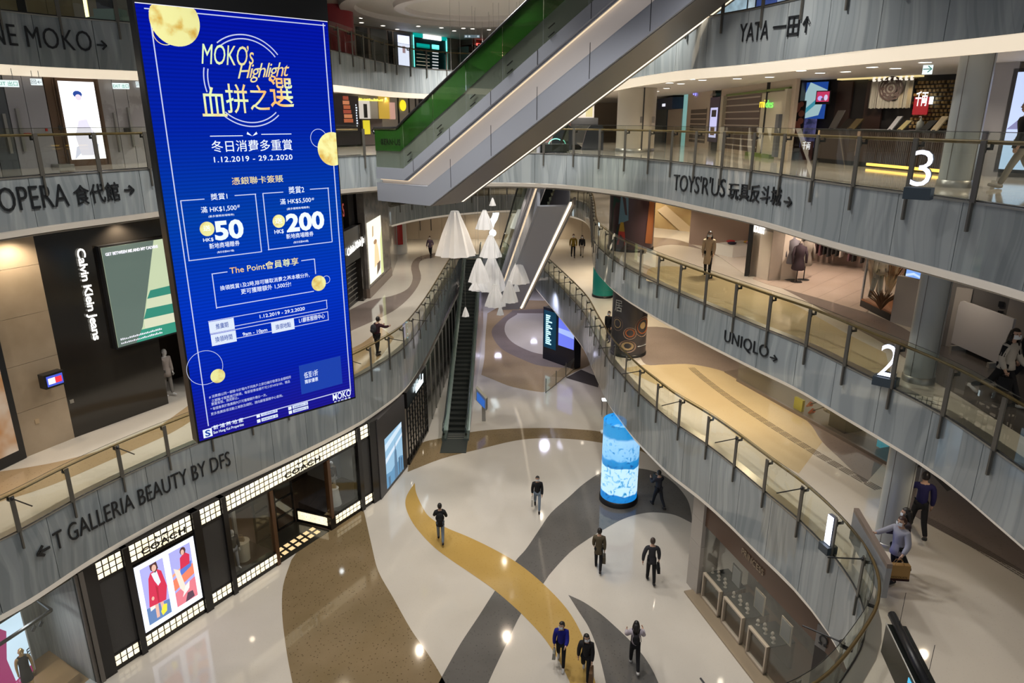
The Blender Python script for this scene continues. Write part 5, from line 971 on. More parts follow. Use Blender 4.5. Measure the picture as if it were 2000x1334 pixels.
# lower step escalator: ground to first gallery
def step_escalator():
    y0, y1, x0, x1 = 33.7, 51.2, -3.62, -2.22; z0, z1 = Z[0], Z[1]; t = thing('escalator', 'dark-stepped escalator running from the ground floor behind the cone lamps', 'escalator', (-2.9, y0-1, z0)); n = 44; ST = M('step_metal', (.05, .055, .05), .4, .7)
    def zz(y): return z0+(z1-z0)*min(1, max(0, (y-y0)/(y1-y0)))
    for i in range(n):
        a = y0+(y1-y0)*i/n; b = y0+(y1-y0)*(i+1)/n; q = MB(); z = zz(b); q.box(x0+.25, x1-.25, a, b+.02, z-.35, z); q.box(x0+.25, x1-.25, a+.0, a+.035, z+.0, z+.004); q.build('step', ST, t)
    q = MB(); q.box(x0+.05, x1-.05, 31.3, 33.7, z0, z0+.02); q.build('landing_plate', M('comb_plate', (.07, .08, .075), .35, .5), t)
    for i in range(3): q = MB(); q.box(x0+.28, x1-.28, 32.9+i*.26, 32.95+i*.26, z0+.02, z0+.03); q.build('comb_line', STEEL, t)
    for s, xa in ((-1, x0), (1, x1)):
        q = MB(); ia, ib = (xa, xa+.25) if s < 0 else (xa-.25, xa); ys = [32.7, 33.7, 51.2, 52.4]
        vs = []
        for y in ys: z = zz(y)+.12; vs += [(ia, y, z), (ib, y, z), (ib, y, max(z0, z-.6)), (ia, y, max(z0, z-.6))]
        q.add(vs, [(4*i+a, 4*i+(a+1) % 4, 4*i+4+(a+1) % 4, 4*i+4+a) for i in range(3) for a in range(4)]+[(3, 2, 1, 0), (12, 13, 14, 15)]); q.build('skirt_deck', M('satin_steel_green', (.20, .24, .22), .3, .7), t)
        xm = (ia+ib)/2; q = MB(); vs = []
        for y in ys: vs += [(xm-.01, y, zz(y)+.12), (xm+.01, y, zz(y)+.12), (xm+.01, y, zz(y)+.92), (xm-.01, y, zz(y)+.92)]
        q.add(vs, [(4*i+a, 4*i+(a+1) % 4, 4*i+4+(a+1) % 4, 4*i+4+a) for i in range(3) for a in (1, 3)]); q.build('glass_panel', glass('esc_glass', (.55, .66, .60), .10), t)
        q = MB(); q.tube([(xm, 32.9, z0+.3), (xm, 32.45, z0+.45), (xm, 32.35, z0+.75), (xm, 32.7, z0+.95), (xm, 33.7, z0+.98), (xm, 51.2, z1+.98), (xm, 52.4, z1+.98)], .05, 8); q.build('handrail', M('dark_handrail', (.02, .03, .028), .25), t, smooth=True)
        q = MB(); q.tube([(xm, 33.0, z0+.9), (xm, 33.7, z0+.93), (xm, 51.2, z1+.93)], .03, 6); q.build('handrail_profile', STEEL, t, smooth=True)
        q = MB(); q.add([(xa, 33.2, z0), (xa, 51.8, z0), (xa, 51.8, z1), (xa, 51.2, z1-.4), (xa, 33.7, z0+.05)], [(0, 1, 2, 3, 4)]); q.build('side_cladding', M('pale_mirror_cladding', (.40, .38, .44), .15, .5), t)
step_escalator()
kt = thing('information_totem', 'slanted grey information totem with a blue touch screen beside the escalator foot', 'totem', P(945, 822, Z0)); c = P(945, 822, Z0)
q = MB(); q.box(c[0]-.10, c[0]+.10, c[1]-.06, c[1]+.06, Z0, Z0+.95); q.build('stem', STEEL, kt)
q = MB(); q.hexa([(c[0]-.42, c[1]-.05, Z0+1.25), (c[0]+.14, c[1]-.28, Z0+.72), (c[0]+.22, c[1]-.18, Z0+.80), (c[0]-.34, c[1]+.05, Z0+1.33)], [(c[0]-.42, c[1]+.1, Z0+1.9), (c[0]+.14, c[1]-.1, Z0+1.32), (c[0]+.22, c[1], Z0+1.4), (c[0]-.34, c[1]+.2, Z0+1.98)]); q.build('head', STEEL, kt)
HP = Plane((c[0]-.38, c[1]-.09), (c[0]+.1, c[1]-.27)); q = MB(); q.add([HP.pt(.03, Z0+1.27, .04), HP.pt(.49, Z0+.84, .04), HP.pt(.49, Z0+1.28, .0), HP.pt(.03, Z0+1.76, .0)], [(0, 1, 2, 3)]); q.build('touch_screen', E('totem_blue', (.03, .12, .45), .9), kt)

# ================================================================== CONE LAMPS
CONE = M('cone_fabric', (.80, .78, .76), .22, spec=.6, coat=.4); CONE.node_tree.nodes['Principled BSDF'].inputs['Emission Color'].default_value = (1, .97, .95, 1); CONE.node_tree.nodes['Principled BSDF'].inputs['Emission Strength'].default_value = .16
cones = [(888, 413, 500, 76, 34, 'largest white pleated cone lamp at the left of the cluster'), (962, 387, 402, 14, 43, 'tiny white cone lamp highest of the cluster'), (946, 411, 448, 35, 42, 'white cone lamp beside the glowing question mark'),
    (1005, 418, 457, 38, 41, 'white cone lamp in front of the rising escalator, upper of the stacked pair'), (1000, 452, 482, 36, 42, 'white cone lamp in front of the rising escalator, lower of the stacked pair'), (990, 483, 497, 17, 42.5, 'small white cone lamp under the stacked pair'),
    (958, 460, 502, 43, 40, 'white cone lamp at the centre above the long cone'), (960, 502, 567, 58, 41, 'long white cone lamp in the middle of the cluster'), (935, 506, 551, 41, 38.5, 'white cone lamp in front of the escalator steps'), (934, 545, 566, 37, 39.5, 'broad low white cone lamp just below the one before the steps'),
    (930, 553, 565, 16, 38, 'small white cone lamp hanging inside the cone before the steps'), (1013, 509, 553, 42, 36.5, 'white cone lamp at the right edge of the cluster'), (1008, 553, 569, 15, 36.8, 'small white cone lamp under the right edge cone'),
    (995, 549, 590, 33, 36.2, 'white cone lamp low at the right beside the two lowest'), (967, 556, 598, 40, 37, 'lowest broad white cone lamp of the cluster'), (909, 601, 618, 15, 36.5, 'small white cone lamp hanging over the escalator steps'), (977, 598, 615, 15, 37, 'small white cone lamp hanging below the lowest broad cone')]
for i, (u, v0, v1, wd, y, lab) in enumerate(cones):
    a = PY(u, v0, y); b = PY(u, v1, y); h = max(.35, (a[2]-b[2])*.97); rb = wd/2*depth(b)/F; rt = rb*.2; c = (a[0], y, a[2]-h); t = thing('cone_lamp', lab, 'pendant lamp', c, group='white pleated cone lamps over the lower escalator')
    n = 20 if wd > 25 else 12; q = MB(); q.lathe([(rb, 0), (rb*.55+rt*.45, h*.5), (rt, h)], c, n, .09); o = q.build('pleated_shade', CONE, t)
    q = MB(); q.lathe([(rt*1.02, h-.03), (rt*1.02, h+.02), (.001, h+.02)], c, 12); q.build('top_cap', CONE, t)
    q = MB(); q.tube([(c[0], c[1], c[2]+h), (c[0], c[1], 22.6)], .007, 4, caps=False); q.build('suspension_wire', M('thin_wire', (.30, .29, .28), .4), t)
# round ceiling roses above them
CEIL2 = M('ceiling_rings', (.72, .68, .66), .5)
for (u, v, y, r, nm, lab) in ((898, 14, 43, 1.75, 0, 'large flat white ceiling disc over the cone lamps'), (985, 22, 46, 1.6, 0, 'white ceiling disc right of the large one'), (940, 40, 50, 1.0, 0, 'small white ceiling disc behind the two large ones')):
    c = PY(u, v, y); t = thing('ceiling_disc', lab, 'ceiling disc', c); q = MB(); q.lathe([(.001, 0), (r, 0), (r+.03, .05), (r, .35), (.001, .35)], c, 40); q.build('disc_body', CEIL2, t, smooth=False); q = MB(); q.lathe([(r*.93, -.02), (r*.97, -.02)], c, 40); q.build('rim_groove', MC['taupe_soffit'], t)
    for k in range(3):
        q = MB(); x, yy = c[0]+r*.5*math.cos(k*2.1), c[1]+r*.5*math.sin(k*2.1); q.tube([(x, yy, c[2]+.35), (x, yy, 22.9)], .02, 5); q.build('drop_rod', WHITE, t)
# ceiling over the topmost gallery, with two stepped rings
mb = MB(); mb.box(-24, 24, 30, 76, 20.4, 20.6); tag(mb.build('ceiling', CEIL), 'pale ceiling over the topmost gallery beyond the atrium', 'ceiling', kind='structure')
for r0, r1, zz in ((6.0, 6.7, 20.15), (3.6, 4.1, 20.2)):
    t = thing('ceiling_ring', 'wide outer stepped plaster ring on the far ceiling' if r0 > 5 else 'inner stepped plaster ring on the far ceiling', 'ceiling ring', (-1.7, 38, zz)); q = MB(); q.lathe([(r0, 20.4-zz), (r0, 0), (r1, 0), (r1+.05, 20.4-zz)], (-1.7, 38, zz), 64); q.build('ring_body', CEIL2, t)
LDISC = E('downlight_glow', (1, .93, .82), 6)
def downlight(u, v, z, r, lab, grp):
    c = P(u, v, z); t = thing('ceiling_light', lab, 'ceiling light', (c[0], c[1], z), group=grp); q = MB(); q.lathe([(.001, -.012), (r, -.012)], c, 16); q.build('diffuser', LDISC, t); q = MB(); q.lathe([(r, -.014), (r*1.18, -.014), (r*1.18, .0)], c, 16); q.build('frame', WHITE, t)
for u, v in ((708, 20), (757, 33), (805, 42), (706, 35), (750, 40), (781, 45), (748, 50), (817, 51), (862, 54), (878, 52), (893, 53), (905, 55), (923, 56), (955, 58), (706, 44), (776, 57), (887, 60)): downlight(u, v, 20.4, .13, 'small round downlight in the far ceiling over the topmost gallery', 'downlights in the far ceiling')
for u, v in ((86, 152), (213, 155.5)): downlight(u, v, 16.3, .13, 'round downlight in the ceiling over the upper left lobby', 'downlights over the upper left lobby')
for u, v in ((1953, 131), (1807, 121), (1749, 133), (1704, 130.5), (1652, 139.5), (1565, 137.5), (1602, 142), (1503, 150), (1471, 143.5), (1440, 153), (1404, 148.5), (1372, 156), (1350, 154.5), (1330, 163), (1308, 161.5), (1282, 178), (1302, 172), (1262, 172)): downlight(u, v, 16.3, .14, 'round downlight in the ceiling over the third gallery shops', 'downlights over the third gallery shops')
# ================================================================== RIGHT SIDE
fascia_text(4, 1, 'YATA', (1445, 82), (1501, 76), .44, 'black four-letter Latin lettering on the topmost right fascia', offset=-.004)
fascia_text(4, 1, '\u4e00\u7530', (1509, 75), (1561, 70), .46, 'two black Chinese characters on the topmost right fascia', offset=.01)
fascia_text(4, 1, '\u2191', (1568, 65), (1582, 63), .36, 'black up arrow on the topmost right fascia', name='arrow_sign', offset=.02)
fascia_text(3, 1, "TOYS'R'US", (1316, 371), (1416, 385), .52, 'black toy shop lettering on the third gallery fascia', offset=-.008, spacing=.95)
fascia_text(3, 1, '\u73a9\u5177\u53cd\u6597\u57ce', (1423, 388), (1525, 403), .46, 'five black Chinese characters of the toy shop sign on the third gallery fascia', offset=.006)
fascia_text(3, 1, '\u2192', (1532, 404), (1547, 406), .26, 'black arrow at the end of the toy shop sign', name='arrow_sign', offset=.02)
fascia_text(2, 1, 'UNIQLO', (1415, 670), (1500, 704), .42, 'black Latin lettering on the second gallery fascia left of numeral 2', offset=-.006, spacing=1.05)
fascia_text(2, 1, '\u2192', (1505, 704), (1518, 708), .2, 'black right arrow on the second gallery fascia', name='arrow_sign', offset=.02)

def column(x, y, z0, z1, r, label, mat, base=True, wrap=None, n=32):
    t = thing('column', label, 'column', (x, y, z0)); q = MB(); q.lathe([(r, 0), (r, z1-z0)], (x, y, z0), n); q.build('shaft', mat, t, smooth=True)
    if base: q = MB(); q.lathe([(r+.02, 0), (r+.02, .14), (r, .15)], (x, y, z0), n); q.build('base_ring', STEEL, t, smooth=True)
    return t
COLW = M('column_glaze', (.40, .42, .41), .3)
for z0, z1, nm in ((Z[3], 16.3, 'third'), (Z[2], 12.25, 'second'), (Z[1], 8.06, 'first')):
    t = column(9.05, 14.6, z0, z1, .31, 'slim pale round column near the lit numeral on the %s gallery' % nm, COLW)
    for k in range(4):
        a = k*1.57+.5; q = MB(); q.tube([(9.05+.312*math.cos(a), 14.6+.312*math.sin(a), z0+.15), (9.05+.312*math.cos(a), 14.6+.312*math.sin(a), z1)], .006, 4); q.build('seam', MC['grey_stone_trim'], t)
CREAMC = M('cream_column', (.55, .50, .42), .4)
t = column(5.35, 31.6, Z[3], 16.3, .82, 'wide cream column with a dark joint on the third gallery', CREAMC)
q = MB(); q.tube([(5.5, 30.77, Z[3]+.1), (5.5, 30.77, 16.3)], .03, 4); q.build('dark_joint', BLACK, t)
for dx in (-.12, .38): q = MB(); q.box(5.5+dx, 5.6+dx, 30.76, 30.80, Z[3]+1.2, Z[3]+1.45); q.build('switch_plate', MC['taupe_soffit'], t)
def wrapped(x, y, z0, z1, r, label, mat, shapes):
    t = thing('advertising_column', label, 'column', (x, y, z0)); q = MB(); q.lathe([(r, .0), (r, z1-z0)], (x, y, z0), 40); q.build('printed_wrap', mat, t, smooth=True)
    q = MB(); q.lathe([(r+.03, 0), (r+.03, .12), (r, .13)], (x, y, z0), 40); q.build('base_ring', BLACK, t, smooth=True)
    fa = math.atan2(-y, -x)
    for i, (c, nm, poly) in enumerate(shapes):            # poly in (angle deg from facing, height)
        q = MB(); rr = r+.004+.003*i; cx = sum(p[0] for p in poly)/len(poly); pts = []
        n = len(poly)
        for k in range(n):
            a, b = poly[k], poly[(k+1) % n]; m = max(1, int(abs(b[0]-a[0])/6))
            for j in range(m): pts.append((a[0]+(b[0]-a[0])*j/m, a[1]+(b[1]-a[1])*j/m))
        P2 = [Vector((p[0], p[1]*40, 0)) for p in pts]; tri = tessellate_polygon([P2])
        q.add([(x+rr*math.cos(fa+math.radians(p[0])), y+rr*math.sin(fa+math.radians(p[0])), z0+p[1]) for p in pts], [tuple(k) for k in tri]); q.build(nm, c, t)
    return t
def oval(cx, cy, rx, ry, n=16): return [(cx+rx*math.cos(2*math.pi*i/n), cy+ry*math.sin(2*math.pi*i/n)) for i in range(n)]
BOWL = M('print_bowl', (.30, .20, .15), .5); SOUP = M('print_soup', (.30, .09, .03), .5); NOOD = M('print_noodle', (.40, .28, .14), .5)
NAVY = M('print_dark', (.05, .045, .05), .35)
t = wrapped(5.1, 29.2, Z[1], 8.06, .76, 'dark printed column with noodle bowls and a white Chinese character', NAVY, [
    (BOWL, 'print_shape', oval(-42, 1.45, 22, .30)), (NOOD, 'print_shape', oval(-42, 1.47, 15, .2)), (BOWL, 'print_shape', oval(4, 1.1, 22, .27)), (SOUP, 'print_shape', oval(4, 1.12, 16, .19)), (BOWL, 'print_shape', oval(52, 1.35, 34, .45)), (SOUP, 'print_shape', oval(52, 1.38, 27, .34)), (NOOD, 'print_shape', oval(48, 1.42, 12, .15)),
    (BOWL, 'print_shape', oval(-2, .52, 28, .28)), (NOOD, 'print_shape', oval(-2, .54, 20, .19)), (MASK, 'print_shape', [(30, .5), (75, .5), (75, .53), (30, .53)])])
def wraptext(t, x, y, r, body, a0, a1, z0, h, mat, **k):
    v, fs = text_data(body, .001, **k); fa = math.atan2(-y, -x); q = MB(); q.add([(x+(r+.02)*math.cos(fa+math.radians(a0+(a1-a0)*p[0])), y+(r+.02)*math.sin(fa+math.radians(a0+(a1-a0)*p[0])), z0+h*p[1]) for p in v], fs); q.build('lettering', mat, t)
wraptext(t, 5.1, 29.2, .76, '\u5c45', -55, -25, Z[1]+2.0, .5, WHITE, offset=.02)
wrapped(5.3, 39.6, Z[1], 8.06, .62, 'teal and brown printed column behind the noodle column', M('print_teal', (.01, .25, .22), .4), [(M('print_tan', (.35, .22, .14), .5), 'print_shape', [(-80, .12), (80, .12), (80, .5), (-80, .42)])])
wrapped(5.35, 31.4, Z[2], 12.25, 1.0, 'dark printed column with colourful clothing picture on the second gallery', M('print_maroon', (.055, .03, .035), .3), [(M('print_green', (.01, .05, .04), .5), 'print_shape', [(-62, .4), (-38, .3), (-30, 2.2), (-55, 2.4)]), (M('print_blue', (.10, .20, .28), .5), 'print_shape', [(-34, 1.2), (-8, 1.4), (-12, 2.9), (-30, 2.7)]), (M('print_red', (.4, .04, .03), .5), 'print_shape', [(-36, .3), (-12, .3), (-16, .9), (-32, .9)]), (M('print_yellow', (.4, .25, .03), .5), 'print_shape', [(-32, .9), (-16, .9), (-20, 1.3), (-28, 1.3)]), (M('print_orange', (.3, .10, .03), .5), 'print_shape', [(38, .4), (68, .3), (70, 2.6), (46, 2.5)])])
wrapped(2.4, 41.0, Z[3], 16.3, .9, 'pink printed column reading take it easy on the third gallery', M('print_pink', (.50, .30, .30), .5), [(M('print_rose', (.42, .20, .20), .5), 'print_shape', [(-80, .3), (80, .3), (80, 1.0), (60, 1.15), (35, .9), (10, 1.1), (-20, .85), (-80, .7)])])
c_ = [o for o in bpy.data.objects if o.get('label', '').startswith('pink printed')][0]; wraptext(c_, 2.4, 41.0, .9, 'Take it\neasy', -45, 25, Z[3]+1.2, .7, LETTER, offset=.01)
# LED column on the ground floor
lc = thing('led_column', 'glowing blue LED column showing icy water on the ground floor', 'column', (4.62, 26.9, Z0)); LED = M('led_ice', (.05, .2, .3), .3); n_, l_ = nt(LED); b_ = n_['Principled BSDF']
tc = n_.new('ShaderNodeTexCoord'); sx = n_.new('ShaderNodeSeparateXYZ'); l_.new(tc.outputs['Object'], sx.inputs[0]); nz = n_.new('ShaderNodeTexNoise'); nz.inputs['Scale'].default_value = 2.6; nz.inputs['Detail'].default_value = 5; nz.inputs['Distortion'].default_value = 2.2; l_.new(tc.outputs['Object'], nz.inputs[0])
rp = n_.new('ShaderNodeValToRGB'); e_ = rp.color_ramp.elements; e_[0].position = .33; e_[0].color = (.01, .22, .5, 1); e_[1].position = .47; e_[1].color = (.56, .80, 1, 1); q_ = e_.new(.40); q_.color = (.28, .60, .9, 1); l_.new(nz.outputs[0], rp.inputs[0])
r2 = n_.new('ShaderNodeValToRGB'); r2.color_ramp.interpolation = 'LINEAR'; e2 = r2.color_ramp.elements; e2[0].position = 0; e2[0].color = (.0, .20, .52, 1); e2[1].position = 1; e2[1].color = (.02, .30, .58, 1)
for p_, c in ((.155, (.0, .24, .58)), (.165, (1, 1, 1)), (.50, (1, 1, 1)), (.505, (.0, .22, .50)), (.60, (.02, .30, .60)), (.62, (.42, .66, .85)), (.86, (.62, .78, .92)), (.89, (.03, .3, .58))): q_ = e2.new(p_); q_.color = (*c, 1)
nz3 = n_.new('ShaderNodeTexNoise'); nz3.inputs['Scale'].default_value = 1.4; l_.new(tc.outputs['Object'], nz3.inputs[0]); md = n_.new('ShaderNodeMath'); md.operation = 'MULTIPLY_ADD'; md.inputs[1].default_value = .12; l_.new(nz3.outputs[0], md.inputs[0]); dv = n_.new('ShaderNodeMath'); dv.operation = 'MULTIPLY_ADD'; dv.inputs[1].default_value = 1/3.6; dv.inputs[2].default_value = -.06; l_.new(sx.outputs[2], dv.inputs[0]); l_.new(dv.outputs[0], md.inputs[2]); l_.new(md.outputs[0], r2.inputs[0])
mx = n_.new('ShaderNodeMix'); mx.data_type = 'RGBA'; mx.blend_type = 'MULTIPLY'; mx.inputs[0].default_value = 1; l_.new(rp.outputs[0], mx.inputs[6]); l_.new(r2.outputs[0], mx.inputs[7])
gt = n_.new('ShaderNodeMath'); gt.operation = 'COMPARE'; l_.new(mx.outputs[2], b_.inputs['Emission Color']); b_.inputs['Emission Strength'].default_value = .95
q = MB(); q.lathe([(.78, .22), (.78, 3.75)], (4.62, 26.9, Z0), 48); q.build('led_skin', LED, lc, smooth=True); q = MB(); q.lathe([(.83, 0), (.83, .2), (.78, .24)], (4.62, 26.9, Z0), 48); q.build('black_plinth', BLACK, lc, smooth=True)

# ------------------------------------------------------------------ lit floor numerals
NEON = E('numeral_white', (.78, .82, 1), 2.4); NSIDE = M('numeral_side', (.14, .15, .2), .4)
def numeral(ch, u0, v0, u1, v1, lv, deep, base_px=None):
    y0 = P((u0+u1)/2, v1, Z[lv]+.12)[1] if lv != 1 else P(1618, 1062, Z[1]+.1)[1]
    return y0
def num(ch, bl, br, htop, lv, lab, face=None, w=.42, h=.8):
    pb = P(*bl, Z[lv]+.22); t = thing('floor_numeral', lab, 'numeral', (pb[0], pb[1], Z[lv])); c = np.array(pb[:2]); f = np.array(face); f = f/np.linalg.norm(f); d = np.array([-f[1], f[0]])
    pl = Plane(c, c+d, face=c+f*5); s = pl.flip(); v, fs = text_data(ch, .05, -.008)
    q = MB(); q.add([pl.pt((x*w)*s, Z[lv]+.22+h*y, z_) for x, y, z_ in v], fs); q.build('numeral_body', NSIDE, t)
    v, fs = text_data(ch, .001, -.008); q = MB(); q.add([pl.pt((x*w)*s, Z[lv]+.22+h*y, .105+z_) for x, y, z_ in v], fs); q.build('lit_face', NEON, t)
    pl.part('plinth', (-.06, w+.06, Z[lv], Z[lv]+.2) if s > 0 else (-w-.06, .06, Z[lv], Z[lv]+.2), M('numeral_plinth', (.05, .07, .09), .4), t, -.08, .2)
num('3', (1779, 362), 0, 0, 3, 'big lit white numeral 3 on the third gallery edge', (-1, -1.15), .30, .60)
num('2', (1716, 729), 0, 0, 2, 'big lit white numeral 2 on the second gallery edge', (-1, -1.1), .36, .72)
num('1', (1617, 1056), 0, 0, 1, 'big lit white numeral 1 on the first gallery edge', (-1, -.25), .20, .74)

# ------------------------------------------------------------------ third gallery right: shop row
def at(pl, u, v): return pl.az(u, v)[0]
R3 = Plane((9.2, 46), (9.3, 22.3)); r3 = thing('shopfront', 'cream shop row with purple sign and rolling shutter on the third gallery', 'shopfront', R3.pt(0, Z[3]))
top3 = 16.3; YC = M('cream_shop', (.50, .42, .34), .45); GRN = M('olive_green', (.13, .20, .03), .4)
def r3p(nm, u0, u1, z0, z1, mt, d0=-.1, d1=.02): a = sorted((at(R3, u0, 240), at(R3, u1, 240))); return R3.part(nm, (a[0], a[1], Z[3]+z0, Z[3]+z1), mt, r3, d0, d1)
r3p('wall_board', 1262, 1277, 0, 2.6, DARK); r3p('glazed_front', 1277, 1302, 0, 2.6, M('bluish_front', (.12, .17, .20), .1, spec=.8)); r3p('navy_awning', 1302, 1332, 1.9, 2.5, M('navy', (.01, .02, .06), .5), -.1, .6); r3p('door_panel', 1304, 1330, 0, 1.9, YC); r3p('awning_mark', 1312, 1318, 2.05, 2.2, E('soft_white', (.9, .9, 1), .8), .6, .62)
r3p('teal_strip', 1333, 1341, 0, 2.6, E('teal_glow', (.25, .5, .48), .6)); r3p('wall_board', 1341, 1384, 0, 2.6, YC); r3p('opening', 1349, 1380, .25, 1.85, M('shelf_dark', (.10, .075, .06), .5), -.1, .03)
for k in range(7): r3p('shutter_slat', 1349, 1380, .38+k*.24, .43+k*.24, YC, .03, .06)
r3p('wall_board', 1384, 1388, 0, 2.6, YC); r3p('purple_panel', 1386, 1405, .35, 2.3, M('purple_panel', (.06, .045, .10), .4), .0, .05); r3p('lit_poster', 1388.5, 1402, .55, 1.85, E('lit_poster_pale', (.55, .55, .85), .9), .05, .06); r3p('poster_shape', 1391, 1399, .65, 1.0, M('print_tan', (.35, .22, .14), .5), .06, .065); r3p('poster_shape', 1391, 1400, 1.45, 1.75, M('print_dark', (.05, .045, .05), .35), .06, .065)
_a = R3.az(1389, 188); _b = R3.az(1401, 187); marks(R3, r3, _a[0], _b[0], _a[1], _a[1]+.14, 7, STEEL, .06)
t = thing('neon_sign', 'small blue neon flower sign above the slatted opening', 'sign', R3.pt(at(R3, 1362, 177), Z[3]+2.2)); a0, z0_ = R3.az(1361, 178); q = MB()
for k in range(5): disc(R3, q, a0+.3*math.cos(k*1.257)*1.2, z0_+.13*math.sin(k*1.257), .10, .08, 10, rin=.06)
q.build('tubes', E('neon_blue', (.2, .2, 1), 4), t)
r3p('wall_board', 1405, 1548, 0, 2.6, YC)
r3p('green_soffit', 1418, 1540, 2.28, 2.36, GRN, .02, .1); r3p('green_base', 1471, 1520, .0, .14, GRN, .02, .2); r3p('window_dark', 1418, 1484, .15, 2.25, M('shutter_dark', (.09, .06, .05), .35), .02, .04)
for k in range(8): r3p('shutter_slat', 1418, 1484, .3+k*.26, .35+k*.26, M('shutter_slat', (.45, .40, .34), .4), .04, .08)
for s in range(2):
    u0 = 1414 if s == 0 else 1538; r3p('curved_jamb', u0-2, u0+3, .05, 2.3, M('cream_jamb', (.52, .48, .38), .4), .02, .18)
r3p('white_panel', 1486, 1530, .14, 2.25, M('cream_jamb', (0, 0, 0)), .02, .06); r3p('grey_return', 1531, 1537, .1, 1.5, M('slate', (.12, .13, .15), .4), .02, .3)
for i, (chs, c, u0, u1) in enumerate((('m', (1, .75, .05), 1488, 1496), ('i', (.9, .8, .1), 1496.5, 1499), ('des', (.25, .9, .15), 1500, 1514))): 
    if i == 0: ms = thing('shop_name', 'small glowing yellow and green lettering on the cream shop', 'sign', R3.pt(at(R3, 1500, 205), Z[3]+1.9))
    R3.text(chs, (u0, 210+i*.3), (u1, 210+i*.3), (.20, .27, .27)[i], E('name_%d' % i, c, .9), ms, .08)
for u in (1503, 1519, 1530): spot(*R3.pt(at(R3, u, 170), Z[3]+2.2, .3), 8, (1, .85, .6), 1.6)
# dark restaurant with noren
R4 = Plane((9.3, 24.6), (13.6, 17.6)); r4 = thing('restaurant', 'dark Japanese restaurant front with noren curtain and stone wall', 'shopfront', R4.pt(0, Z[3]))
CHO = M('chocolate_panel', (.035, .018, .014), .3); VBLK = M('void_black', (.008, .006, .006), .5)
BK = Plane((9.3, 26.6), (15.2, 19.2)); BK.part('back_wall', (-.2, BK.L, Z[3], top3), VBLK, r4, -.2, 0)
def bk(nm, u0, v0, u1, v1, mt, d0=0, d1=.03, par=None, pl=None): rr = (pl or BK).rect(u0, v0, u1, v1); return (pl or BK).part(nm, rr, mt, par or r4, d0, d1)
bk('side_panel', 1546, 150, 1560, 318, CHO, 0, .4); bk('brown_panel', 1640, 160, 1650, 300, CHO, 0, .1); bk('brown_panel', 1698, 160, 1712, 300, CHO, 0, .1); bk('lintel', 1712, 150, 1790, 157, CHO, 0, .2); bk('lintel_light', 1645, 148, 1805, 150, E('warm_line', (1, .8, .35), .7), 0, .3)
t = thing('wall_screen', 'blue triangular wall screen inside the dark restaurant', 'screen', BK.pt(1, Z[3]+1.6)); rs = BK.rect(1562, 162, 1612, 232); BK.part('casing', (rs[0]-.03, rs[1]+.03, rs[2]-.03, rs[3]+.03), BLACK, t, .05, .09)
picture(BK, t, rs, [((.28, .42, .45), [(.42, 1), (1, .78), (.8, .1), (.3, 0), (.2, .5)]), ((.04, .22, .30), [(.3, .1), (.95, .62), (.95, .75), (.3, .25)])], .092, bg=(.01, .05, .25))
t = thing('food_poster', 'dark poster of pink seafood pieces at the restaurant edge', 'poster', BK.pt(.5, Z[3]+1)); rs = BK.rect(1547, 198, 1580, 262); BK.part('board', rs, M('poster_dark', (.02, .015, .02), .4), t, .4, .44)
for cx, cy, r_ in ((.55, .8, .2), (.25, .6, .18), (.8, .9, .1), (.85, .62, .12), (.6, .2, .25), (.2, .2, .15), (.85, .4, .12)):
    q = MB(); disc(BK, q, rs[0]+(rs[1]-rs[0])*cx, rs[2]+(rs[3]-rs[2])*cy, r_*.9, .45+.002*cx, 12); q.build('seafood_print', M('print_salmon', (.35, .13, .10), .5) if cx > .5 else M('print_pale', (.30, .22, .24), .5), t)
t = thing('lit_menu', 'bluish lit menu column below the seafood poster', 'poster', BK.pt(1.5, Z[3]+.8)); rs = BK.rect(1578, 232, 1598, 288); BK.part('board', rs, noise_mat('menu_blue', (.015, .02, .06), (.10, .10, .28), 5, 3, .4, emit=.5), t, .3, .34)
t = thing('restaurant_sign', 'small dark red standing sign with white characters left of the counter', 'sign', BK.pt(2, Z[3]+.5)); rs = BK.rect(1580, 275, 1600, 312); BK.part('board', rs, M('deep_red', (.06, .008, .010), .4), t, .5, .54); BK.textm('\u5343\u4e21', rs[0]+.1, rs[1]-.08, rs[2]+.35, .26, E('soft_white', (.9, .9, 1), .8), t, .56, offset=.01)
t = thing('hanging_monitor', 'small red and purple monitor hanging in the restaurant', 'screen', BK.pt(3, Z[3]+1.7)); rs = BK.rect(1613, 180, 1635, 199); BK.part('casing', (rs[0]-.03, rs[1]+.03, rs[2]-.08, rs[3]+.03), BLACK, t, .5, .55); picture(BK, t, rs, [((.45, .35, .75), ell(.3, .35, .2, .25)), ((.55, .5, .7), ell(.75, .4, .15, .3)), ((.1, .05, .1), ell(.5, .25, .12, .15))], .56, bg=(.45, .03, .10))
t = thing('noren_curtain', 'cream noren curtain with a round brown family crest', 'curtain', BK.pt(6, Z[3]+1.6)); rs = BK.rect(1711, 160, 1786, 211); NOR = M('noren_cloth', (.30, .27, .22), .85)
for k in range(5):
    q = MB(); w_ = (rs[1]-rs[0])/5; a0 = rs[0]+w_*k; n = 6; vs = []
    for i in range(n+1):
        a = a0+.01+(w_-.02)*i/n
        for z_ in (rs[2], rs[3]): vs.append(BK.pt(a, z_+.015*math.sin(i*2+k) if z_ == rs[2] else z_, .3+.03*math.sin(i*1.4+k)))
    q.add(vs, [(2*i, 2*i+2, 2*i+3, 2*i+1) for i in range(n)]); q.build('cloth_panel', NOR, t)
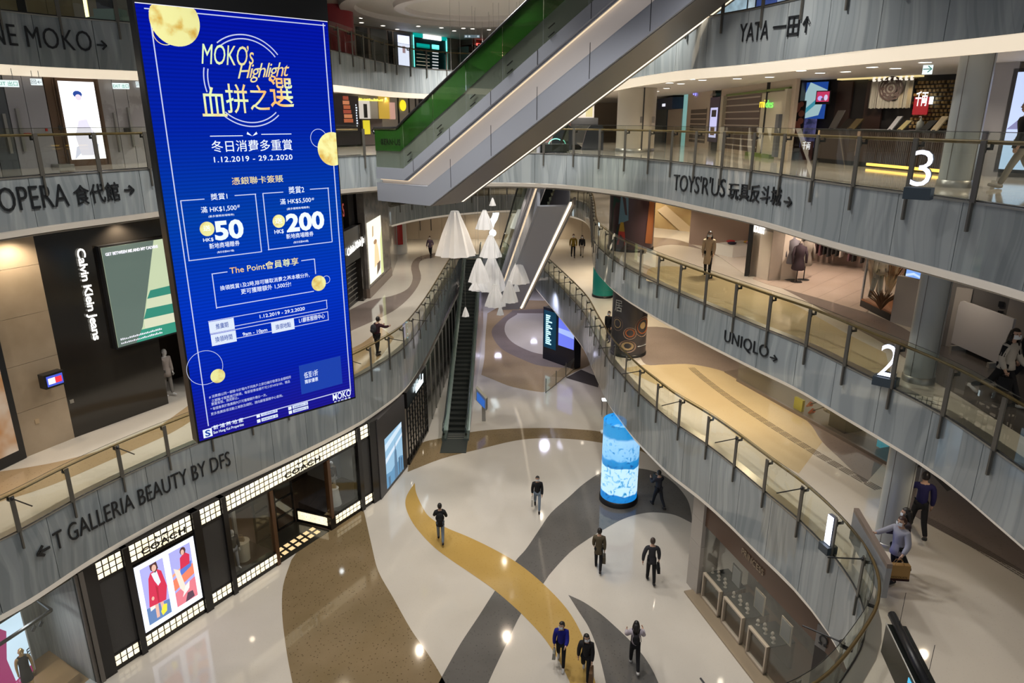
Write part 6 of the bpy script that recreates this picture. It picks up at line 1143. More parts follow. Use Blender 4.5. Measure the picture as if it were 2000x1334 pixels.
spot(*BK.pt((rs[0]+rs[1])/2, rs[3]+.1, 1.1), 90, (1, .9, .75), 3.0); q = MB(); q.tube([BK.pt(rs[0]-.1, rs[3]+.06, .3), BK.pt(rs[1]+.1, rs[3]+.06, .3)], .02, 6); q.build('bamboo_pole', M('bamboo', (.35, .28, .12), .5), t)  # the spot is an added fill that brightens the dark noren cloth
for k in range(8): q = MB(); q.tube([BK.pt(rs[0]+(rs[1]-rs[0])*(k+.5)/8-.03, rs[3]+.06, .3), BK.pt(rs[0]+(rs[1]-rs[0])*(k+.5)/8+.03, rs[3]+.06, .3)], .07, 8); q.build('loop', E('lit_loop', (1, .93, .8), .8), t)
CR = M('crest_brown', (.05, .025, .018), .7); am, zm = (rs[0]+rs[1])/2, (rs[2]+rs[3])/2+.18
for r_, ri in ((.36, .31), (.28, .23), (.18, .13), (.08, .03)): q = MB(); disc(BK, q, am, zm, r_, .345, 28, rin=ri); q.build('crest_ring', CR, t)
for k in range(8): q = MB(); disc(BK, q, am+.25*math.cos(k*.785), zm+.25*math.sin(k*.785), .06, .345, 10, rin=.03); q.build('crest_ring', CR, t)
# uneven stone wall right of the curtain
STN = noise_mat('amber_stone', (.22, .14, .05), (.36, .24, .09), 3, 4, .6); rs = BK.rect(1790, 158, 1862, 252); random.seed(4)
ws = thing('stone_wall', 'amber wall of rough square stones behind the restaurant counter', 'wall cladding', BK.pt(8, Z[3])); nx, nz_ = 11, 12
for i in range(nx):
    for j in range(nz_):
        w_ = (rs[1]-rs[0])/nx; h_ = (rs[3]-rs[2])/nz_; o = (j % 2)*w_*.4; d = random.uniform(.03, .13); g = .012; a0, z_ = rs[0]+w_*i+o, rs[2]+h_*j; q = MB()
        q.hexa([BK.pt(a0+g, z_+g, 0), BK.pt(a0+w_-g, z_+g, 0), BK.pt(a0+w_-g, z_+h_-g, 0), BK.pt(a0+g, z_+h_-g, 0)], [BK.pt(a0+g*2, z_+g*2, d), BK.pt(a0+w_-g*2, z_+g*2, d*.8), BK.pt(a0+w_-g*2, z_+h_-g*2, d), BK.pt(a0+g*2, z_+h_-g*2, d*1.1)]); q.build('stone', STN, ws)
t = thing('restaurant_sign', 'red lit square sign with white characters on the stone wall', 'sign', BK.pt(8, Z[3]+1.5)); rs2 = BK.rect(1792, 190, 1815, 224); BK.part('board', rs2, E('sign_red', (.30, .008, .015), .8), t, .15, .2); BK.part('lit_edge', (rs2[1]+.02, rs2[1]+.1, rs2[2]+.3, rs2[3]), E('neon_white', (.8, .95, 1), 3), t, .15, .22); BK.textm('\u5343\u4e21', rs2[0]+.05, rs2[1]-.04, rs2[2]+.25, .42, E('soft_white2', (1, 1, 1), 1.5), t, .22, offset=.03)
spot(*BK.pt((rs2[0]+rs2[1])/2, rs2[3]+.5, .5), 25, (1, .7, .3), 1.6, .05, .3)
# counter
CT = Plane(P(1592, 317, Z[3])[:2], P(1862, 344, Z[3])[:2]); ct = thing('restaurant_counter', 'long dark slatted counter with a gold glowing foot line', 'counter', CT.pt(0, Z[3])); cl = CT.L
CT.part('counter_body', (0, cl, Z[3]+.14, Z[3]+1.0), M('dark_slat_wood', (.05, .033, .03), .4), ct, -.7, 0); CT.part('counter_top', (-.03, cl, Z[3]+1.0, Z[3]+1.05), BLACK, ct, -.75, .04); CT.part('foot_glow', (cl*.42, cl, Z[3]+.05, Z[3]+.12), E('gold_glow', (1, .58, .10), 2.2), ct, -.12, -.06); CT.part('plinth', (0, cl, Z[3], Z[3]+.14), VBLK, ct, -.7, -.12)
for k in range(46): CT.part('slat', (cl*.42+k*(cl*.58)/46, cl*.42+k*(cl*.58)/46+.05, Z[3]+.14, Z[3]+.98), M('dark_slat_wood', (0, 0, 0)), ct, 0, .02)
CT.part('front_panel', (0, .05, Z[3]+.1, Z[3]+1.0), E('warm_edge', (.9, .6, .3), .4), ct, 0, .03); CT.part('front_panel', (cl*.34, cl*.36, Z[3]+.3, Z[3]+1.0), M('pink_edge', (.35, .25, .2), .4), ct, 0, .03)
for i, (u, w_, h_, nm, lab, c) in enumerate(((1613, .35, .55, 'menu_stand', 'slanted grey menu stand at the left end of the counter', (.15, .14, .13)), (1635, .45, .3, 'menu_board', 'black menu board with gold figures on the counter', (.03, .025, .02)), (1649, .4, .3, 'menu_board', 'gold-brown menu board beside the black one on the counter', (.20, .15, .07)), (1725, .2, .36, 'price_card', 'white price card standing on the counter', (.5, .5, .52)), (1744, .22, .25, 'price_card', 'small yellow slanted card on the counter', (.45, .38, .18)), (1776, .2, .32, 'dispenser_bottle', 'pale pump bottle on the counter', (.40, .42, .38)), (1790, .3, .25, 'cash_register', 'black cash register on the counter under the stone wall', (.02, .02, .02)), (1810, .22, .35, 'price_card', 'cream slanted card at the right end of the counter', (.5, .42, .28)))):
    a = at(CT, u, 250); t = thing(nm, lab, nm.replace('_', ' '), CT.pt(a, Z[3]+1.05, -.3)); q = MB(); z_ = Z[3]+1.05
    if nm == 'dispenser_bottle':
        q.lathe([(.001, 0), (.09, 0), (.09, .2), (.03, .25), (.03, .3)], CT.pt(a, z_, -.3), 14); q.build('bottle', cloth(c, .4), t, smooth=True); q = MB(); q.tube([CT.pt(a, z_+.3, -.3), CT.pt(a, z_+.34, -.3), CT.pt(a-.08, z_+.34, -.3)], .012, 5); q.build('pump', WHITE, t)
    else:
        q.hexa([CT.pt(a-w_/2, z_, -.2), CT.pt(a+w_/2, z_, -.2), CT.pt(a+w_/2, z_, -.24), CT.pt(a-w_/2, z_, -.24)], [CT.pt(a-w_/2+.08, z_+h_, -.4), CT.pt(a+w_/2+.08, z_+h_, -.4), CT.pt(a+w_/2+.08, z_+h_, -.44), CT.pt(a-w_/2+.08, z_+h_, -.44)]); q.build('card' if 'card' in nm or 'board' in nm else 'panel', cloth(c, .5), t); CT.part('foot', (a-w_/4, a+w_/4, z_, z_+.02), BLACK, t, -.45, -.2)
# wall and poster right of the slim column
R5 = Plane((11.4, 18.0), (15.5, 13.0)); r5 = thing('wall_panel', 'grey lobby wall behind the slim column on the third gallery', 'wall cladding', R5.pt(0, Z[3])); R5.part('wall_board', (-.35, 7, Z[3], top3), M('grey_lobby', (.17, .15, .13), .5), r5, -.2, 0)
bk('light_jamb', 1928, 120, 1950, 345, M('pale_jamb', (.33, .33, .36), .4), 0, .1, r5, R5); 
t = thing('lightbox', 'large pale blue lit poster at the right edge of the third gallery', 'lightbox', R5.pt(1.5, Z[3])); rs = (at(R5, 1962, 240), at(R5, 1962, 240)+3.0, Z[3]+.1, 16.15); R5.part('frame', rs, BLACK, t, 0, .1)
picture(R5, t, (rs[0]+.1, rs[1], rs[2]+.08, rs[3]-.08), [((.20, .20, .38), [(.0, .42), (.9, .42), (.8, .62), (.4, .66), (.1, .56)]), ((.35, .5, .7), [(0, 0), (1, 0), (1, .3), (0, .3)])], .11, bg=(.50, .60, .88))
hang_sign('white box sign with green arrow hanging over the restaurant', PY(1812, 135, 18.5), .22, .24, '\u2192', PW, (.0, .2, .15))
# third gallery, behind and left of the big escalator
MD = Plane((-9.6, 36.5), (-1.0, 52)); md_ = thing('shopfront', 'food kiosk row with yellow panels behind the escalator foot', 'shopfront', MD.pt(0, Z[3])); GREYP = M('warm_grey_panel', (.36, .34, .31), .4)
MD.part('back_wall', (-4, MD.L+1, Z[3], top3), GREYP, md_, -.2, 0)
def mdp(nm, u0, v0, u1, v1, mt, d0=0, d1=.05, par=None): rr = MD.rect(u0, v0, u1, v1); return MD.part(nm, rr, mt, par or md_, d0, d1)
mdp('dark_kiosk', 640, 186, 694, 282, M('poster_dark', (0, 0, 0)), 0, .4); mdp('kitchen_opening', 697, 196, 722, 232, E('kitchen_light', (.75, .68, .6), .7), 0, .05); mdp('kitchen_unit', 708, 203, 716, 230, DARK, .05, .08); mdp('counter_front', 695, 232, 738, 282, M('brown_stripe', (.10, .08, .07), .4), 0, .4); mdp('yellow_panel', 697, 235, 711, 262, E('yellow_panel', (.75, .62, .03), .8), .4, .45)
mdp('white_pillar', 720, 192, 736, 232, WHITE, .02, .1); mdp('yellow_poster', 737, 188, 760, 232, E('yellow_poster', (.60, .38, .05), .7), .05, .1); mdp('pink_poster', 757, 200, 770, 233, E('pink_poster', (.62, .35, .28), .7), .05, .1)
for u in (778, 799, 812): mdp('door_joint', u, 186, u+1.5, 282, BLACK, 0, .02)
mdp('dark_door', 817, 186, 840, 290, DARK, 0, .05); mdp('lit_panel', 820, 200, 837, 225, E('soft_white2', (1, 1, 1), 1.5), .05, .08)
q = MB(); a, z_ = MD.az(785, 206); disc(MD, q, a, z_, .30, .08, 24); q.build('yellow_disc', E('yellow_disc', (.80, .66, .02), 1.1), md_)
t = thing('burger_poster', 'black kiosk poster of a stacked sandwich beside the hanging screen', 'poster', MD.pt(0, Z[3]+1)); rs = MD.rect(655, 200, 678, 245)
for k in range(6): MD.part('filling_layer', (rs[0]+.1+.03*(k % 2), rs[1]-.05*k, rs[2]+.15+.22*k, rs[2]+.33+.22*k), E('filling_%d' % (k % 3), ((.45, .12, .05), (.60, .22, .10), (.35, .07, .04))[k % 3], .7), t, .4, .43)
_r = MD.rect(682, 203, 688, 248); marks(MD, t, _r[0], _r[1], _r[3], _r[2], 9, SW, .43, True)
_r = MD.rect(694, 191, 745, 198); marks(MD, md_, _r[0], _r[1], _r[2], _r[3], 16, E('yellow_neon', (1, .85, .1), 1.6), .12)
hc = thing('hanging_bird_panel', 'lavender wall panel with a dark bird mark behind the escalator glass', 'poster', PY(918, 195, 33)); HP2 = Plane((-3.2, 33), (-.6, 33)); rr = HP2.rect(898, 167, 937, 217); HP2.part('board', rr, E('lavender_board', (.50, .52, .80), .9), hc, 0, .05); q = MB(); disc(HP2, q, (rr[0]+rr[1])/2-.1, (rr[2]+rr[3])/2+.1, .14, .06, 14, rin=.07); q.build('bird_mark', E('mark_green', (.05, .25, .2), .6), hc); HP2.part('support', ((rr[0]+rr[1])/2-.03, (rr[0]+rr[1])/2+.03, Z[3], rr[2]), STEEL, hc, 0, .04)
wl = thing('wall_panel', 'beige far wall of the third gallery behind the kiosks', 'wall cladding', (0, 58, Z[3])); F3 = Plane((-24, 58), (24, 58)); F3.part('wall_board', (0, 48, Z[3], top3), BEIGE, wl, -.2, 0)
kk = thing('market_kiosk', 'white and yellow market kiosk under the escalator on the third gallery', 'kiosk', (1.6, 44, Z[3])); KP = Plane((-1, 44), (4, 44)); 
for nm, u0, v0, u1, v1, mt in (('white_canopy', 1118, 192, 1160, 202, WHITE), ('red_band', 1125, 200, 1158, 206, MC['kiosk_red']), ('lit_counter', 1118, 206, 1160, 230, E('kitchen_light', (0, 0, 0))), ('yellow_board', 1145, 196, 1157, 228, E('yellow_panel', (0, 0, 0), 0)), ('counter', 1100, 230, 1168, 243, M('slate', (0, 0, 0)))): KP.part(nm, KP.rect(u0, v0, u1, v1), mt, kk, -.4, .02)
KP.part('counter_base', KP.rect(1104, 243, 1166, 283), M('slate', (0, 0, 0)), kk, -.3, 0)
es = thing('escalator_newel', 'dark rounded escalator head with green arc lights on the third gallery', 'escalator', (2.7, 33.4, Z[3]))
for s, dx in ((0, 0.0), (1, 1.45)):
    q = MB(); pts = [(-.55, 0), (.62, 0), (.62, .95), (.5, 1.08), (-.1, 1.08), (-.3, .9)]; x = 2.2+dx; y = 33.3
    vs = [(x+px_*.85, y-.12, Z[3]+pz) for px_, pz in pts]+[(x+px_*.85, y+.12, Z[3]+pz) for px_, pz in pts]; n = len(pts)
    q.add(vs, [tuple(range(n)), tuple(range(2*n-1, n-1, -1))]+[(i, (i+1) % n, n+(i+1) % n, n+i) for i in range(n)]); q.build('side_housing', M('slate_dark', (.04, .045, .06), .3), es)
q = MB(); q.tube([(2.0+.32*math.cos(k*.2+.9), 33.16, Z[3]+.25+.25*math.sin(k*.2+.9)) for k in range(12)], .018, 5); q.build('arc_light', E('mint_glow', (.3, 1, .75), 2), es)
# fourth gallery: far shops and right-hand shops
W4 = Plane((-9.6, 44.3), (-2.4, 55)); w4 = thing('shopfront', 'far topmost shops with a teal lit drugstore and white poster', 'shopfront', W4.pt(0, Z[4])); W4.part('back_wall', (-5, W4.L+6, Z[4], 20.4), M('warm_far_wall', (.36, .29, .24), .5), w4, -.2, 0)
def w4p(nm, u0, v0, u1, v1, mt, d0=0, d1=.05, par=None): return W4.part(nm, W4.rect(u0, v0, u1, v1), mt, par or w4, d0, d1)
w4p('dark_bay', 694, 52, 720, 122, DARK); w4p('grey_glass', 722, 55, 757, 126, M('grey_glass', (.20, .20, .19), .15)); w4p('dark_bay', 757, 60, 768, 128, BLACK); w4p('lit_frame', 768, 62, 803, 130, M('slate', (0, 0, 0)))
w4p('white_poster', 775, 68, 800, 130, E('white_poster', (.70, .74, .95), 1.2), .05, .08); w4p('poster_figure', 784, 90, 790, 104, E('fig_pale', (.45, .3, .35), .8), .08, .09)
w4p('dark_inside', 806, 70, 872, 138, M('teal_dark', (.01, .05, .06), .4), 0, .02); w4p('teal_jamb', 806, 68, 808.5, 136, E('teal_bright', (.15, .85, .80), 1.6), .02, .1); w4p('teal_jamb', 870, 76, 872.5, 138, E('teal_bright', (0, 0, 0)), .02, .1); w4p('teal_header', 806, 64, 824, 74, E('teal_mid', (.0, .30, .26), 1), .02, .1); w4p('white_header', 825, 67, 860, 80, E('soft_white2', (0, 0, 0)), .02, .1); w4p('teal_header', 861, 72, 871, 80, E('teal_mid', (0, 0, 0)), .02, .1)
w4p('green_sign', 813, 84, 838, 95, E('teal_mid', (0, 0, 0)), .02, .08); w4p('leaf_sign', 843, 87, 856, 97, E('teal_bright', (0, 0, 0)), .02, .08)
for k in range(5): w4p('lit_shelf', 813, 98+k*7, 838, 101+k*7, E('shelf_warm', (.85, .72, .55), .9), .02, .06)
for k in range(6): w4p('lit_shelf', 844, 102+k*6, 855, 105+k*6, E('soft_white', (0, 0, 0)), .02, .06)
w4p('brown_canopy', 900, 78, 926, 92, M('brown_canopy', (.16, .08, .06), .5), .1, 1.0); w4p('cafe_counter', 893, 92, 924, 130, M('cafe_dark', (.07, .06, .05), .4), .1, 1.0); w4p('red_lamp', 908, 86, 914, 91, E('red_lamp', (1, .1, .08), 2), 1.0, 1.1)
W4.part('cove_light', (W4.L+1.5, W4.L+6, 19.7, 19.9), E('pink_cove', (1, .6, .45), 2), w4, 0, .2)
t = wrapped(-8.9, 38.2, Z[4], 20.4, .95, 'red printed column with a vertical word and green leaf beside the screen top', M('print_crimson', (.32, .03, .04), .5), [(M('print_leaf', (.03, .2, .03), .5), 'print_shape', oval(-30, 2.3, 12, .16)), (M('print_pale', (.4, .2, .2), .5), 'print_shape', [(-80, 0), (80, 0), (80, 1.1), (30, .95), (0, 1.25), (-30, 1.5), (-80, 1.6)])])
hang_sign('dark direction sign hanging far off in the topmost gallery', PY(922, 71, 46), .95, .16, '\u25cf \u25cf        \u25cf', (.15, .22, .26), (.7, .8, .85), top=20.4, emis=.6)
X4 = Plane((5.6, 31), (12.5, 24)); x4 = thing('shopfront', 'blue lit glass shop on the topmost right gallery', 'shopfront', X4.pt(0, Z[4])); X4.part('back_wall', (-1, 14, Z[4], 22.8), VBLK, x4, -.2, 0)
for i, (u0, u1, c) in enumerate(((1356, 1392, (.10, .16, .55)), (1400, 1458, (.45, .62, .80)), (1462, 1474, (.62, .75, .92)), (1478, 1516, (.05, .09, .35)), (1518, 1545, (.35, .45, .75)), (1550, 1640, (.08, .10, .22)), (1645, 1760, (.05, .06, .1)))):
    a0, a1 = at(X4, u0, 15), at(X4, u1, 15); X4.part('lit_bay', (a0, a1, Z[4]+.2, 21.5), noise_mat('bay_%d' % i, tuple(k*.6 for k in c), c, 3, 3, .3, emit=.8), x4, 0, .05)
# ------------------------------------------------------------------ second gallery shops (right)
def pl2(u0, v0, u1, v1, lv): return Plane(P(u0, v0, Z[lv])[:2], P(u1, v1, Z[lv])[:2])
z2 = Z[2]; TOP2 = 12.25
WARMF = terrazzo('shop_tile_floor', (.50, .40, .33), (.56, .45, .38), (.48, .38, .31), .3)
WF = M('white_shop_floor', (.62, .56, .50), .25)
sa_ = thing('shop_interior', 'bright open clothes shop behind the 80 percent board on the second gallery', 'shop interior', P(1420, 480, z2))
def pfloor(nm, uv, lv, up, mt, par):
    poly = [P(u, v, Z[lv])[:2] for u, v in uv]; q = MB(); q.prism(poly, Z[lv]+.001, Z[lv]+up); return q.build(nm, mt, par)
pfloor('shop_floor', [(1366, 474), (1461, 541), (1560, 470), (1400, 415)], 2, .012, WF, sa_)
A = Plane((8.6, 40.5), (16.5, 37.5)); A.part('back_wall', (0, A.L, z2, TOP2), noise_mat('white_shop_wall', (.60, .52, .44), (.66, .58, .5), 1, 2, .5), sa_, -.2, 0)
A2 = pl2(1459, 540, 1500, 470, 2); A2.part('dark_post', (0, .35, z2, TOP2), BLACK, sa_, -.1, .05)
gw2 = thing('stair_wall', 'golden glowing stair wall with a diagonal pale beam on the second gallery', 'stair wall', (7.6, 37, z2)); GA = Plane((5.8, 39.5), (9.6, 36.2)); GA.part('gold_panel', (0, GA.L, z2, TOP2), noise_mat('gold_panel_mat', (.42, .28, .12), (.52, .38, .18), .9, 3, .35), gw2, -.2, 0)
q = MB(); a0, z0_ = GA.az(1285, 410); a1, z1_ = GA.az(1362, 468); q.add([GA.pt(a0, z0_, .1), GA.pt(a0+.5, z0_+.3, .1), GA.pt(a1+.4, z1_+.1, .1), GA.pt(a1, z1_-.3, .1)], [(0, 1, 2, 3)]); q.build('diagonal_beam', M('pale_beam', (.60, .47, .30), .4), gw2)
t = thing('crystal_chandelier', 'small sparkling chandelier in front of the golden wall', 'pendant lamp', GA.pt(1.5, z2+2.2, .8)); c = GA.pt(1.5, z2+2.35, .8)
for k in range(10): q = MB(); q.ball((c[0]+.4*math.cos(k*.63), c[1]+.4*math.sin(k*.63), c[2]-.15*(k % 3)), .06, 8, 6); q.build('crystal', E('crystal_%d' % (k % 2), ((1, .85, .4), (.6, .6, 1))[k % 2], 2), t)
q = MB(); q.tube([c, (c[0], c[1], TOP2)], .01, 4); q.build('stem', STEEL, t)
for u, v, cc in ((1310, 440, 90), (1400, 440, 150)): p = P(u, v+30, z2); spot(p[0], p[1], 12.1, cc*1.6, (1, .85, .62))
t = thing('sale_board', 'black board with yellow 80% lettering beside the long-coated woman', 'sign board', P(1371, 474, z2)); SBD = Plane(P(1357, 471, z2)[:2], P(1384, 476, z2)[:2]); rs = SBD.rect(1357, 418, 1384, 458); rs = (0, SBD.L, rs[2], rs[3]+.1); SBD.part('board', rs, DARK, t, -.05, 0); SBD.part('stand', (rs[0]+.05, rs[1]-.05, z2, rs[2]), DARK, t, -.04, -.01)
SBD.text('80%', (1361, 440), (1381, 438), .26, E('chalk_yellow', (.75, .8, .1), 1), t, .01, shear=.15); _a = SBD.az(1363, 449); _b = SBD.az(1379, 449); marks(SBD, t, _a[0], _b[0], _a[1], _a[1]+.08, 7, SW, .01)
def table(lab, c, w_, d_, h_, rz, items, nm='display_table'):
    t = thing(nm, lab, 'table', c, rz); q = MB(True); q.box(-w_/2, w_/2, -d_/2, d_/2, 0, h_); q.build('plinth_body', WHITE, t); q = MB(True); q.box(-w_/2-.02, w_/2+.02, -d_/2-.02, d_/2+.02, h_, h_+.03); q.build('top', WHITE, t)
    return t
def folded(c, h_, n, cols, grp, lab):
    for k in range(n):
        x = c[0]+random.uniform(-.5, .5); y = c[1]+random.uniform(-.3, .3); col = cols[k % len(cols)]; t = thing('folded_clothes', lab % ('red', 'dark', 'yellow', 'pink')[k % 4], 'clothes', (x, y, c[2]+h_), group=grp); q = MB(); q.ball((x, y, c[2]+h_+.06), (.2, .14, .06), 8, 6); q.build('fabric_pile', cloth(col), t, smooth=True)
c = P(1440, 497, z2); table('low white display table with folded clothes in the bright shop', c, 1.6, 1.0, .45, .5, 0); folded(c, .48, 4, ((.4, .05, .06), (.04, .03, .05), (.5, .3, .05), (.5, .25, .3)), 'folded clothes on the white table', '%s folded garment on the low white display table')
c = P(1397, 477, z2); t = thing('white_cube', 'small white cube display near the shop edge', 'display stand', c); q = MB(); q.box(c[0]-.18, c[0]+.18, c[1]-.18, c[1]+.18, c[2], c[2]+.2); q.build('cube_body', WHITE, t)
def rack(lab, p0, p1, h_, n, cols, ln, grp, item):
    t = thing('clothes_rack', lab, 'clothes rack', p0); A_, B_ = Vector(p0), Vector(p1); up = Vector((0, 0, h_)); q = MB(); q.tube([A_, A_+up], .018, 6); q.build('upright', STEEL, t); q = MB(); q.tube([B_, B_+up], .018, 6); q.build('upright', STEEL, t); q = MB(); q.tube([A_+up, B_+up], .016, 6); q.build('rail', STEEL, t)
    d = (B_-A_).normalized(); nn = Vector((-d.y, d.x, 0))
    for k in range(n):
        c = A_.lerp(B_, (k+.5)/n)+up; g = thing('hanging_garment', item, 'clothes', tuple(c), group=grp); L_ = ln*random.uniform(.8, 1.15); w_ = .2; q = MB()
        vs = []
        for s in (-1, 1):
            vs += [tuple(c+nn*.06*s*0+d*.03*s+Vector((0, 0, -.05))+nn*x+Vector((0, 0, z_))) for x, z_ in ((-.05, 0), (-w_, -.08), (-w_-.05, -.45), (-w_+.02, -.45), (-w_*.8, -.25), (-w_*.85, -L_), (w_*.85, -L_), (w_*.8, -.25), (w_-.02, -.45), (w_+.05, -.45), (w_, -.08), (.05, 0))]
        m = 12; q.add(vs, [tuple(range(m)), tuple(range(2*m-1, m-1, -1))]+[(i, (i+1) % m, m+(i+1) % m, m+i) for i in range(m)]); q.build('garment_body', cloth(cols[k % len(cols)]), g); q = MB(); q.tube([c, c+Vector((0, 0, -.06))], .008, 4); q.build('hanger_hook', STEEL, g)
p0 = P(1402, 462, z2); p1 = P(1452, 470, z2); rack('chrome rack of navy and red clothes at the back of the bright shop', p0, p1, 1.6, 8, ((.25, .2, .12), (.08, .08, .09), (.04, .05, .15), (.04, .05, .15), (.5, .03, .04), (.5, .4, .35), (.5, .03, .04), (.35, .3, .3)), 1.1, 'clothes on the chrome rack in the bright shop', 'one of the garments on the chrome rack in the bright shop')
# second shop: tiled floor, sign, pier, easel, dress forms, dark rack
sb_ = thing('shop_interior', 'open shop with tiled pinkish floor and dark clothes rails on the second gallery', 'shop interior', P(1600, 560, z2))
poly = [(1470, 545), (1500, 556), (1560, 572), (1600, 583), (1650, 598), (1690, 610), (1900, 560), (1760, 440), (1540, 440)]
pf = pfloor('shop_floor', poly, 2, .010, WARMF, sb_)
for i in range(7):                                       # dark joints between big tiles
    for (a, b) in (((1500+i*32, 555+i*9), (1660+i*32, 480+i*9)),):
        q = MB(); A_, B_ = np.array(P(*a, z2)), np.array(P(*b, z2)); nn = np.array([-(B_-A_)[1], (B_-A_)[0], 0]); nn /= np.linalg.norm(nn); q.add([A_-nn*.012+(0, 0, .012), A_+nn*.012+(0, 0, .012), B_+nn*.012+(0, 0, .012), B_-nn*.012+(0, 0, .012)], [(0, 1, 2, 3)]); q.build('tile_joint', M('joint_brown', (.2, .14, .11), .6), sb_)
PR = pl2(1463, 536, 1500, 549, 2); PR.part('pier', (0, PR.L, z2, TOP2), noise_mat('white_shop_wall', (0, 0, 0), (0, 0, 0)), sb_, -.5, 0); PR.part('grey_upper_band', (0, PR.L, z2+1.75, TOP2), M('grey_band', (.28, .25, .23), .5), sb_, 0, .02); PR.part('return_wall', (PR.L-.05, PR.L, z2, TOP2), MC['white_shop_wall'], sb_, -1.2, 0)
t = thing('shop_name', 'white glowing shop lettering half hidden under the third gallery edge', 'sign', PR.pt(.3, z2+2.2)); PR.text('MOUSSY', (1472, 452), (1496, 458), .28, E('sign_white', (0, 0, 0)), t, .05, offset=.01)
BB = Plane((10.4, 30.5), (16.8, 24.0)); BB.part('back_wall', (-3, BB.L+1, z2, TOP2), M('dim_rose_wall', (.34, .25, .21), .6), sb_, -.2, 0)
t = thing('easel_sign', 'brown board on a thin-legged easel beside the white pier', 'sign board', P(1517, 545, z2)); EP = Plane(P(1502, 543, z2)[:2], P(1531, 547, z2)[:2]); rs = EP.rect(1502, 462, 1530, 498); EP.part('board', (rs[0], rs[1], rs[2], rs[3]), M('easel_brown', (.14, .09, .06), .5), t, 0, .03)
for k in (.3, .75): q = MB(); q.tube([EP.pt(EP.L*k, z2), EP.pt(EP.L*k, rs[2])], .012, 5); q.build('leg', BLACK, t)
q = MB(); q.tube([EP.pt(EP.L*.1, z2+.02), EP.pt(EP.L*.9, z2+.02)], .02, 5); q.build('foot_bar', BLACK, t)
def dressform(lab, u, v, top, h_=1.5, skirt=.2, hem=None):
    p = P(u, v, z2); t = thing('dress_form', lab, 'mannequin', p); q = MB(); q.lathe([(.001, .03), (.2, .02), (.2, 0)], p, 16); q.build('base_disc', BLACK, t); q = MB(); q.tube([p, (p[0], p[1], p[2]+.5)], .02, 6); q.build('pole', BLACK, t)
    q = MB(); q.lathe([(.001, h_), (.05, h_), (.06, h_-.06), (.18, h_-.12), (.17, h_-.4), (.14, h_-.5), (.19, h_-.7), (.22, h_-.9), (.2, h_-.95)], p, 16, .04); q.build('dress', cloth(top), t, smooth=True)
    for s in (-1, 1): q = MB(); q.tube([(p[0]+s*.17, p[1], p[2]+h_-.13), (p[0]+s*.25, p[1]-.03, p[2]+h_-.4), (p[0]+s*.24, p[1]-.08, p[2]+h_-.7)], [.05, .05, .035], 7); q.build('sleeve', cloth(top), t, smooth=True)
    q = MB(); q.tube([(p[0], p[1], p[2]+h_-.05), (p[0], p[1], p[2]+h_+.06)], .045, 8); q.build('neck_block', cloth((.4, .35, .3)), t)
dressform('dress form in a grey-blue coat, left of three', 1541, 546, (.20, .19, .22), 1.55); dressform('dress form in a dark plaid dress, front of three', 1555, 551, (.05, .035, .045), 1.4); dressform('dress form in a taupe coat, right of three', 1569, 547, (.24, .21, .18), 1.5)
p0, p1 = P(1585, 535, z2), P(1690, 560, z2); p0 = BB.pt(BB.az(1580, 500)[0], z2, .7); p1 = BB.pt(BB.az(1700, 520)[0], z2, .7)
rack('long rail of dark clothes along the back of the tiled shop', p0, p1, 1.75, 15, ((.02, .02, .022), (.02, .02, .022), (.45, .4, .36), (.08, .045, .05), (.12, .06, .07), (.02, .02, .022), (.03, .028, .03)), 1.2, 'dark clothes on the long rail in the tiled shop', 'one of the garments on the long rail in the tiled shop')
p0, p1 = P(1530, 500, z2), P(1575, 512, z2); rack('short rail of pale shirts behind the dress forms', p0, p1, 1.9, 5, ((.6, .57, .52), (.5, .48, .46), (.55, .52, .5)), 1.0, 'pale shirts behind the dress forms', 'one of the pale shirts on the short rail behind the dress forms')
for u, v, pw in ((1600, 575, 200), (1560, 540, 150), (1660, 560, 160)): p = P(u, v, z2); spot(p[0]+.3, p[1]+1.2, 12.1, pw, (1, .80, .64))
# window display
wd_ = thing('window_display', 'glass window display with black and orange plinth and pampas grass', 'window display', P(1700, 610, z2)); DW = pl2(1679, 598, 1737, 627, 2); DW.part('plinth_front', (0, DW.L, z2, z2+.22), BLACK, wd_, -.15, .0); DW.part('plinth_top', (0, DW.L, z2+.2, z2+.25), M('orange_plinth', (.40, .17, .08), .5), wd_, -1.8, -.0); DW.part('glass_pane', (0, DW.L, z2+.25, TOP2), SHOPGLASS, wd_, -.03, -.01); DW.part('corner_post', (-.03, .03, z2+.2, TOP2), M('pale_jamb', (0, 0, 0)), wd_, -.05, 0); DW.part('inner_wall', (.2, DW.L+.9, z2, TOP2), M('dim_rose_wall', (0, 0, 0)), wd_, -2.2, -2.1)
mannequin('seated-looking mannequin in cream knit beside the pampas grass', P(1708, 588, z2+.25), 200, 1.7, (.40, .33, .26), (.05, .04, .03), M('mannequin_tan', (.3, .22, .16), .5), coat=.05); mannequin('taller mannequin in pale top behind the cream one in the window', P(1722, 578, z2+.25), 190, 1.75, (.50, .42, .34), (.10, .07, .05), M('mannequin_tan', (0, 0, 0)))
random.seed(11)
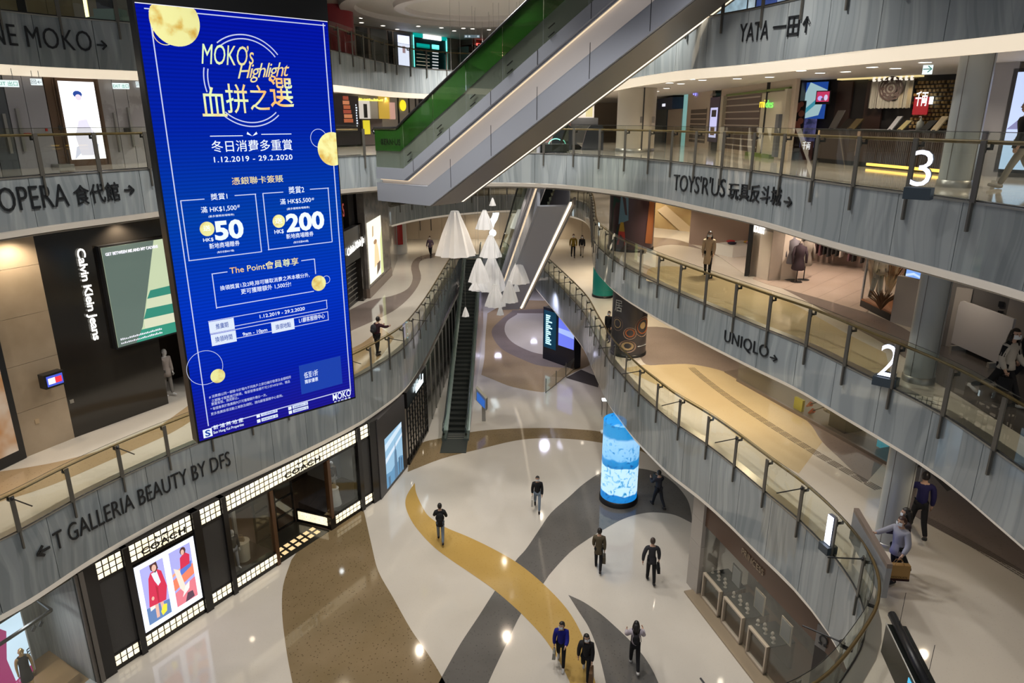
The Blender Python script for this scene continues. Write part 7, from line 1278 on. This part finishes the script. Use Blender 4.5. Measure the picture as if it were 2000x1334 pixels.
for i, (a, d, h_, cc) in enumerate(((1.45, -1.0, 1.5, (.38, .22, .12)), (1.3, -.55, .62, (.20, .11, .06)), (.9, -1.5, 1.7, (.40, .26, .15)))):
    c = P(*((1733, 584), (1720, 606), (1700, 568))[i], z2+.25); t = thing('pampas_grass', ('tall bushy pampas grass right of the mannequins', 'low brown dried grass bush on the orange plinth', 'pampas plumes behind the cream mannequin')[i], 'dried plant', c); q = MB()
    for k in range(46):
        an = random.uniform(0, 6.28); sp = random.uniform(.1, .45); hh = h_*random.uniform(.6, 1); q.tube([c, (c[0]+sp*.4*math.cos(an), c[1]+sp*.4*math.sin(an), c[2]+hh*.6), (c[0]+sp*math.cos(an), c[1]+sp*math.sin(an), c[2]+hh)], [.006, .02, .012], 4, caps=False)
    o = q.build('plumes', cloth(cc), t); o['kind'] = 'stuff'
for k in range(2):
    c = DW.pt(.22+.16*k, z2+.25, -.35); t = thing('shoe', 'white strappy shoe on the orange plinth, %s one' % ('left' if k == 0 else 'right'), 'shoe', c); q = MB(); q.tube([(c[0], c[1]-.12, c[2]+.03), (c[0], c[1], c[2]+.05), (c[0], c[1]+.12, c[2]+.06)], [.035, .045, .04], 7); q.build('shoe_body', WHITE, t, smooth=True)
    q = MB(); q.tube([(c[0]-.04, c[1], c[2]+.05), (c[0], c[1], c[2]+.11), (c[0]+.04, c[1], c[2]+.05)], .012, 5); q.build('strap', BLACK, t)
spot(*DW.pt(.8, TOP2-.2, -.5), 60, (1, .8, .6), 1.8)
G2 = pl2(1738, 628, 1782, 641, 2); lwz = thing('wall_panel', 'low pale wall and grey return beside the slim column on the second gallery', 'wall cladding', G2.pt(0, z2)); G2.part('low_wall', (0, 3.2, z2, z2+1.35), M('pale_low_wall', (.45, .42, .40), .5), lwz, -.15, 0); G2.part('grey_return', (-.2, 3.5, z2, TOP2), M('grey_lobby', (0, 0, 0)), lwz, -1.3, -1.2); 
t = thing('wall_screen', 'small blue landscape screen left of the slim column', 'screen', G2.pt(.8, z2+2)); GS = Plane(G2.pt(-.2, 0, -1.2), G2.pt(3.5, 0, -1.2)); rs = GS.rect(1776, 521, 1800, 560); GS.part('casing', (rs[0]-.06, rs[1]+.06, rs[2]-.06, rs[3]+.06), BLACK, t, 0, .08); picture(GS, t, rs, [((.10, .18, .55), [(0, 0), (1, 0), (1, .25), (.5, .4), (0, .3)]), ((.5, .65, .9), [(0, .45), (.5, .6), (1, .5), (1, .6), (.5, .75), (0, .6)])], .09, bg=(.18, .35, .80))
R6 = Plane((10.9, 17.4), (15.5, 12.4)); r6 = thing('wall_panel', 'dim grey lobby wall behind the walking women on the second gallery', 'wall cladding', R6.pt(0, z2)); R6.part('wall_board', (0, 8, z2, TOP2), M('dim_grey', (.115, .105, .10), .5), r6, -.2, 0)
for nm, u0, v0, u1, v1, mt in (('door_frame', 1870, 560, 1874, 700, M('grey_band', (0, 0, 0))), ('switch_plate', 1952, 588, 1960, 600, BLACK), ('switch_plate', 1950, 606, 1958, 618, BLACK), ('pale_pier', 1976, 570, 2000, 700, M('grey_band', (0, 0, 0)))): R6.part(nm, R6.rect(u0, v0, u1, v1), mt, r6, 0, .04)
WBd = pl2(1858, 678, 1960, 725, 2); t = thing('white_barrier_board', 'blank white rounded board standing behind the walking women', 'board', WBd.pt(0, z2)); q = MB(); L_ = WBd.L*1.0; pts = [(0, .12), (L_, .12), (L_, 1.25), (.12, 1.25), (.04, 1.21), (0, 1.1)]
q.add([WBd.pt(a, z2+z_, .03) for a, z_ in pts]+[WBd.pt(a, z2+z_, -.03) for a, z_ in pts], [tuple(range(6)), tuple(range(11, 5, -1))]+[(i, (i+1) % 6, 6+(i+1) % 6, 6+i) for i in range(6)]); q.build('board_body', M('board_white', (.44, .42, .42), .5), t)
for a in (.2, L_-.3): WBd.part('foot', (a, a+.08, z2, z2+.12), STEEL, t, -.2, .2)
inlay('dark_inlay', z2, .004, M('dark_lobby_floor', (.085, .075, .07), .2), [(1790,728),(1850,760),(1930,810),(2010,860)], [(2200,800),(1900,640),(1800,640)], parent=fl['second'])

# ------------------------------------------------------------------ first gallery right: sports shop windows
z1 = Z[1]; S1 = pl2(1540, 800, 1728, 905, 1); s1 = thing('shopfront', 'glass front of a bright shop with oars on the first gallery', 'shopfront', S1.pt(0, z1)); SL1 = S1.L
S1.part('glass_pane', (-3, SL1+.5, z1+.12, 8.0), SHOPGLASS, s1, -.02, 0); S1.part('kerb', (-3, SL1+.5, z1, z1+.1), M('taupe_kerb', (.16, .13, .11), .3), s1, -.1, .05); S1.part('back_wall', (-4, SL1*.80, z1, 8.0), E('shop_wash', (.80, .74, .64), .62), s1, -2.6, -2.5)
S1.part('inner_floor', (-4, SL1+.5, z1, z1+.05), M('taupe_kerb', (0, 0, 0)), s1, -2.5, -.1); S1.part('brown_wall', (SL1*.80, SL1+4, z1, 8.0), M('brown_partition', (.15, .115, .08), .5), s1, -2.9, -2.8)
t = thing('yellow_sign', 'yellow standing sign behind the shop glass on the first gallery', 'sign board', S1.pt(.3, z1)); rs = S1.rect(1543, 776, 1556, 806); S1.part('board', (rs[0], rs[1], z1+.05, rs[3]), M('sign_yellow', (.42, .38, .04), .5), t, -.3, -.2)
for k, (u0, v0, u1, v1) in enumerate(((1557, 796, 1574, 787), (1558, 812, 1582, 797))):
    a, z_ = S1.az(u0, v0); b, zb_ = S1.az(u1, v1); t = thing('oar', 'red-bladed oar leaning behind the glass, %s one' % ('upper' if k == 0 else 'lower'), 'oar', S1.pt(a, z_, -.4)); q = MB(); q.tube([S1.pt(a, z_, -.4), S1.pt(a+(b-a)*.5, z_+(zb_-z_)*.5, -.4)], [.03, .09], 6); q.build('blade', cloth((.35, .05, .02), .4), t); q = MB(); q.tube([S1.pt(a+(b-a)*.5, z_+(zb_-z_)*.5, -.4), S1.pt(b+.4, zb_+.2, -.4)], .02, 5); q.build('shaft', BLACK, t)
t = thing('storage_box', 'big dark box standing in the first gallery shop window', 'box', S1.pt(2, z1)); rs = S1.rect(1608, 800, 1636, 838); S1.part('box_body', (rs[0], rs[1], z1+.05, rs[3]), cloth((.03, .03, .025), .5), t, -1.2, -.3); S1.part('lid', (rs[0]-.03, rs[1]+.03, rs[3], rs[3]+.06), BLACK, t, -1.22, -.28)
t = thing('clothes_heap', 'pale heap of clothes left of the dark box in the window', 'clothes', S1.pt(1.3, z1)); q = MB(); a = S1.az(1592, 806)[0]
for k in range(5): c = S1.pt(a+random.uniform(-.2, .3), z1+.2+.2*k, -.8); q.ball(c, (.3, .25, .18), 8, 6)
q.build('fabric', cloth((.35, .30, .26)), t, smooth=True)
t = thing('blue_window', 'blue glowing window display with pale shapes left of the column on the first gallery', 'window display', S1.pt(SL1*.85, z1)); rs = (S1.az(1684, 890)[0], S1.az(1742, 905)[0], z1+.1, 7.6)
S1.part('backing', rs, BLACK, t, -1.2, -1.1); S1.part('blue_header', (rs[0], rs[1], z1+1.75, z1+2.35), E('window_blue', (.10, .38, .72), 1.1), t, -1.1, -.5); S1.part('teal_side', (rs[0], rs[0]+.15, z1+.1, z1+1.7), E('window_teal', (.05, .22, .26), .8), t, -1.1, -.5)
for k, (a, z_, r_) in enumerate(((.35, .9, .28), (.6, .5, .25), (.95, 1.05, .3), (1.2, .6, .22), (.4, .35, .2), (.85, .3, .2))): q = MB(); disc(S1, q, rs[0]+a*(rs[1]-rs[0])/1.5, z1+.15+z_, r_, -1.0+.01*k, 7); q.build('pale_shape', E('window_pale', (.20, .42, .52), .8), t)
# ------------------------------------------------------------------ ground floor right: jewellery windows under the curling balcony
JW = Plane(P(1367, 1163, Z0)[:2], P(1500, 1330, Z0)[:2]); jw = thing('shopfront', 'brown jewellery shopfront with framed display windows on the ground floor right', 'shopfront', JW.pt(0, Z0)); JTOP = 3.05; BR_ = M('jewel_brown', (.10, .055, .035), .3)
JW.part('header', (-.1, 9, Z0+2.75, JTOP), BR_, jw, -.2, .03); JW.part('inner_back', (-.1, 9, Z0, JTOP), noise_mat('jewel_back', (.05, .035, .028), (.12, .09, .07), 2, 3, .4), jw, -2.0, -1.9); JW.part('kerb', (-.3, 9, Z0, Z0+.06), M('tan_kerb', (.32, .25, .17), .3), jw, -.1, .45); JW.part('inner_floor', (-.1, 9, Z0, Z0+.03), BR_, jw, -1.9, -.1)
JW.part('window_glass', (0, 9, Z0+.06, Z0+2.75), SHOPGLASS, jw, -.02, 0)
PIER = Plane(JW.pt(0, 0, .25), JW.pt(-.55, 0, .25)); jp = thing('stone_pier', 'pale square-panelled stone pier at the left end of the jewellery front', 'pillar', PIER.pt(0, Z0))
for i in range(4): JW.part('stone_panel', (-.75, -.04, Z0+i*.95, Z0+.94+i*.95), M('pale_stone', (.42, .38, .34), .3), jp, -.6, .12)
for i, (u0, v0, u1, v1) in enumerate(((1373, 1112, 1407, 1205), (1412, 1162, 1450, 1260), (1460, 1218, 1496, 1330))):
    a0, a1 = JW.az(u0, v0+40)[0], JW.az(u1, v1-30)[0]; cs = thing('display_case', 'glass jewellery case in a cream frame, %s of the row' % ('left', 'middle', 'right')[i], 'display case', JW.pt(a0, Z0)); zt_ = Z0+1.0; FRC = M('cream_frame', (.48, .40, .31), .35)
    for (x0, x1, y0, y1) in ((a0, a1, zt_, zt_+.06), (a0, a1, Z0+.08, Z0+.14), (a0, a0+.06, Z0+.08, zt_), (a1-.06, a1, Z0+.08, zt_)): JW.part('frame_bar', (x0, x1, y0, y1), FRC, cs, -.05, .06)
    JW.part('case_top', (a0, a1, zt_+.0, zt_+.04), BLACK, cs, -.9, -.05); JW.part('case_back', (a0, a1, Z0+.08, zt_), BR_, cs, -.9, -.8)
    t = thing('framed_picture', 'pale framed picture standing on the %s jewellery case' % ('left', 'middle', 'right')[i], 'picture', JW.pt(a0+.5, zt_+.04)); m_ = (a0+a1)/2
    for r_, mt, d_ in (((m_+.1, m_+.62, zt_+.05, zt_+.75), FRC if i else BLACK, -.62), ((m_+.15, m_+.57, zt_+.1, zt_+.7), M('picture_grey', (.30, .30, .30), .4), -.605)): JW.part('frame' if d_ < -.61 else 'print', r_, mt, t, d_-.03, d_)
    for k in range(5):
        c = JW.pt(m_-.45+.2*k, zt_+.05, -.25-.1*(k % 2)); t = thing('jewellery_bust', 'small cream jewellery stand on the %s case' % ('left', 'middle', 'right')[i], 'jewellery stand', c, group='jewellery stands on the %s case' % ('left', 'middle', 'right')[i]); q = MB(); q.lathe([(.06, 0), (.03, .03), (.025, .08), (.06, .13), (.03, .2), (.001, .21)], c, 8); q.build('stand_body', M('cream_velvet', (.45, .40, .34), .7), t, smooth=True)
t = thing('shop_name', 'bronze jewellery shop lettering on the brown header under the balcony', 'sign', JW.pt(1, Z0+2.8)); JW.text('PRINCESS', (1452, 1080), (1494, 1125), .2, M('bronze_letter', (.38, .30, .22), .35, .6), t, .05)
for k, (u, v, cc) in enumerate(((1456, 1112, (.45, .18, .18)), (1470, 1128, (.48, .25, .15)))):
    a, z_ = JW.az(u, v); t = thing('paper_flower', '%s paper flower ornament hanging in the jewellery window' % ('pink', 'orange')[k], 'ornament', JW.pt(a, z_, -.2)); 
    for j in range(5): q = MB(); q.ball(JW.pt(a+.1*math.cos(j*1.26), z_+.1*math.sin(j*1.26), -.2), (.07, .03, .07), 6, 5); q.build('petal', cloth(cc), t, smooth=True)
    q = MB(); q.tube([JW.pt(a, z_, -.2), JW.pt(a, 2.05, -.2)], .004, 4); q.build('thread', WHITE, t)
oa = JW.az(1590, 1310)[0]; op = JW.pt(oa, 0, .12); OM = Plane(op, (op[0]+.62, op[1]-1.0)); om = thing('shop_name', 'grey watch shop sign with omega letter at the balcony corner', 'sign', OM.pt(0, Z0+2.6)); a0, z0_ = OM.az(1600, 1255); OM.part('sign_band', (0, OM.L+4, z0_-.15, z0_+.5), M('grey_sign_band', (.2, .19, .18), .4), om, -.1, 0); OM.part('dark_glass', (0, OM.L+4, Z0, z0_-.15), M('dark_watch_glass', (.03, .025, .022), .15), om, -.12, -.02); a1 = OM.az(1640, 1300)[0]; OM.textm('\u03a9 OMEGA', a0, a0+(a1-a0)*2.6, z0_, .3, LETTER, om, .02)
for a in (1.0, 2.4, 3.8): spot(*JW.pt(a, 2.2, -.5), 22, (1, .86, .7), 2.0)
# far ground floor: black advertising box, rope posts, lantern frame
adb = Plane(P(1060, 700, Z0)[:2], P(1121, 722, Z0)[:2]); ad = thing('advertising_screen_wall', 'black advertising wall with cyan script and a lit blue screen on the far ground floor', 'advertising screen', adb.pt(0, Z0)); L_ = adb.L; adb.part('wall_body', (0, L_, Z0, 3.0), M('ad_black', (.012, .013, .02), .25), ad, -.6, 0)
rs = adb.rect(1092, 618, 1116, 682); picture(adb, ad, (rs[0], L_-.05, rs[2], 2.6), [((.35, .45, .85), [(0, .45), (1, .38), (1, .6), (0, .62)])], .03, bg=(.14, .18, .75)); marks(adb, ad, .3, .95, 2.55, Z0+1.15, 15, E('cyan_script', (.45, .85, .95), 1.6), .04, True, 9)
adt = adb.rect(1062, 612, 1090, 670); adb.part('teal_glow_panel', (.1, L_*.42, Z0+.9, 2.8), E('deep_teal', (.0, .03, .06), 1), ad, 0, .02)
bar = thing('brass_barrier', 'low brass-railed glass barrier running across the far ground floor', 'barrier', P(1066, 768, Z0)); pts = [P(1066, 768, Z0), P(1086, 752, Z0), P(1105, 736, Z0), P(1124, 720, Z0)]
for p in pts: q = MB(); q.tube([p, (p[0], p[1], p[2]+.95)], .025, 6); q.build('post', POSTM, bar)
for a, b in zip(pts, pts[1:]):
    q = MB(); q.add([(a[0], a[1], a[2]+.05), (b[0], b[1], b[2]+.05), (b[0], b[1], b[2]+.85), (a[0], a[1], a[2]+.85)], [(0, 1, 2, 3)]); q.build('glass_panel', GLASS, bar); q = MB(); q.tube([(a[0], a[1], a[2]+.06), (b[0], b[1], b[2]+.06)], .02, 5); q.build('foot_rail', RAILM, bar)
c = P(1180, 812, Z0); t = thing('lantern_stand', 'thin black frame stand with a glowing white lantern top beside the LED column', 'floor lamp', c)
for dx in (-.14, .14):
    for dy in (-.14, .14): q = MB(); q.tube([(c[0]+dx, c[1]+dy, c[2]), (c[0]+dx, c[1]+dy, c[2]+.95)], .012, 4); q.build('leg', BLACK, t)
q = MB(); q.box(c[0]-.15, c[0]+.15, c[1]-.15, c[1]+.15, c[2]+.93, c[2]+1.0); q.build('lantern', E('neon_white', (0, 0, 0)), t)
# bottom right: long black hanging sign seen from above, grey slanted directory on the first gallery
c = P(1765, 1300, z1+2.2); t = thing('hanging_direction_sign', 'long black sign box with a cyan lit face hanging at the lower right corner', 'sign', c); A_, B_ = Vector(P(1742, 1200, 7.4)), Vector(P(1818, 1352, 7.4)); q = MB(); q.tube([A_, B_], .065, 8); q.build('top_tube', BLACK, t, smooth=True)
d = (B_-A_).normalized(); nn = Vector((d.y, -d.x, 0)); nn = nn if nn.x < 0 else -nn; q = MB(); a, b = A_+d*.15+nn*.12, B_+nn*.12
q.hexa([a+Vector((0, 0, -.62)), b+Vector((0, 0, -.62)), b-nn*.3+Vector((0, 0, -.62)), a-nn*.3+Vector((0, 0, -.62))], [a+Vector((0, 0, -.08)), b+Vector((0, 0, -.08)), b-nn*.3+Vector((0, 0, -.08)), a-nn*.3+Vector((0, 0, -.08))]); q.build('sign_box', M('sign_dark', (.012, .014, .012), .3), t)
q = MB(); q.tube([a+Vector((0, 0, -.07)), b+Vector((0, 0, -.07))], .012, 5); q.build('edge_trim', STEEL, t)
SG = Plane((a+nn*.001)[:2], (b+nn*.001)[:2]); SG.n = np.array([nn.x, nn.y]); LL = (b-a).length; SG.part('cyan_face', (LL*.72, LL*1.0, 7.4-.55, 7.4-.15), E('cyan_face', (.08, .45, .70), 1), t, 0, .01); SG.textm('EXIT', LL*.74, LL*.98, 7.4-.48, .26, LETTER, t, .015)
for k in (.2, .9): p = A_.lerp(B_, k); q = MB(); q.tube([p, (p.x, p.y, 8.06)], .004, 4); q.build('hanger', BLACK, t)
c = P(1712, 1095, z1); t = thing('directory_stand', 'grey slanted directory panel standing inside the first gallery rail', 'directory', c); A_, B_ = Vector(P(1683, 1050, z1+.0)), Vector(P(1738, 1130, z1+.0)); d = (B_-A_).normalized(); nn = Vector((d.y, -d.x, 0)); nn = nn if nn.x > 0 else -nn
A3, B3 = Vector(P(1668, 992, z1+1.25)), Vector(P(1733, 1102, z1+1.25)); dd = (B3-A3); q = MB(); o = nn*.11
q.hexa([A3+Vector((0, 0, -.10)), B3+Vector((0, 0, -.10)), B3+o+Vector((0, 0, -.10)), A3+o+Vector((0, 0, -.10))], [A3, B3, B3+o, A3+o]); q.build('top_rim', M('directory_grey', (.22, .17, .14), .35), t)
q = MB(); q.hexa([A3+Vector((0, 0, -.8)), B3+Vector((0, 0, -.8)), B3+o+Vector((0, 0, -.8)), A3+o+Vector((0, 0, -.8))], [A3+Vector((0, 0, -.1)), B3+Vector((0, 0, -.1)), B3+o+Vector((0, 0, -.1)), A3+o+Vector((0, 0, -.1))]); q.build('panel_body', M('directory_panel', (.25, .26, .28), .25), t)

for k in (.15, .85): f_ = A3.lerp(B3, k)+nn*.05; q = MB(); q.tube([(f_.x, f_.y, z1), (f_.x, f_.y, z1+.5)], .03, 6); q.build('leg', STEEL, t)
DP = Plane(A3[:2], B3[:2]); DP.n = np.array([nn.x, nn.y]); DP.part('lit_map', (.15, dd.length*.6, z1+.55, z1+1.05), E('map_violet', (.22, .25, .75), .7), t, .11, .115)
inlay('grate_inlay', z1, .004, M('dark_lobby_floor', (0, 0, 0)), [(1800, 905), (1812, 900)], [(1870, 950), (1850, 960)], parent=fl['first'])
# ================================================================== PEOPLE
BK_ = (.015, .015, .017); JEAN = (.16, .20, .25); DN = (.02, .022, .03)
p = person('person in black jacket and jeans walking away over the gold band', 861, 1057, 0, 5, 1.66, BK_, JEAN, stride=20, bend=(6, 26), arms=((30, 14, 60), (20, 16, 40)), coat=.07, mask=False, hs='short'); backpack(p, 'black round backpack on the person walking along the gold band', (.012, .012, .014), (.17, .11, .2))
p = person('woman in long black cardigan and pale jeans walking towards us in the middle', 1049, 996, 0, 178, 1.64, BK_, (.22, .27, .33), hs='bob', stride=22, bend=(8, 24), coat=.0, arms=((8, 8, 10), (-8, 10, 12))); held_bag(p, 'r', 'white tote bag held by the woman in the black cardigan', (.55, .52, .48), (.3, .1, .32), 'tote_bag')
p = person('man in dark suit holding a backpack in front beside the LED column', 1284, 990, 0, 20, 1.72, (.03, .032, .045), DN, fem=False, stride=20, bend=(6, 22), arms=((35, 6, 85), (35, 6, 85)), mask=False); held_bag(p, 'r', 'small black bag carried by the man beside the LED column', (.02, .02, .02), (.3, .16, .3), 'backpack_bag', drop=.02)
p = person('person in olive coat walking away left of the suited man', 1168, 1112, 0, -10, 1.68, (.10, .08, .05), BK_, fem=True, stride=16, bend=(6, 20), arms=((12, 8, 20), (-6, 8, 8)), coat=.10, mask=False); held_bag(p, 'r', 'brown handbag held by the person in the olive coat', (.09, .075, .05), (.28, .12, .26), 'handbag')
p = person('man in dark grey blazer walking away with a black briefcase', 1270, 1137, 0, -4, 1.74, (.035, .035, .042), BK_, (.06, .04, .03), fem=False, stride=12, bend=(4, 14), arms=((-18, 22, 12), (4, 12, 6)), coat=.06, mask=False); held_bag(p, 'r', 'black briefcase held by the man in the grey blazer', (.012, .012, .012), (.36, .1, .26), 'briefcase')
p = person('woman in blue jumper and white shoes, left of the bottom pair', 1095, 1300, 0, 172, 1.62, (.01, .012, .20), BK_, hs='bob', shoes=(.6, .58, .56), stride=16, bend=(6, 26), arms=((40, 6, 50), (-4, 10, 12)), turn=-25); held_bag(p, 'r', 'pale shoulder bag hanging beside the woman in the blue jumper', (.30, .29, .25), (.26, .1, .22), 'shoulder_bag')
p = person('long-haired woman in black jumper, right of the bottom pair', 1143, 1326, 0, 168, 1.64, BK_, BK_, hs='long', shoes=(.6, .58, .56), stride=20, bend=(8, 34), arms=((14, 8, 18), (-6, 12, 10)), turn=18); held_bag(p, 'l', 'brown paper shopping bag held by the woman in the black jumper', (.16, .09, .045), (.36, .14, .38), 'paper_bag')
p = person('woman with long black hair, pale blouse and black overalls walking away', 1238, 1303, 0, -6, 1.63, (.48, .43, .48), BK_, hs='long', shoes=(.6, .58, .56), stride=20, bend=(8, 26), arms=((26, 24, 60), (26, 22, 80)), mask=False); backpack(p, 'small black backpack on the woman with the pale blouse', (.012, .012, .014), (.11, .08, .16))
person('person in dark clothes walking far off beneath the cone lamps', 985, 602, 0, 10, 1.7, BK_, DN, mask=False, stride=16)
# first gallery
p = person('man in maroon jumper and white mask leaning on the left gallery rail', 738, 694, 1, -35, 1.68, (.055, .02, .028), BK_, fem=False, stride=6, bend=(2, 6), arms=((62, 6, 25), (62, 6, 25)), lean=10, turn=5); backpack(p, 'dark grey backpack on the man leaning on the rail', (.03, .03, .035), (.16, .11, .2))
person('person in purple puffer jacket walking on the far left gallery', 841, 503, 1, 170, 1.6, (.16, .11, .15), BK_, stride=18, coat=.05, arms=((20, 24, 50), (-10, 20, 40)))
person('young man in yellow shirt and checked overshirt walking on the far gallery', 1119, 503, 1, 178, 1.75, (.20, .13, .02), BK_, fem=False, stride=16, coat=.03); person('young woman in black top and pale trousers beside the checked overshirt man', 1136, 502, 1, 172, 1.62, BK_, (.40, .34, .28), hs='long', stride=14)
person('man in navy and purple jumper walking away past the first gallery column', 1787, 1044, 1, -20, 1.74, (.02, .018, .08), BK_, fem=False, stride=24, bend=(6, 36), arms=((45, 14, 70), (-4, 10, 12)), shoes=(.04, .04, .04), mask=False)
p = person('woman in white jacket pointing over the directory with a big paper bag', 1742, 1135, 1, 112, 1.60, (.34, .34, .40), BK_, (.05, .02, .015), hs='bob', stride=8, arms=((10, 26, 30), (70, 16, 20)), coat=.08); held_bag(p, 'l', 'large tan paper bag with dark base held at the directory', (.34, .20, .07), (.46, .16, .36), 'paper_bag', text='CHOCOLATE', strip=(.03, .01, .01), twist=-.5)
person('woman with long black hair standing behind the white-jacketed woman', 1752, 1120, 1, 70, 1.62, (.05, .04, .05), BK_, hs='long', stride=6, arms=((50, 10, 30), (4, 8, 10)))
person('seated-height person in black beside the noodle column', 1188, 668, 1, 150, 1.45, BK_, BK_, hs='short', stride=6)
# second gallery
p = person('woman in long beige trench coat with dark straps walking on the second gallery', 1380, 540, 2, 160, 1.66, (.46, .36, .26), BK_, hs='long', stride=12, coat=.24, arms=((16, 8, 20), (-10, 8, 12))); 
p = person('woman in black and white jacket and white mask walking on the second gallery', 1948, 787, 2, 205, 1.66, (.50, .46, .40), BK_, hs='long', shoes=(.6, .58, .56), stride=28, bend=(4, 34), arms=((14, 10, 40), (-6, 10, 34)), coat=.02, turn=-25); held_bag(p, 'r', 'small black backpack hanging beside the woman in the white jacket', (.012, .012, .012), (.22, .14, .26), 'hand_backpack', drop=.04)
t, J, W, H = p; q = MB(True)
for nm in 'lr': q.tube([J['sh'+nm]+Vector((0, 0, .01)), J['sh'+nm].lerp(J['el'+nm], .75)], [.075, .066], 9)
q.tube([J['shl']+Vector((0, .0, 0)), J['col']+Vector((0, -.02, .02)), J['shr']], [.075, .07, .075], 9); q.build('black_yoke', cloth((.012, .012, .014)), t, smooth=True)
person('person in all black walking at the right edge of the second gallery', 1992, 772, 2, 200, 1.7, (.012, .012, .014), (.015, .016, .022), hs='long', stride=24, bend=(4, 30), mask=False, fem=False)
# third gallery
person('man in black jacket and beige trousers passing the bright blue poster', 1980, 368, 3, 80, 1.72, (.012, .012, .014), (.28, .25, .20), fem=False, stride=26, bend=(6, 20), shoes=(.4, .37, .33), mask=False, coat=.04)
c = CT.pt(CT.az(1806, 250)[0], Z[3], -1.3); person('staff member in cap behind the dark restaurant counter', 0, 0, 3, 160, 1.62, (.14, .10, .07), BK_, hs='cap', stride=2, at=c, arms=((30, 8, 60), (30, 8, 60)))
c = PY(934, 100, 42.6); person('dark figure standing by the rail of the topmost far gallery', 0, 0, 4, 30, 1.7, BK_, BK_, at=(c[0]-.1, 46.5, Z[4]), stride=4, mask=False, fem=False)
for a in bpy.data.objects:                               # the overshirt and the striped bits
    pass
